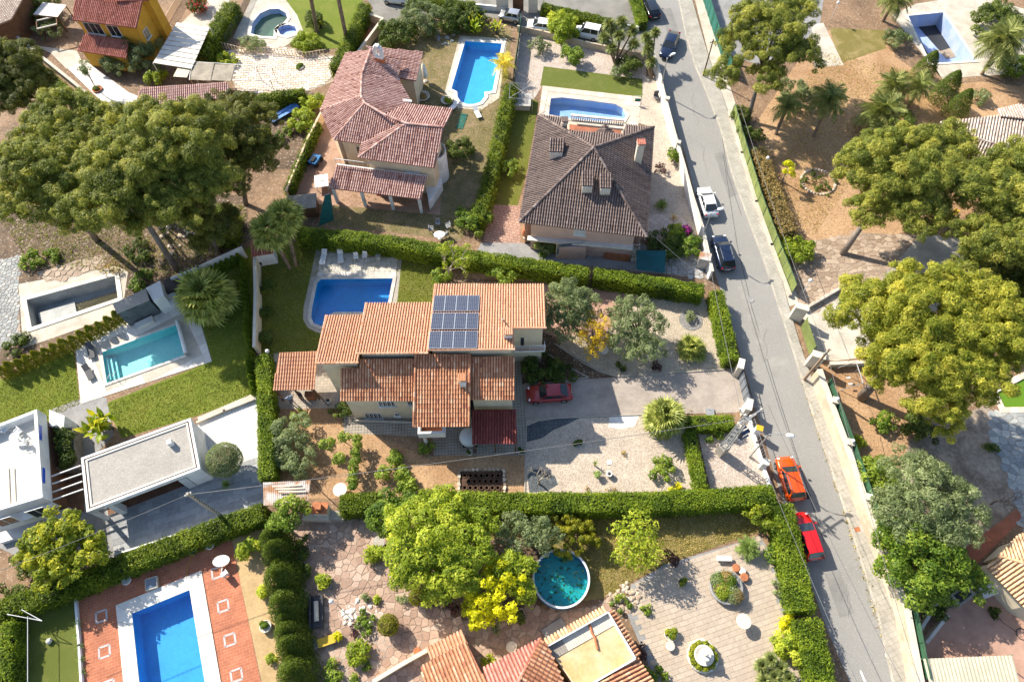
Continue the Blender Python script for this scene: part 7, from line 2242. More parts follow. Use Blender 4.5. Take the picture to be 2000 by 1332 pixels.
# yucca trees: forked trunks with dense rosettes
def yucca(label,base,heads,seed):
 b0 = G(*base); t = thing('yucca_tree',label,'yucca',b0)
 rg = random.Random(seed)
 key = ('ybl',0)
 if key not in _FR:
  V = [(0,-.03,0),(0,.03,0),(.5,.035,.05),(.5,-.035,.05),(1,0,-.08)]
  _FR[key] = mesh('leaf_blades',[(v[0],v[1],v[2]) for v in V],[(0,1,2,3),(3,2,4)],MATS['agave_leaves'])
 mb = MB()
 for (x,y,z,r) in heads:
  h = G(x,y,z) - b0
  mb.tube([(rg.uniform(-.1,.1),0,-.05),h * .5 + Vector((rg.uniform(-.15,.15),0,0)),h],[.14,.11,.09],7)
  V,F,Tn = [],[],[]
  for k in range(230):
   el = math.radians(-35 + 115 * rg.random()); az = rg.uniform(0,2 * PI)
   d = Vector((math.cos(az) * math.cos(el),math.sin(az) * math.cos(el),math.sin(el))); s = Vector((-math.sin(az),math.cos(az),0)) * .06
   l = 1.25 * r * rg.uniform(.8,1.1)
   n = len(V); m_ = h + d * l * .55 + Vector((0,0,.04)); e = h + d * l - Vector((0,0,.12 * l))
   V += [h - s * .5,h + s * .5,m_ + s,m_ - s,e]; F += [(n,n + 1,n + 2,n + 3),(n + 3,n + 2,n + 4)]; Tn += [rg.uniform(.1,.8)] * 5
  put('leaf_head',mesh('leaf_head',V,F,MATS['date_leaves'],tint=Tn),None,t)
 mb.build('trunk',[MATS['palm_bark']],t)
yucca('wide yucca tree with several heads on the gravel court',(1202,128),[(1190,50,3.6,.95),(1215,45,3.8,.95),(1235,62,3.4,.9),(1180,75,2.8,.85),(1210,72,3.2,.9),(1238,88,2.6,.8),(1195,95,2.2,.8)],1)
yucca('yucca tree against the street wall beside the lamp',(1272,155),[(1262,75,3.8,.75),(1280,65,4.0,.7),(1265,100,3.0,.75),(1272,122,2.2,.75),(1268,88,3.4,.7)],2)
yucca('small yucca below the pink wall of the dark roofed house',(1066,500),[(1060,478,1.3,.6),(1074,476,1.4,.6),(1068,486,1.0,.6)],3)
yucca('yucca clump at the bottom of the patio',(1510,1320),[(1488,1300,1.0,.6),(1505,1288,1.2,.6),(1525,1305,1.2,.6),(1512,1322,1.0,.6),(1540,1325,1.2,.6),(1492,1328,.9,.6),(1530,1340,1.0,.6)],4)
# big leaved plants
def bigleaf(label,px,py,n,rp,h,seed,mat='banana_leaves',nm='banana_plant'):
 p = G(px,py,.3); t = thing(nm,label,'plant',(p.x,p.y,0))
 if ('bl',mat) not in _FR:
  V,F,Tn = [],[],[]
  for i in range(7):
   s = i / 6; w_ = .2 * math.sin(PI * min(1,.08 + s * .95)) + .01
   z = .5 * s - .55 * s * s
   V += [(s,-w_,z + .03),(s,0,z),(s,w_,z + .03)]; Tn += [.4 + .5 * s] * 3
  for i in range(6): F += [(3 * i,3 * i + 1,3 * i + 4,3 * i + 3),(3 * i + 1,3 * i + 2,3 * i + 5,3 * i + 4)]
  for var in range(3): _FR['bl',mat,var] = mesh('leaf',V,F,MATS[mat],tint=np.clip(np.array(Tn) + (var - 1) * .3,0,1))
  _FR['bl',mat] = 1
 rg = random.Random(seed); r = rp * mpp(px,py,1)
 for k in range(n):
  az = k * 2.4 + rg.uniform(-.3,.3); el = math.radians(rg.uniform(15,75)); rad = rg.uniform(0,r * .55); a2 = rg.uniform(0,2 * PI)
  M = Matrix.Translation((rad * math.cos(a2),rad * math.sin(a2),h * rg.uniform(.2,.75))) @ Matrix.Rotation(az,4,'Z') @ Matrix.Rotation(-el,4,'Y') @ Matrix.Scale(rg.uniform(.7,1.15) * r * .5,4)
  put('leaf',_FR['bl',mat,k % 3],None,t,M)
 mb = MB()
 for k in range(5): mb.tube([(rg.uniform(-.3,.3) * r,rg.uniform(-.3,.3) * r,-.05),(rg.uniform(-.3,.3) * r,rg.uniform(-.3,.3) * r,h * .6)],[.09,.05],6)
 mb.build('stems',[MATS['bark_brown']],t)
bigleaf('giant bird of paradise with yellowing leaves beside the white carport',205,838,80,46,2.0,1)
bigleaf('bright banana plants at the head of the long blue pool',928,58,70,34,1.6,2)
bigleaf('second banana clump beside the teal net at the pool head',968,62,26,24,1.8,3)
bigleaf('big leaved plant on the curved pool lawn',628,50,16,16,1.6,4)
# agaves and grass tufts
for k,(x,y,r) in enumerate(((152,1218,13),(150,1240,12),(156,1262,12),(158,1288,13),(160,1312,12))):
 rosette('agave',f'{ordn[k]} spiky plant from the north along the turf edging','plant',x,y,r,20,k,'agave_leaves',.1,group='spiky plants along the turf edging')
rosette('agave','agave beside the clipped round tree','plant',441,946,14,24,8,'agave_leaves',.14)
rosette('agave','pale agave in a round bed below the round pine','plant',1845,440,18,22,9,'agave_leaves',.12)
rosette('aloe','upper rosette on a bent stem on the front gravel','plant',1163,904,10,20,10,'agave_leaves',.1,stem=.5)
rosette('aloe','lower rosette on a bent stem on the front gravel','plant',1163,924,9,18,11,'agave_leaves',.1,stem=.2)
rosette('aloe','orange leaved aloe in the white bed of the rose court','plant',1798,1215,15,26,12,'straw_leaves',.1)
rosette('cordyline','red leaved cordyline on the rock garden below','plant',1316,425,13,22,13,'straw_leaves',.08)
# ------------------------------------------------------------------ things: a small kit
def kit(name,label,cat,px,py,parts,rz=0.0,z=0.0,group=None,s=1.0):
 """a thing at a pixel; parts: (part name, material, shape, args...)"""
 t = thing(name,label,cat,G(px,py,z),rz,group)
 for p in parts:
  nm,mt,sh,a = p[0],p[1],p[2],p[3:]
  mb = MB()
  if sh == 'b': mb.box([v * s for v in a[0]],[v * s for v in a[1]],a[2] if len(a) > 2 else 0)
  elif sh == 't': mb.tube([[v * s for v in q] for q in a[0]],[r * s for r in a[1]] if isinstance(a[1],list) else a[1] * s,8)
  elif sh == 'l': mb.lathe([v * s for v in a[0]],[(r * s,h * s) for r,h in a[1]],a[2] if len(a) > 2 else 14)
  elif sh == 'r': mb.bar([v * s for v in a[0]],[v * s for v in a[1]],a[2] * s,(a[3] if len(a) > 3 else a[2]) * s)
  mb.build(nm,[MATS[mt] if isinstance(mt,str) else mt],t,smooth=(sh == 'l'))
 return t
def legs(mt,w,d,h,r=.02): return [('leg',mt,'t',[(x * w / 2,y * d / 2,0),(x * w / 2,y * d / 2,h)],r) for x in (-1,1) for y in (-1,1)]
def K(*a,**k): return kit(*a,**k)

# ------------------------------------------------------------------ cars
def car(name,label,nose,tail,paintm,kind='saloon',W=1.8,Lf=None):
 n,b = G(*nose,.6),G(*tail,.6)
 d = (n - b); L = Lf or d.length; c = (n + b) / 2
 t = thing(name,label,'van' if kind == 'van' else 'car',(c.x,c.y,.02),math.atan2(d.y,d.x))
 pm = MATS[paintm]
 H = {'saloon': 1.42,'hatch': 1.48,'suv': 1.62,'van': 1.82}[kind]
 belt = {'saloon': .92,'hatch': .95,'suv': 1.02,'van': 1.05}[kind]
 # greenhouse: rear foot, rear roof, front roof, windscreen foot as fractions of the length from the tail
 gh = {'saloon': (.10,.27,.56,.72),'hatch': (.03,.12,.55,.74),'suv': (.03,.12,.56,.73),'van': (.01,.03,.60,.76)}[kind]
 st = [(0,.55,.80,.38),(.02,belt - .1,.90,.30),(.10,belt,.97,.22),(.3,belt + .01,1,.2),(.6,belt,1,.2),(.75,belt - .02,.99,.2),(.88,belt - .11,.95,.22),(.965,belt - .24,.86,.26),(1.0,.48,.70,.34)]
 V,F = [],[]
 for f,zt,wf,zl in st:
  w = W / 2 * wf; x = (f - .5) * L
  ring = [(w * .86,zl),(w,zl + .14),(w * 1.0,zl + (zt - zl) * .6),(w * .96,zt - .05),(w * .84,zt),(w * .4,zt + .025),(0,zt + .032)]
  ring = ring + [(-y,z) for y,z in ring[-2::-1]]
  V += [(x,y,z) for y,z in ring]
 m = 13
 for k in range(len(st) - 1):
  for j in range(m - 1): F.append((k * m + j,(k + 1) * m + j,(k + 1) * m + j + 1,k * m + j + 1))
  F.append((k * m + m - 1,(k + 1) * m + m - 1,(k + 1) * m,k * m))
 F.append(tuple(range(m))); F.append(tuple((len(st) - 1) * m + j for j in range(m - 1,-1,-1)))
 put('body',mesh('body',V,F,pm,smooth=True),None,t)
 x0,x1,x2,x3 = ((f - .5) * L for f in gh)
 wb,wr,zb = W / 2 * .87,W / 2 * .68,belt + .005
 zr = H - .06
 def glass(nm,Q): put(nm,mesh(nm,Q,[(0,1,2,3)],MATS['dark_glass']),None,t)
 def q4(a,b,c,e,k=.07):
  cc = [sum(v) / 4 for v in zip(a,b,c,e)]
  return [tuple(p[i] + (cc[i] - p[i]) * k for i in range(3)) for p in (a,b,c,e)]
 ro = .012
 RB = {s: [(x0,s * wb,zb),(x3,s * wb,zb),(x2,s * wr,zr),(x1,s * wr,zr)] for s in (-1,1)}
 mb = MB()
 mb.add([RB[-1][0],RB[-1][1],RB[1][1],RB[1][0],RB[-1][3],RB[-1][2],RB[1][2],RB[1][3]],[(0,1,5,4),(1,2,6,5),(2,3,7,6),(3,0,4,7)])
 mb.build('pillars',[pm],t)
 V,F = [],[]
 nx,ny = 6,6
 for i in range(nx + 1):
  for j in range(ny + 1):
   u,v = i / nx,j / ny * 2 - 1
   V.append((x1 - .02 + (x2 - x1 + .04) * u,wr * 1.03 * v,zr + .055 * (1 - v * v) * (1 - (2 * u - 1) ** 4 * .6) + .004))
 for i in range(nx):
  for j in range(ny): F.append((i * (ny + 1) + j,(i + 1) * (ny + 1) + j,(i + 1) * (ny + 1) + j + 1,i * (ny + 1) + j + 1))
 put('roof',mesh('roof',V,F,pm,smooth=True),None,t)
 o = Vector((.02,0,.012))
 glass('windscreen',[tuple(Vector(p) + o) for p in q4((x3,-wb,zb),(x3,wb,zb),(x2,wr,zr),(x2,-wr,zr))])
 if kind != 'van' or True: glass('rear_window',[tuple(Vector(p) + Vector((-.02,0,.012))) for p in q4((x0,wb,zb + .08),(x0,-wb,zb + .08),(x1,-wr,zr),(x1,wr,zr),.1)])
 for s in (-1,1):
  xm = (x0 + x3) / 2 * .5 + (x1 + x2) / 2 * .5
  for a,b,c,e in (((x0 + .25,zb),(xm - .04,zb),(xm - .04,zr),(x1 + .12,zr)),((xm + .04,zb),(x3 - .18,zb),(x2 - .05,zr),(xm + .04,zr))):
   def pt(q):
    f = (q[1] - zb) / (zr - zb); f = .1 + .8 * f
    return (q[0],s * (wb + (wr - wb) * f + .012),zb + (zr - zb) * f)
   glass('side_window',[pt(q) for q in ((a,b,c,e) if s < 0 else (b,a,e,c))])
  put('mirror',mesh('mirror',*(lambda q: (q.V,q.F))(MB().box((x3 - .12,s * (W / 2 + .08),belt + .08),(.14,.2,.13))),pm),None,t)
  put('headlight',mesh('headlight',*(lambda q: (q.V,q.F))(MB().box((L * .44,s * W * .35,belt - .21),(.16,.26,.08),-s * .4)),MATS['lamp_white']),None,t)
  put('tail_light',mesh('tail_light',*(lambda q: (q.V,q.F))(MB().box((-L * .482,s * W * .37,belt - .12),(.09,.24,.13),s * .35)),MATS['light_red']),None,t)
  for fx in (-.31,.31):
   x = fx * L
   wh = put('wheel',mesh('wheel',*(lambda q: (q.V,q.F))(MB().tube([(x,s * (W / 2 - .2),.32),(x,s * (W / 2 + .01),.32)],.33,16)),MATS['rubber']),None,t)
   put('rim',mesh('rim',*(lambda q: (q.V,q.F))(MB().tube([(x,s * (W / 2),.32),(x,s * (W / 2 + .022),.32)],.21,12)),MATS['metal_grey']),None,wh)
 put('number_plate',mesh('number_plate',*(lambda q: (q.V,q.F))(MB().box((-L * .497,0,.62),(.03,.5,.11))),MATS['plate']),None,t)
 put('bumper',mesh('bumper',*(lambda q: (q.V,q.F))(MB().box((-L * .485,0,.42),(.12,W * .82,.16))),MATS['metal_dark'] if kind == 'suv' else pm),None,t)
 if kind == 'suv':
  for s in (-1,1): put('roof_rail',mesh('roof_rail',*(lambda q: (q.V,q.F))(MB().bar((x1 + .2,s * wr * .95,zr + .08),(x2 - .2,s * wr * .95,zr + .08),.035)),MATS['metal_grey']),None,t)
 return t
car('parked_car','dark red saloon parked in the shade beside the tiled house',(1028,771),(1117,765),'car_red')
car('parked_car','orange sport utility car parked by the street lamp',(1530,891),(1556,978),'car_orange','suv')
car('parked_car','bright red car parked beside the thick street hedge',(1559,1000),(1592,1094),'car_scarlet','hatch')
car('parked_car','dark blue sport utility car parked below the dark roofed house',(1402,460),(1422,528),'car_navy','suv')
car('parked_car','white saloon parked beside the white street wall',(1373,366),(1390,423),'car_white')
car('parked_car','dark blue car standing at the top of the street',(1298,112),(1318,64),'car_navy','saloon')
car('parked_car','black car parked at the top street corner hedge',(1261,-8),(1280,36),'car_black','hatch')
car('parked_car','white hatchback parked on the side street',(1028,48),(1080,54),'car_white','hatch')
car('parked_van','white van parked on the side street behind the yucca',(1122,60),(1172,70),'car_white','van')
car('parked_car','small silver car half hidden behind the banana plants',(975,28),(1018,36),'car_silver','hatch',1.65)
car('parked_car','pale car cut by the top edge on the side street',(748,-6),(800,0),'car_white','hatch')

# ------------------------------------------------------------------ street lamps, poles, pylon, cables
def lamp(label,head,z,off=(-.9,-.1)):
 h = G(*head,z); b = Vector((h.x + off[0],h.y + off[1],0))
 t = thing('street_lamp',label,'street lamp',b)
 e = h - b
 MB().tube([(0,0,0),(0,0,z * .5),(0,0,z - .3),(e.x * .35,e.y * .35,z - .05),(e.x * .8,e.y * .8,z + .02)],[.08,.07,.05,.04,.035],8).build('pole',[MATS['galvanised']],t)
 MB().lathe((0,0,-.1),[(.14,0),(.14,.5),(.09,.6)],10).build('base',[MATS['galvanised']],t)
 V = MB().lathe((0,0,0),[(.03,-.07),(.17,-.06),(.2,0),(.14,.06),(.02,.08)],12)
 d = math.atan2(e.y,e.x)
 put('lamp_head',mesh('lamp_head',[(Matrix.Rotation(d,3,'Z') @ Vector((v[0] * 2.0 + .15,v[1],v[2]))) for v in V.V],V.F,MATS['lamp_white'],smooth=True),None,t,Matrix.Translation((e.x,e.y,z + .03)))
lamp('street lamp beside the orange car',(1540,850),6.2,(-1.5,.25))
lamp('street lamp at the yucca beside the top blue car',(1313,107),5.6,(-.6,-.3))
lamp('street lamp rising from the wall below the white saloon',(1405,409),6.0,(-.8,-.2))
def globe(label,px,py,z,h=None):
 p = G(px,py,z); t = thing('garden_lamp',label,'garden lamp',(p.x,p.y,0))
 MB().tube([(0,0,0),(0,0,z - .15)],.035,7).build('post',[MATS['metal_white']],t)
 MB().lathe((0,0,z - .18),[(.06,0),(.17,.08),(.21,.2),(.17,.33),(.05,.4)],12).build('globe',[MATS['lamp_white']],t,smooth=True)
for a in (('white globe lamp among the dark cypresses',540,1078,2.2),('globe lamp beside the lime tree',765,1053,2.2),('globe lamp above the white rock bed',647,1174,2.2),('globe lamp at the stone terrace by the fence',1583,548,2.4),('globe lamp at the tennis court edge',1637,6,2.6),('globe lamp inside the olive green fence',1500,309,2.2),('globe lamp beside the west porch roof',522,686,2.2)): globe(*a)
def pole(name,label,base,h,r,mat,arms=(),cat='utility pole',steps=False):
 t = thing(name,label,cat,G(*base))
 MB().tube([(0,0,-.1),(0,0,h)],[r,r * .65],9).build('shaft',[MATS[mat]],t)
 for z,l,az in arms:
  d = Vector((math.cos(az),math.sin(az),0)) * l / 2
  MB().bar(Vector((0,0,z)) - d,Vector((0,0,z)) + d,.09).build('crossarm',[MATS['metal_grey']],t)
  for s in (-.9,-.3,.3,.9): MB().lathe(d * s + Vector((0,0,z + .04)),[(.03,0),(.06,.06),(.03,.12),(.05,.18)],8).build('insulator',[MATS['stone_white']],t)
 if steps:
  for k in range(14): MB().box((r * .55,0,1.2 + k * .45),(.12,.12,.16)).build('step_hole',[MATS['metal_dark']],t)
pole('utility_pole','leaning looking brown timber pole on the pavement by the green gate',(1570,742),6.5,.15,'timber_pole',((6.0,1.0,.5),))
pole('utility_pole','thin dark pole beside the tennis court fence',(1373,150),5.6,.1,'timber_brown',((5.2,.7,.2),))
pole('utility_pole','perforated concrete pole behind the forecourt hedge',(441,1014),8.2,.2,'concrete',((7.9,.5,.6),),steps=True)
py = thing('power_pylon','lattice power pylon on a concrete stump with transformer beside the driveway','pylon',G(1407,884))
MB().box((0,0,.8),(.85,.75,1.7),.5).build('stump',[MATS['concrete']],py)
R5 = Matrix.Rotation(.5,3,'Z')
def lt(x,y,z): v = R5 @ Vector((x * (.34 - .016 * z),y * (.34 - .016 * z),0)); return Vector((v.x,v.y,z))
for x in (-1,1):
 for y in (-1,1): MB().bar(lt(x,y,1.5),lt(x,y,8.6),.07).build('leg',[MATS['galvanised']],py)
mb = MB()
for k in range(16):
 z = 1.7 + k * .43
 for x,y,x2,y2 in ((-1,-1,1,-1),(1,-1,1,1),(1,1,-1,1),(-1,1,-1,-1)): mb.bar(lt(x,y,z),lt(x2,y2,z + (.43 if k % 2 else 0)),.04)
mb.build('lattice',[MATS['galvanised']],py)
for z,l,az in ((8.3,3.0,.5),(7.7,2.2,.5),(8.55,1.6,2.07)):
 d = Vector((math.cos(az),math.sin(az),0)) * l / 2
 MB().bar(Vector((0,0,z)) - d * .6,Vector((0,0,z)) + d * 1.2,.1).build('crossarm',[MATS['galvanised']],py)
 for s in (-.55,.3,1.1): MB().lathe(d * s + Vector((0,0,z + .05)),[(.04,0),(.08,.08),(.04,.16),(.07,.24)],8).build('insulator',[MATS['stone_white']],py)
MB().box((.75,.1,4.9),(.85,.7,1.0),.5).build('transformer',[MATS['car_navy']],py)
MB().box((.75,.1,4.36),(1.1,.9,.08),.5).build('platform',[MATS['galvanised']],py)
for k in range(3): MB().lathe((.55 + .2 * k,.0 + .1 * k,5.4),[(.04,0),(.07,.1),(.03,.2),(.06,.3)],8).build('insulator',[MATS['stone_white']],py)
K('switch_box','white electricity cabinet on the street wall below the pylon','cabinet',1474,848,[('cabinet','render_white','b',(0,0,.8),(.6,.5,1.6)),('lid','yellow_bright','b',(0,0,1.62),(.64,.54,.05))],-.35)
K('wall_post','white post at the foot of the street lamp by the orange car','post',1487,912,[('post','render_white','b',(0,0,.7),(.5,.5,1.5)),('cap','stone_white','b',(0,0,1.48),(.6,.6,.08))],-.35)
def cable(label,a,b,sag=.5,r=.022):
 A,B = G(*a),G(*b)
 p = [A + (B - A) * k / 12 - Vector((0,0,sag * 4 * (k / 12) * (1 - k / 12))) for k in range(13)]
 o = MB().tube(p,r,5).build('cable',[MATS['cable']]); tag(o,label,'cable')
cable('overhead cable from the perforated pole to the pylon across the front garden',(366,966,8),(1452,818,7.9),.6)
cable('overhead cable from the perforated pole across the loquat tree',(366,966,8),(-40,1130,7.5),.2)
cable('overhead cable from the pylon down the street over the thick hedge',(1492,905,5.5),(1680,1345,6),.4)
cable('overhead cable from the pylon arm crossing over the orange car',(1500,790,8.4),(1770,1345,7.5),.5)
cable('overhead cable along the street hedge to the pylon',(1368,420,4.5),(1448,808,7.5),.3)
cable('upper wire from the timber pole along the olive fence',(1614,690,6.1),(1440,190,5.6),.4)
cable('lower wire from the timber pole along the wire fence',(1616,692,5.9),(1800,1345,4.5),.3)
cable('thin wire over the shade sail',(1270,455,4.5),(1395,560,2.5),.1)

# ------------------------------------------------------------------ round pool, fountain, planters of the south garden
rp_ = thing('round_pool','round above ground pool with teal water and floating leaves','swimming pool',G(1098,1148))
q = G(1096,1129,1.15) - rp_.location; R_ = 55 * mpp(1096,1129,1.15)
V,F = [],[]
for k in range(40):
 a = 2 * PI * k / 40
 for r,z in ((R_,0),(R_,1.2),(R_ - .09,1.2),(R_ - .09,.06),): V.append((q.x + r * math.cos(a),q.y + r * math.sin(a),z))
for k in range(40):
 for i in range(3): F.append((4 * k + i,4 * ((k + 1) % 40) + i,4 * ((k + 1) % 40) + i + 1,4 * k + i + 1))
put('wall',mesh('wall',V,F,MATS['pool_round']),None,rp_)
circ = lambda r,z: [(q.x + r * math.cos(2 * PI * k / 40),q.y + r * math.sin(2 * PI * k / 40),z) for k in range(40)]
put('floor',mesh('floor',circ(R_ - .05,.1),[tuple(range(40))],MATS['pool_teal']),None,rp_)
put('water',mesh('water',circ(R_ - .095,1.0),[tuple(range(40))],MATS['water_teal']),None,rp_)
V,F = [],[]
for k in range(40):
 a = 2 * PI * k / 40
 for r,z in ((R_ - .12,1.19),(R_ + .05,1.19),(R_ + .05,1.24),(R_ - .12,1.24)): V.append((q.x + r * math.cos(a),q.y + r * math.sin(a),z))
for k in range(40):
 for i in range(4): F.append((4 * k + i,4 * ((k + 1) % 40) + i,4 * ((k + 1) % 40) + (i + 1) % 4,4 * k + (i + 1) % 4))
put('rim',mesh('rim',V,F,MATS['metal_white']),None,rp_)
rg_ = np.random.default_rng(5); n_ = 260; aa = rg_.uniform(0,2 * PI,n_); rr = (R_ - .2) * rg_.uniform(0,1,n_) ** .5
Pq = np.stack([q.x + rr * np.cos(aa),q.y + rr * np.sin(aa),np.full(n_,1.005)],1)
V,Q,tt = leaf_quads(Pq,unit(np.tile([0,0,1.0],(n_,1)) + rg_.normal(size=(n_,3)) * .08),.12,.08,rg_,rg_.uniform(0,.6,n_))
o = put('floating_leaves',mesh_np('floating_leaves',V,Q,MATS['dark_leaves'],tt),None,rp_); o['kind'] = 'stuff'
K('pool_step','pale plank step beside the near house at the round pool','step',1082,1228,[('plank','concrete_grey','b',(0,0,.12),(2.0,.9,.1)),('foot','concrete_grey','b',(-.7,0,.04),(.1,.8,.1)),('foot','concrete_grey','b',(.7,0,.04),(.1,.8,.1))],.5)
ft = K('fountain','tiered stone fountain ringed with flowers on the patio','fountain',1371,1281,[('base_ring','stone_white','l',(0,0,0),[(1.25,0),(1.3,.3),(1.1,.32),(1.08,.2),(.05,.2)],18),('basin','stone_white','l',(0,0,.2),[(.3,0),(.7,.5),(.82,.62),(.72,.62),(.6,.52),(.04,.5)],18),('upper_bowl','stone_white','l',(0,0,.7),[(.12,0),(.14,.3),(.5,.55),(.44,.56),(.05,.5)],16),('finial','stone_white','l',(0,0,1.2),[(.12,0),(.08,.3),(.16,.5),(.05,.75)],10)])
V,Q,tt = blob_leaves([(math.cos(a) * .92,math.sin(a) * .92,.45,.3,.3,.25,.1 * math.sin(3 * a)) for a in np.arange(0,6.2,.6)],2200,.16,.09,3,cull=0)
put('flowers',mesh_np('flowers',V,Q,MATS['loquat_leaves'],tt),None,ft)
def planter(label,px,py,r,h,seed,sty=('green_leaves','dry_leaves'),mat='concrete_grey',lh=.5,nm='round_planter'):
 t = K(nm,label,'planter',px,py,[('bowl',mat,'l',(0,0,0),[(r * .8,0),(r,h * .6),(r,h),(r * .88,h),(r * .84,h - .08),(.03,h - .08)],20)])
 rg = random.Random(seed)
 for k,s in enumerate(sty):
  B = [(rg.uniform(-.55,.55) * r,rg.uniform(-.55,.55) * r,h + lh * .35,r * .42,r * .42,lh * .7,rg.uniform(-.1,.15)) for _ in range(3)]
  V,Q,tt = blob_leaves(B,700 + 900 * r * r,.17,.09,seed + k,cull=.3)
  put('plants',mesh_np('plants',V,Q,MATS[s],tt),None,t)
planter('large round stone planter full of shrubs on the patio',1416,1148,1.45,.55,1,('green_leaves','olive_leaves','dry_leaves','lime_leaves'))
planter('small oval planter with yellow flowers on the patio',1309,1240,.55,.4,2,('loquat_leaves','green_leaves'),'stone_pale',.3)
planter('round urn planter on the sand coloured strip',522,1224,.5,.5,3,('green_leaves',),'stone_white',.3)
planter('small shrub in a ring near the patio edge',1332,1138,.4,.25,4,('loquat_leaves','dark_leaves'),'stone_pale',.5)
planter('mosaic ring of stones with a small shrub on the front gravel',1128,868,.5,.15,5,('dark_leaves',),'stone_pale',.5)
planter('low round planting bed on the slab yard',586,132,.6,.2,6,('green_leaves',),'stone_pale',.2)
planter('white pot with a dark plant left of the red pergola',918,886,.3,.5,7,('dark_leaves',),'stone_white',.4)
planter('white pot with a dark plant right of the red pergola',1017,884,.3,.5,8,('dark_leaves',),'stone_white',.4)
planter('oval stone bed at the round end of the long pool',873,198,.8,.25,9,('lime_leaves',),'stone_white',.4)
planter('round stone bed beside the inner court',826,190,.9,.25,10,('dry_leaves',),'stone_white',.2)
planter('tyre sized ring bed with the young tree on the white yard',191,176,.65,.2,11,('green_leaves',),'terracotta',.25)
def table(name,label,px,py,r,h,mat,leg='metal_white',ov=1.0,rz=0):
 t = thing(name,label,'table',G(px,py,h),rz); t.location.z = 0
 m = MB().lathe((0,0,h - .03),[(r,0),(r,.03),(r * .97,.045),(.02,.045)],22)
 put('table_top',mesh('table_top',[(v[0] * ov,v[1],v[2]) for v in m.V],m.F,MATS[mat]),None,t)
 MB().tube([(0,0,.03),(0,0,h - .02)],.045,8).build('leg',[MATS[leg]],t)
 MB().lathe((0,0,0),[(r * .5,0),(r * .45,.05),(.05,.07)],14).build('base',[MATS[leg]],t)
table('round_table','cream round table standing alone on the patio',1453,1213,.62,.95,'stone_pale')
table('round_table','round glass table with a grey rim by the main pool',738,500,.32,.7,'metal_grey')
table('round_table','pale round table beside the barbecue',664,956,.65,.7,'stone_white')
table('oval_table','white oval table on the red terrace',432,1095,.5,.72,'plastic_white',ov=1.5,rz=.1)
table('mosaic_table','round pebble table at the near house wall',999,1263,.45,.7,'stone_pale')
table('stone_table','round stone table in the shade beside the lime tree',740,1058,.55,.7,'concrete')
table('garden_table','oval white garden table on the worn lawn',858,458,.5,.7,'plastic_white',ov=1.3)
table('terrace_table','glass table on the white roof terrace',28,853,.45,.7,'plastic_white'); bpy.context.view_layer.update()
bpy.data.objects['terrace_table'].location = G(28,853,4.1) - Vector((0,0,.65))
def chair(label,px,py,rz,mat='plastic_white',z=0.0,name='garden_chair',group=None):
 K(name,label,'chair',px,py,[('seat',mat,'b',(0,0,.42),(.5,.5,.05)),('backrest',mat,'b',(0,.25,.68),(.48,.05,.48)),('armrest',mat,'b',(-.25,0,.62),(.06,.5,.04)),('armrest',mat,'b',(.25,0,.62),(.06,.5,.04))] + legs(mat,.44,.44,.42,.025),rz,z,group)
chair('white plastic chair in the middle of the pool terrace row',697,506,.1)
chair('white plastic chair next to the round table on the pool terrace',714,504,-.1)
chair('white chair beside the oval table on the red terrace',443,1122,-2.4)
for k,(x,y,r) in enumerate(((843,452,1.6),(856,440,0),(876,446,-1.2),(872,462,-2.4))): chair(('western','northern','eastern','southern')[k] + ' chair at the oval table on the worn lawn',x,y,r,'lounger_light')
for k,(x,y,r) in enumerate(((15,842,.8),(42,846,-.6),(52,868,-1.4))): chair(('western','northern','eastern')[k] + ' white chair on the white roof terrace',x,y,r,'plastic_white',3.45)
def lounger(label,px,py,rz,mat='plastic_white',L=1.9,back=True):
 K('sun_lounger',label,'sun lounger',px,py,[('bed',mat,'b',(0,-.3,.3),(.62,L * .68,.07)),('backrest',mat,'r',(0,L * .18,.32),(0,L * .5,.62 if back else .34),.6,.06)] + legs(mat,.52,L * .6,.3,.03),rz)
lounger('white plastic lounger at the corner of the pool terrace',633,506,-.1)
lounger('white folding chair lounger beside the pool terrace row',666,503,.15)
lounger('northern dark grey lounger beside the turquoise pool',180,688,.42,'lounger_grey')
lounger('southern dark grey lounger beside the turquoise pool',176,730,.62,'lounger_grey')
lounger('white lounger left of the round end of the long pool',884,214,-.7)
lounger('white lounger right of the round end of the long pool',932,224,.35)

# ------------------------------------------------------------------ garden structures
sh = thing('sheet_roof','rusty corrugated sheet roof over the shed beside the barbecue','shed',G(560,985))
sq = [G(514,942,2.2),G(607,938,2.4),G(601,985,2.2),G(515,987,2.0)]
def corrugated(parent,Q,mat,n,amp=.03,name='roof_sheet'):
 V,F = [],[]
 for k in range(2 * n + 1):
  f = k / (2 * n); z = Vector((0,0,amp if k % 2 else 0))
  V += [Q[0] + (Q[1] - Q[0]) * f + z - parent.location,Q[3] + (Q[2] - Q[3]) * f + z - parent.location]
 F = [(2 * k + 1,2 * k + 3,2 * k + 2,2 * k) for k in range(2 * n)]
 return put(name,mesh(name,V,F,MATS[mat]),None,parent)
corrugated(sh,sq,'rusty_sheet',22)
for p in sq: MB().tube([(p.x - sh.location.x,p.y - sh.location.y,0),p - sh.location],.05,6).build('post',[MATS['timber_brown']],sh)
for k in range(3): MB().bar(G(532 + 6 * k,950 + 5 * k,2.42) - sh.location,G(588 + 5 * k,947 + 6 * k,2.45) - sh.location,.12,.06).build('plank',[MATS['stone_pale']],sh)
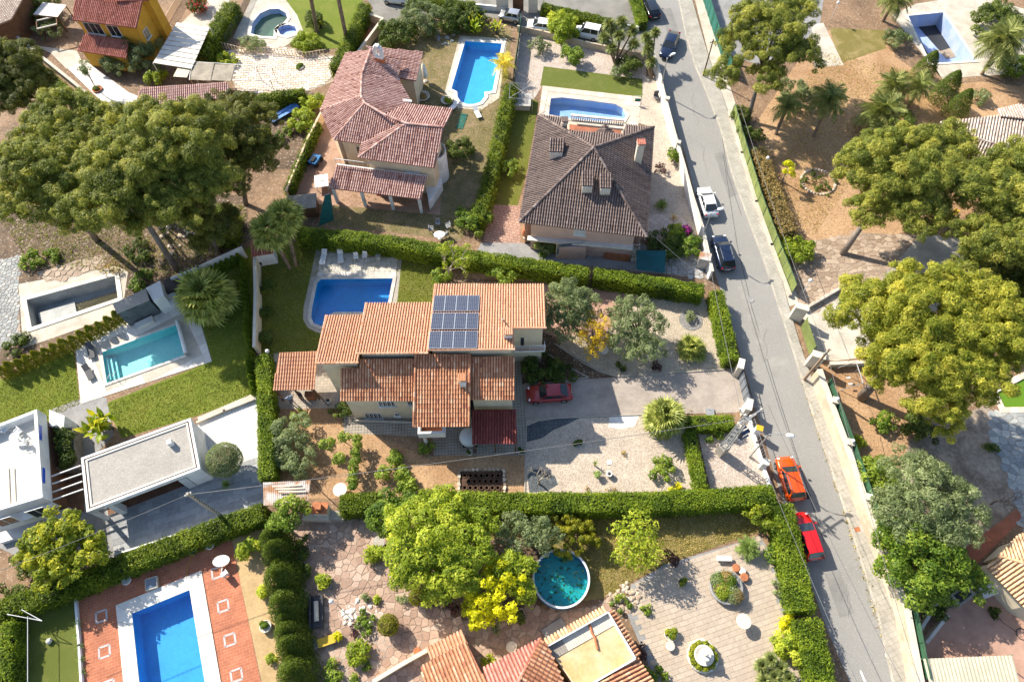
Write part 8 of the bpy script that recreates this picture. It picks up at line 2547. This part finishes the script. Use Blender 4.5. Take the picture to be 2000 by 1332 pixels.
bb = K('barbecue','brick barbecue with a tiled chimney hood and side counters','barbecue',630,1010,[('counter','stone_pale','b',(-.9,0,.45),(1.3,.9,.9)),('counter','concrete','b',(1.5,0,.44),(1.3,.8,.88)),('hearth','stone_pale','b',(.2,.1,.5),(1.3,1.1,1.0)),('hood','stone_pale','b',(.2,.3,1.4),(1.2,.9,.9)),('chimney','terracotta','b',(.2,.3,2.2),(.5,.5,.8))],-.05)
for s in (-1,1): MB().bar((.2 + s * .36,-.2,1.95),(.2 + s * .36,.85,1.95),.66,.06).build('hood_tiles',[MATS['terracotta']],bb)
vb = thing('vegetable_bed','stone edged vegetable bed with planting hollows below the house terrace','planting bed',G(940,940))
o = vb.location
MB().prism([p - o for p in GL([(898,922),(982,920),(982,962),(898,964)],.05)],-.02,.06).build('soil',[MATS['soil_dark']],vb)
lin = [(896,966),(897,919),(984,917),(986,966)]; rg = random.Random(4)
for a,b in zip(lin[:-1],lin[1:]):
 A,B = G(*a) - o,G(*b) - o; n = max(2,round((B - A).length / .38))
 for k in range(n):
  p = A + (B - A) * (k + .5) / n
  m = MB().box((0,0,0),(.34 * rg.uniform(.8,1.1),.24 * rg.uniform(.8,1.2),.26),rg.uniform(-.4,.4))
  put('border_stone',mesh('border_stone',[(v[0],v[1],v[2] * (1 if v[2] < 0 else rg.uniform(.7,1.1))) for v in m.V],m.F,MATS['stone_rough'],tint=[rg.random()] * 8),None,vb,Matrix.Translation(p + Vector((0,0,.1))) @ Matrix.Rotation(math.atan2((B - A).y,(B - A).x),4,'Z'))
for r,(y,n) in enumerate(((929,7),(940,6),(953,7))):
 for k in range(n):
  p = G(908 + k * 10.8 + (8 if r == 1 else 0),y) - o
  m = MB().lathe((0,0,0),[(.27,0),(.25,.07),(.17,.06),(.12,-.005),(.02,-.01)],10)
  put('planting_ring',mesh('planting_ring',m.V,m.F,MATS['soil_dark']),None,vb,Matrix.Translation(p + Vector((0,0,.06))))
K('boat_cover','white rounded cover half under the red pergola','cover',918,858,[('cover','plastic_white','l',(0,0,.0),[(.95,.3),(1.0,.7),(.85,1.05),(.4,1.2),(.03,1.24)],18),('wheel','rubber','t',[(-.5,-.6,.2),(-.5,-.8,.2)],.2),('wheel','rubber','t',[(.5,-.6,.2),(.5,-.8,.2)],.2)])
sw = thing('swing_frame','grey tubular swing frame on the bare soil beside the street wall','swing',G(1660,740))
o = sw.location
A,B = G(1672,706,2.3) - o,G(1686,748,2.3) - o
MB().tube([A,B],.05,8).build('top_bar',[MATS['galvanised']],sw)
for p,dx,dy in ((A,-1.2,.3),(A,1.2,-.3),(B,-1.2,.3),(B,1.2,-.3)): MB().tube([p,(p.x + dx,p.y + dy,0)],.04,7).build('leg',[MATS['galvanised']],sw)
for k in range(2):
 p = A + (B - A) * (.35 + .3 * k)
 MB().box((p.x - .3,p.y - .1,.6),(.4,.18,.04)).build('swing_seat',[MATS['plastic_white']],sw)
 for s in (-1,1): MB().tube([p,(p.x - .3 + s * .18,p.y - .1,.62)],.012,5).build('chain',[MATS['metal_grey']],sw)
ss = thing('shade_sail','teal square shade sail beside the basement yard','shade sail',G(1270,540))
o = ss.location; c = [G(1243,489,2.4),G(1300,490,2.4),G(1299,533,1.8),G(1243,527,1.8)]
V,F = [],[]
for i in range(9):
 for j in range(9):
  u,v = i / 8,j / 8
  p = c[0] * (1 - u) * (1 - v) + c[1] * u * (1 - v) + c[2] * u * v + c[3] * (1 - u) * v
  V.append(p - o - Vector((0,0,.9 * u * (1 - u) * v * (1 - v) * 4 * .35)))
F = [(i * 9 + j,i * 9 + j + 1,i * 9 + j + 10,i * 9 + j + 9) for i in range(8) for j in range(8)]
put('cloth',mesh('cloth',V,F,MATS['sail_teal'],smooth=True),None,ss)
for p in c: MB().tube([(p.x - o.x,p.y - o.y,0),p - o + Vector((0,0,.1))],.04,7).build('post',[MATS['galvanised']],ss)
K('boiler_cabinet','weathered grey cabinet against the street wall by the shade sail','cabinet',1370,520,[('cabinet','galvanised','b',(0,0,.9),(1.1,.9,1.8)),('lid','rusty_sheet','b',(0,0,1.82),(1.25,1.0,.06))],-.3)
K('shed','small grey sheet roofed shed beside the green tarp','shed',598,415,[('wall','timber_brown','b',(0,0,.9),(3.0,1.7,1.8)),('roof','timber_grey','b',(0,0,1.85),(3.3,2.1,.08))],.1)
tp_ = thing('green_tarp','green tarpaulin hung over a frame beside the small shed','tarp',G(638,430))
V = [G(x,y,z) - tp_.location for x,y,z in ((634,382,1.9),(646,378,1.9),(652,430,.1),(622,442,.1),(640,405,1.4))]
put('cloth',mesh('cloth',V,[(0,4,1),(1,4,2),(2,4,3),(3,4,0)],MATS['net_green']),None,tp_); MB().bar(V[0],V[1],.05).build('frame',[MATS['metal_grey']],tp_)
K('parasol','closed white parasol beside the inner court of the keyhole house','parasol',831,160,[('canopy','cloth_white','l',(0,0,.5),[(.12,0),(.45,.4),(.4,1.2),(.22,2.0),(.04,2.4)],9),('pole','metal_white','t',[(0,0,0),(0,0,3.0)],.03),('base','concrete','l',(0,0,0),[(.35,0),(.35,.08),(.05,.1)])])
K('green_mat','strip of green matting leading from the long pool','mat',902,238,[('mat','net_green','b',(0,0,.04),(.9,2.6,.03)),('fold','net_green','b',(0,1.2,.07),(.86,.2,.05))],-.25)
K('quad_bike','blue ride on quad on the side yard','quad bike',617,318,[('body','quad_blue','b',(0,0,.55),(1.0,1.5,.3)),('seat','rubber','b',(0,-.2,.78),(.4,.8,.16)),('handlebar','metal_dark','t',[(-.4,.5,1.0),(.4,.5,1.0)],.03)] + [('wheel','rubber','t',[(x * .45,y * .55,.28),(x * .65,y * .55,.28)],.28) for x in (-1,1) for y in (-1,1)],-.4)
K('white_table','white square table with a tray beside the porch pillars','table',631,362,[('table_top','plastic_white','b',(0,0,.75),(1.6,1.9,.06)),('tray','stone_white','b',(0,.1,.8),(.5,.35,.04))] + legs('plastic_white',1.3,1.6,.72,.04),.15)
K('hot_tub','square fibreglass tub under an open metal frame','hot tub',1018,205,[('tub','fibreglass','b',(0,0,.4),(2.3,2.1,.8)),('rim','fibreglass','b',(0,0,.82),(2.5,2.3,.06)),('water','concrete_grey','b',(0,0,.86),(1.8,1.6,.02))] + legs('metal_grey',2.9,2.7,2.2,.025) + [('frame_bar','metal_grey','r',a,b,.035) for a,b in (((-1.45,-1.35,2.2),(1.45,-1.35,2.2)),((-1.45,1.35,2.2),(1.45,1.35,2.2)),((-1.45,-1.35,2.2),(-1.45,1.35,2.2)),((1.45,-1.35,2.2),(1.45,1.35,2.2)),((-1.45,-1.35,2.2),(1.45,1.35,2.25)),((1.45,-1.35,2.2),(-1.45,1.35,2.25)))],-.08)
K('clothes_airer','folding airer with a green towel at the end of the pale pool','airer',1244,205,[('rail','metal_white','r',(-.5,0,1),(.5,0,1),.03),('rail','metal_white','r',(-.5,.5,1),(.5,.5,1),.03),('towel','net_green','b',(0,0,.75),(.7,.05,.5))] + legs('metal_white',1,.6,1.0,.02),-.1)
K('lounge_chair','dark folded lounge chair in the gravel strip by the street wall','chair',1282,195,[('seat','lounger_grey','b',(0,0,.35),(.6,.7,.1)),('backrest','lounger_grey','b',(0,.4,.7),(.6,.1,.7))] + legs('metal_dark',.5,.6,.35),.2)
K('urn','big terracotta urn at the corner of the dark roofed house','urn',1028,462,[('urn','terracotta','l',(0,0,0),[(.25,0),(.5,.5),(.52,.9),(.3,1.25),(.36,1.35),(.28,1.35),(.04,1.2)],14),('foot','stone_pale','b',(0,0,.03),(.7,.7,.06))])
K('stone_urn','white stone urn with dark top on the front gravel','urn',1189,928,[('urn','stone_white','l',(0,0,0),[(.2,0),(.3,.3),(.32,.5),(.26,.5),(.03,.4)],12),('soil','metal_dark','l',(0,0,.4),[(.2,0),(.2,.06),(.02,.07)],10)])
K('white_hatch','small white square hatch on the front gravel','hatch',1190,903,[('lid','plastic_white','b',(0,0,.06),(.42,.42,.06)),('handle','metal_grey','b',(0,.1,.1),(.12,.04,.03))],.05)
K('green_hatch','pale green metal hatch at the driveway edge','hatch',1386,806,[('lid','galvanised','b',(0,0,.12),(.8,.75,.14)),('handle','metal_grey','b',(0,.2,.2),(.2,.05,.04))],-.1)
K('filter_box','square filter box with a glass lid on the red terrace','filter box',299,1140,[('box','stone_pale','b',(0,0,.2),(1.0,1.0,.4)),('lid','blue_glass','b',(0,0,.42),(.86,.8,.04))],.3)
for k,(x,y,r) in enumerate(((412,1066,.4),(404,1067,.25),(250,1134,.42))):
 K('shell_planter',('large white shell planter at the hedge above the oval table','small white ball planter beside the large shell planter','white swan shaped planter on the red terrace by the hedge')[k],'planter',x,y,[('bowl','stone_white','l',(0,0,0),[(r * .5,0),(r,r * .6),(r * .9,r),(r * .7,r * .9),(.03,r * .8)],14),('neck','stone_white','t',[(0,r * .8,r * .8),(0,r * 1.1,r * 1.5),(0,r * .8,r * 1.9)],[r * .25,r * .18,r * .14])])
K('turf_ornament','white swan ornament on the green turf','ornament',98,1252,[('body','stone_white','l',(0,0,0),[(.15,0),(.26,.15),(.2,.3),(.03,.36)],12),('neck','stone_white','t',[(.1,.1,.25),(.22,.2,.45),(.3,.1,.55)],[.07,.05,.05])])
K('pool_hose','blue yellow pool cleaner on the red terrace','pool cleaner',378,1079,[('body','quad_blue','b',(0,0,.14),(.45,.4,.25)),('brush','yellow_bright','b',(0,-.25,.1),(.4,.1,.14)),('hose','yellow_bright','t',[(0,-.2,.05),(-.3,-1.2,.04),(-.1,-2.2,.04),(.4,-3.0,.05)],.02)])
cl = thing('clothes_post','white T shaped frame standing on the green turf','post',G(55,1345))
o = cl.location
for a,b in (((14,1199,1.9),(82,1212,1.9)),((54,1203,1.95),(54,1340,1.9)),((42,1190,1.9),(82,1212,1.88))): MB().tube([G(*a) - o,G(*b) - o],.03,7).build('tube',[MATS['metal_white']],cl)
for x,y in ((54,1205),(54,1338),(16,1200)): p = G(x,y,1.9) - o; MB().tube([(p.x,p.y,0),p],.04,7).build('leg',[MATS['metal_white']],cl)
rl = thing('cover_roller','white roller with a pool cover at the end of the turquoise pool','pool roller',G(352,660))
o = rl.location
MB().tube([G(346,627,.5) - o,G(363,690,.5) - o],.2,14).build('cover_roll',[MATS['cloth_white']],rl)
for x,y in ((346,627),(363,690)): p = G(x,y,.5) - o; MB().box((p.x,p.y,.3),(.3,.12,.62),.3).build('stand',[MATS['metal_grey']],rl)
ld = thing('pool_ladder','steel hand rails at the step corner of the turquoise pool','ladder',G(225,742))
for k in range(2): p = G(218 + 10 * k,745 - 4 * k,.05) - ld.location; MB().tube([p,p + Vector((0,0,.8)),p + Vector((.15,.5,.8)),p + Vector((.2,.7,-.2))],.025,7).build('rail',[MATS['metal_grey']],ld)
for k in range(3):
 MB().prism([p - POOLS['main'][0].location for p in GL([(610 + k * 1,611 + 8 * k),(642 - k,612 + 8 * k),(641 - k,618 + 8 * k),(611 + k,618 + 8 * k)],-.3)],-1.3,-.3 - .3 * (2 - k)).build('step',[MATS['pool_deep']],POOLS['main'][0])
for k in range(3):
 q = GL([(203 + 6 * k,700 - 2.2 * k),(209 + 6 * k,698 - 2.2 * k),(217 + 6 * k,741 - 2.2 * k),(211 + 6 * k,743 - 2.2 * k)],-.3)
 MB().prism([p - POOLS['modern'][0].location for p in q],-1.15,-.28 - .27 * k).build('step',[MATS['pool_aqua']],POOLS['modern'][0])
K('tyre_swing','pale woven ring seat hanging in the yellow tree','swing',1178,690,[('ring','stone_white','l',(0,0,.7),[(.32,0),(.48,.05),(.5,.13),(.42,.2),(.3,.16)],16),('rope','metal_grey','t',[(0,.3,.8),(0,0,2.2)],.02)])
K('garden_sofa','dark garden sofa with a log cushion beside the dark cypresses','bench',622,1195,[('seat','metal_dark','b',(0,0,.35),(1.0,2.6,.3)),('backrest','metal_dark','b',(-.5,0,.6),(.15,2.6,.5)),('cushion','stone_pale','t',[(0,-.8,.62),(-.05,.8,.62)],.2)],.12)
K('yellow_bench','bench covered with a yellow cloth below the garden sofa','bench',640,1252,[('cloth','yellow_bright','b',(0,0,.42),(1.5,.7,.05)),('seat','timber_grey','b',(0,0,.36),(2.2,.7,.06))] + legs('timber_brown',2.0,.6,.35,.04),.3)
K('stone_bench','pale stone bench beside the large round planter','bench',1412,1092,[('seat','stone_white','b',(0,0,.42),(1.3,.45,.1)),('leg','stone_white','b',(-.45,0,.2),(.15,.4,.4)),('leg','stone_white','b',(.45,0,.2),(.15,.4,.4))],-.05)
K('square_pot','grey square base of the clipped shrub on the crazy paving','planter',635,1142,[('box','concrete_grey','b',(0,0,.2),(1.2,.7,.4)),('soil','soil_dark','b',(0,0,.41),(1.05,.55,.02))],.2)
for k,(x,y,r,m) in enumerate(((1436,1110,.32,'terracotta'),(1448,1116,.3,'stone_white'),(1452,1128,.34,'terracotta'),(1308,1262,.36,'stone_pale'),(816,1272,.3,'terracotta'))):
 K('flower_pot',('terracotta pot nearest the stone bench on the large planter rim','white figure pot beside the large planter','broad terracotta pot at the east rim of the large planter','round stone bowl below the oval planter','terracotta bowl at the low peach wall')[k],'pot',x,y,[('pot',m,'l',(0,0,0),[(r * .7,0),(r,r * 1.0),(r * .86,r * 1.0),(r * .8,r * .8),(.03,r * .8)],14),('rim',m,'l',(0,0,r * .95),[(r * 1.08,0),(r * 1.08,.06),(r * .85,.06)],14)])
st_ = thing('garden_statue','pale crane statue at the yucca clump on the patio','statue',G(1480,1290)); MB().tube([(0,0,0),(0,0,.5),(.1,0,.8),(.3,0,.85)],[.05,.12,.06,.03],8).build('figure',[MATS['stone_pale']],st_); MB().lathe((0,0,0),[(.2,0),(.2,.06),(.05,.08)]).build('plinth',[MATS['stone_pale']],st_)
# rocks of the rock garden and rings of stones, each a stone of its own
def rocks(label,pts,n,s,seed,nm='rock_garden',cat='rocks',mat='stone_rough'):
 P4 = GL(pts); o = sum(P4,Vector()) / len(P4); t = thing(nm,label,cat,o); rg = random.Random(seed); q = [(p.x,p.y) for p in P4]
 x0,x1 = min(p[0] for p in q),max(p[0] for p in q); y0,y1 = min(p[1] for p in q),max(p[1] for p in q); k = 0
 while k < n:
  p = (rg.uniform(x0,x1),rg.uniform(y0,y1))
  if not inside(p,q): continue
  m = MB().lathe((0,0,0),[(.5,-.2),(.62,.05),(.45,.35),(.1,.45)],6); sc_ = s * rg.uniform(.6,1.3)
  put('rock',mesh('rock',[(v[0] * sc_ * (1 + rg.uniform(-.25,.25)),v[1] * sc_ * (1 + rg.uniform(-.25,.25)),v[2] * sc_) for v in m.V],m.F,MATS[mat],tint=[rg.random()] * len(m.V)),None,t,Matrix.Translation((p[0] - o.x,p[1] - o.y,0)) @ Matrix.Rotation(rg.uniform(0,6),4,'Z')); k += 1
rocks('heap of pale rocks with plants beside the patio',[(1180,1165),(1225,1135),(1250,1160),(1240,1195),(1200,1190)],60,.32,1)
rocks('white boulders in the gravel bed by the crazy paving',[(660,1195),(700,1170),(745,1195),(720,1230),(680,1230)],40,.3,2,mat='slab_white')
rocks('rubble and boulders below the pines above the white wall',[(300,440),(400,410),(420,450),(330,500)],26,.5,3,'rubble')
rocks('stones around the shaded lawn bed at the top',[(850,60),(890,62),(880,92),(855,86)],14,.45,4,mat='stone_bluegrey')
rg = random.Random(6); rn = thing('stone_ring','ring of small stones around low plants in the dry garden','stone ring',G(1598,356))
for k in range(34):
 a = 2 * PI * k / 34; m = MB().lathe((0,0,0),[(.2,-.05),(.22,.08),(.1,.18)],6)
 put('stone',mesh('stone',m.V,m.F,MATS['stone_rough'],tint=[rg.random()] * len(m.V)),None,rn,Matrix.Translation((1.95 * math.cos(a),1.9 * math.sin(a),0)))
# carport of white boards, reed pergola and frames at the yellow house
cb = thing('board_roof','white board roof over the parking place of the yellow house','carport',G(340,110))
o = cb.location; q = [G(299,124,2.6),G(374,136,2.6),G(410,54,2.8),G(346,44,2.8)]
for k in range(9):
 a,b = q[0] + (q[3] - q[0]) * (k + .04) / 9,q[0] + (q[3] - q[0]) * (k + .93) / 9; c,d = q[1] + (q[2] - q[1]) * (k + .93) / 9,q[1] + (q[2] - q[1]) * (k + .04) / 9
 MB().prism([p - o for p in (a,d,c,b)],2.6 + .02 * k,2.66 + .02 * k).build('board',[MATS['stone_white']],cb)
for p in q: MB().tube([(p.x - o.x,p.y - o.y,0),(p.x - o.x,p.y - o.y,2.6)],.06,7).build('post',[MATS['metal_white']],cb)
rdp = thing('reed_pergola','steel pergola partly roofed with grey reed mats','pergola',G(420,160))
o = rdp.location; Z = 2.4
for a,b in (((374,121),(530,131)),((372,156),(528,158)),((374,138),(530,144)),((374,121),(370,157)),((418,123),(412,158)),((460,126),(452,158)),((500,130),(498,158)),((530,131),(528,158))): MB().bar(G(*a,Z) - o,G(*b,Z) - o,.07).build('beam',[MATS['metal_white']],rdp)
for x,y in ((374,121),(372,156),(452,157),(530,131),(528,158),(500,130)): p = G(x,y,Z) - o; MB().tube([(p.x,p.y,0),p],.04,6).build('post',[MATS['rusty_sheet']],rdp)
for c in ([(376,121),(418,124),(414,142),(374,140)],[(374,140),(414,142),(411,158),(372,156)],[(420,126),(459,127),(451,159),(413,157)]):
 MB().prism([p - o for p in GL(c,Z + .1)],Z + .05,Z + .1).build('reed_mat',[MATS['straw']],rdp)
V = [G(x,y,z) - o for x,y,z in ((360,108,2.6),(382,110,2.6),(365,152,2.4),(338,150,2.4))]
put('net',mesh('net',V,[(0,1,2,3)],MATS['sheet_beige']),None,rdp)
K('timber_pergola','white slatted awning on timber posts beside the yellow house','pergola',118,50,[('awning','stone_white','b',(0,0,2.4),(3.6,2.6,.06)),('beam','timber_brown','r',(-1.8,-1.3,2.3),(1.8,-1.3,2.3),.12)] + legs('timber_brown',3.4,2.4,2.3,.07),-.2)
K('garden_pergola','open timber frame with a roof light below the slatted awning','pergola',110,72,[('rail','stone_white','r',(-1.3,-.9,2.2),(1.3,-.9,2.2),.14),('rail','stone_white','r',(-1.3,.9,2.2),(1.3,.9,2.2),.14),('rail','timber_brown','r',(-1.3,-.9,2.2),(-1.3,.9,2.2),.12),('rail','timber_brown','r',(1.3,-.9,2.2),(1.3,.9,2.2),.12)] + legs('timber_brown',2.6,1.8,2.2,.06),.35)
K('blue_tarp','crumpled blue tarp over the vegetable plot','tarp',556,226,[('tarp','tarp_blue','r',(-1.6,-1.3,.35),(1.6,1.3,.5),1.0,.05),('fold','tarp_blue','r',(-1.2,-.6,.45),(1.0,1.2,.55),.4,.12)])
K('garden_swing','covered bench with cushions in the shade of the yellow house','bench',222,132,[('seat','tarp_blue','b',(0,0,.45),(2.0,.7,.12)),('backrest','quad_blue','b',(0,.35,.8),(2.0,.12,.6))] + legs('metal_dark',1.8,.6,.45),-.1)
K('yellow_slide','yellow plastic slide under the round pine','slide',1853,428,[('chute','yellow_bright','r',(-.6,-.4,.2),(.6,.4,1.1),.5,.06),('side','yellow_bright','r',(-.75,-.2,.3),(.45,.6,1.2),.05,.15),('side','yellow_bright','r',(-.45,-.6,.3),(.75,.2,1.2),.05,.15)] + legs('metal_grey',.6,.4,.8))
# lower right court
sr = thing('shed_roof','beige corrugated sheet roof at the lower right corner','shed',G(1900,1345)); sq = [G(1803,1286,2.3),G(1977,1279,2.3),G(2010,1400,2.1),G(1832,1400,2.1)]
corrugated(sr,sq,'sheet_beige',24,.04)
for p in sq: MB().tube([(p.x - sr.location.x,p.y - sr.location.y,0),p - sr.location],.05,6).build('post',[MATS['fence_green']],sr)
K('stone_trough','grey stone trough with a dark opening on the rose court','trough',1868,1165,[('trough','concrete','b',(0,0,.5),(2.0,1.1,1.0)),('opening','metal_dark','b',(0,0,1.01),(1.4,.7,.02))],.5)
K('garden_box','pale green storage box beside the stone trough','box',1915,1155,[('box','galvanised','b',(0,0,.5),(1.3,1.0,1.0)),('lid','metal_white','b',(0,0,1.03),(1.4,1.1,.06))],.3)
K('corner_bed','white stone corner bed at the wall end of the rose court','planter',1812,1208,[('wall','stone_white','r',(-1.5,-1.2,.3),(1.3,1.6,.3),.25,.7),('wall','stone_white','r',(-1.0,-1.9,.3),(1.5,.2,.3),.25,.6)])
K('garden_hose','coiled black hose on the rose court','hose',1995,1238,[('coil','rubber','t',[(.45 * math.cos(a * .5),.45 * math.sin(a * .5),.03 + .002 * a) for a in range(30)],.025),('end','rubber','t',[(-.4,.2,.03),(-1.2,.9,.03),(-1.6,1.6,.03)],.025)])

# ------------------------------------------------------------------ people under the porch
def person(label,px,py,rz,shirt,trouser,hair,arms):
 t = thing('person',label,'person',G(px,py),rz)
 J = {'pel': (0,0,.95),'che': (0,.02,1.3),'nek': (0,.02,1.48),'hed': (0,.05,1.62),'top': (0,.04,1.76)}
 vs = [J[k] for k in ('pel','che','nek','hed','top')]; rd = [.15,.17,.06,.1,.07]; ed = [(0,1),(1,2),(2,3),(3,4)]
 for s in (-1,1):
  b = len(vs); vs += [(s * .1,0,.9),(s * .12,.04,.5),(s * .13,0,.1),(s * .14,.14,.05)]; rd += [.1,.07,.05,.045]; ed += [(0,b),(b,b + 1),(b + 1,b + 2),(b + 2,b + 3)]
  e,h = arms[0 if s < 0 else 1]
  b = len(vs); vs += [(s * .2,.02,1.42),e,h]; rd += [.065,.048,.038]; ed += [(1,b),(b,b + 1),(b + 1,b + 2)]
  f = Vector(h) + (Vector(h) - Vector(e)).normalized() * .09
  for k in range(5):
   c = len(vs); off = Vector(((k - 2) * .022,(.03 if k == 0 else 0),-.01 * k)); vs += [tuple(f + off * .6),tuple(f + off + (Vector(h) - Vector(e)).normalized() * (.05 if k == 0 else .08))]; rd += [.013,.009]; ed += [(b + 2,c),(c,c + 1)]
 me = bpy.data.meshes.new('body'); me.from_pydata(vs,ed,[])
 ob = bpy.data.objects.new('body',me); COL.objects.link(ob)
 ob.modifiers.new('s','SKIN'); ob.modifiers.new('u','SUBSURF').levels = 1
 for i,r in enumerate(rd): me.skin_vertices[0].data[i].radius = (r,r * .85)
 me.skin_vertices[0].data[0].use_root = True
 dg = bpy.context.evaluated_depsgraph_get(); m2 = bpy.data.meshes.new_from_object(ob.evaluated_get(dg)); bpy.data.objects.remove(ob)
 for k in ('skin',shirt,trouser,hair): m2.materials.append(MATS[k])
 for p in m2.polygons:
  c = p.center; hd = abs(c.x) < .16
  p.material_index = (3 if hd and (c.z > 1.68 or (c.z > 1.55 and c.y < .0)) else 0 if hd and c.z > 1.47 else 2 if c.z < .98 and abs(c.x) < .24 and c.z > .0 else 1 if min((c - Vector(a[1])).length for a in arms) > .2 else 0); p.use_smooth = True
 put('body',m2,None,t)
person('person in a pale blue shirt and navy trousers standing at the porch edge',572,787,.5,'shirt_blue','navy','hair_grey',(((-.42,.1,1.3),(-.6,.3,1.42)),((.4,.15,1.25),(.5,.4,1.2))))
person('person in dark clothes standing beside the porch cabinet',592,778,2.6,'navy','metal_dark','hair_dark',(((-.3,.12,1.15),(-.2,.35,1.1)),((.3,.12,1.15),(.2,.35,1.1))))
K('porch_cabinet','brown wooden cabinet standing on the porch floor','cabinet',610,778,[('body','timber_brown','b',(0,0,.6),(.9,.5,1.2)),('door','terracotta','b',(-.2,-.26,.6),(.4,.02,1.0)),('door','terracotta','b',(.22,-.26,.6),(.4,.02,1.0))])
K('porch_ball','black and white patterned ball shaped planter on the porch floor','planter',643,786,[('ball','stone_white','l',(0,0,0),[(.15,0),(.3,.2),(.3,.35),(.18,.5)],10),('plant','metal_dark','l',(0,0,.48),[(.16,0),(.2,.1),(.04,.16)],8)])
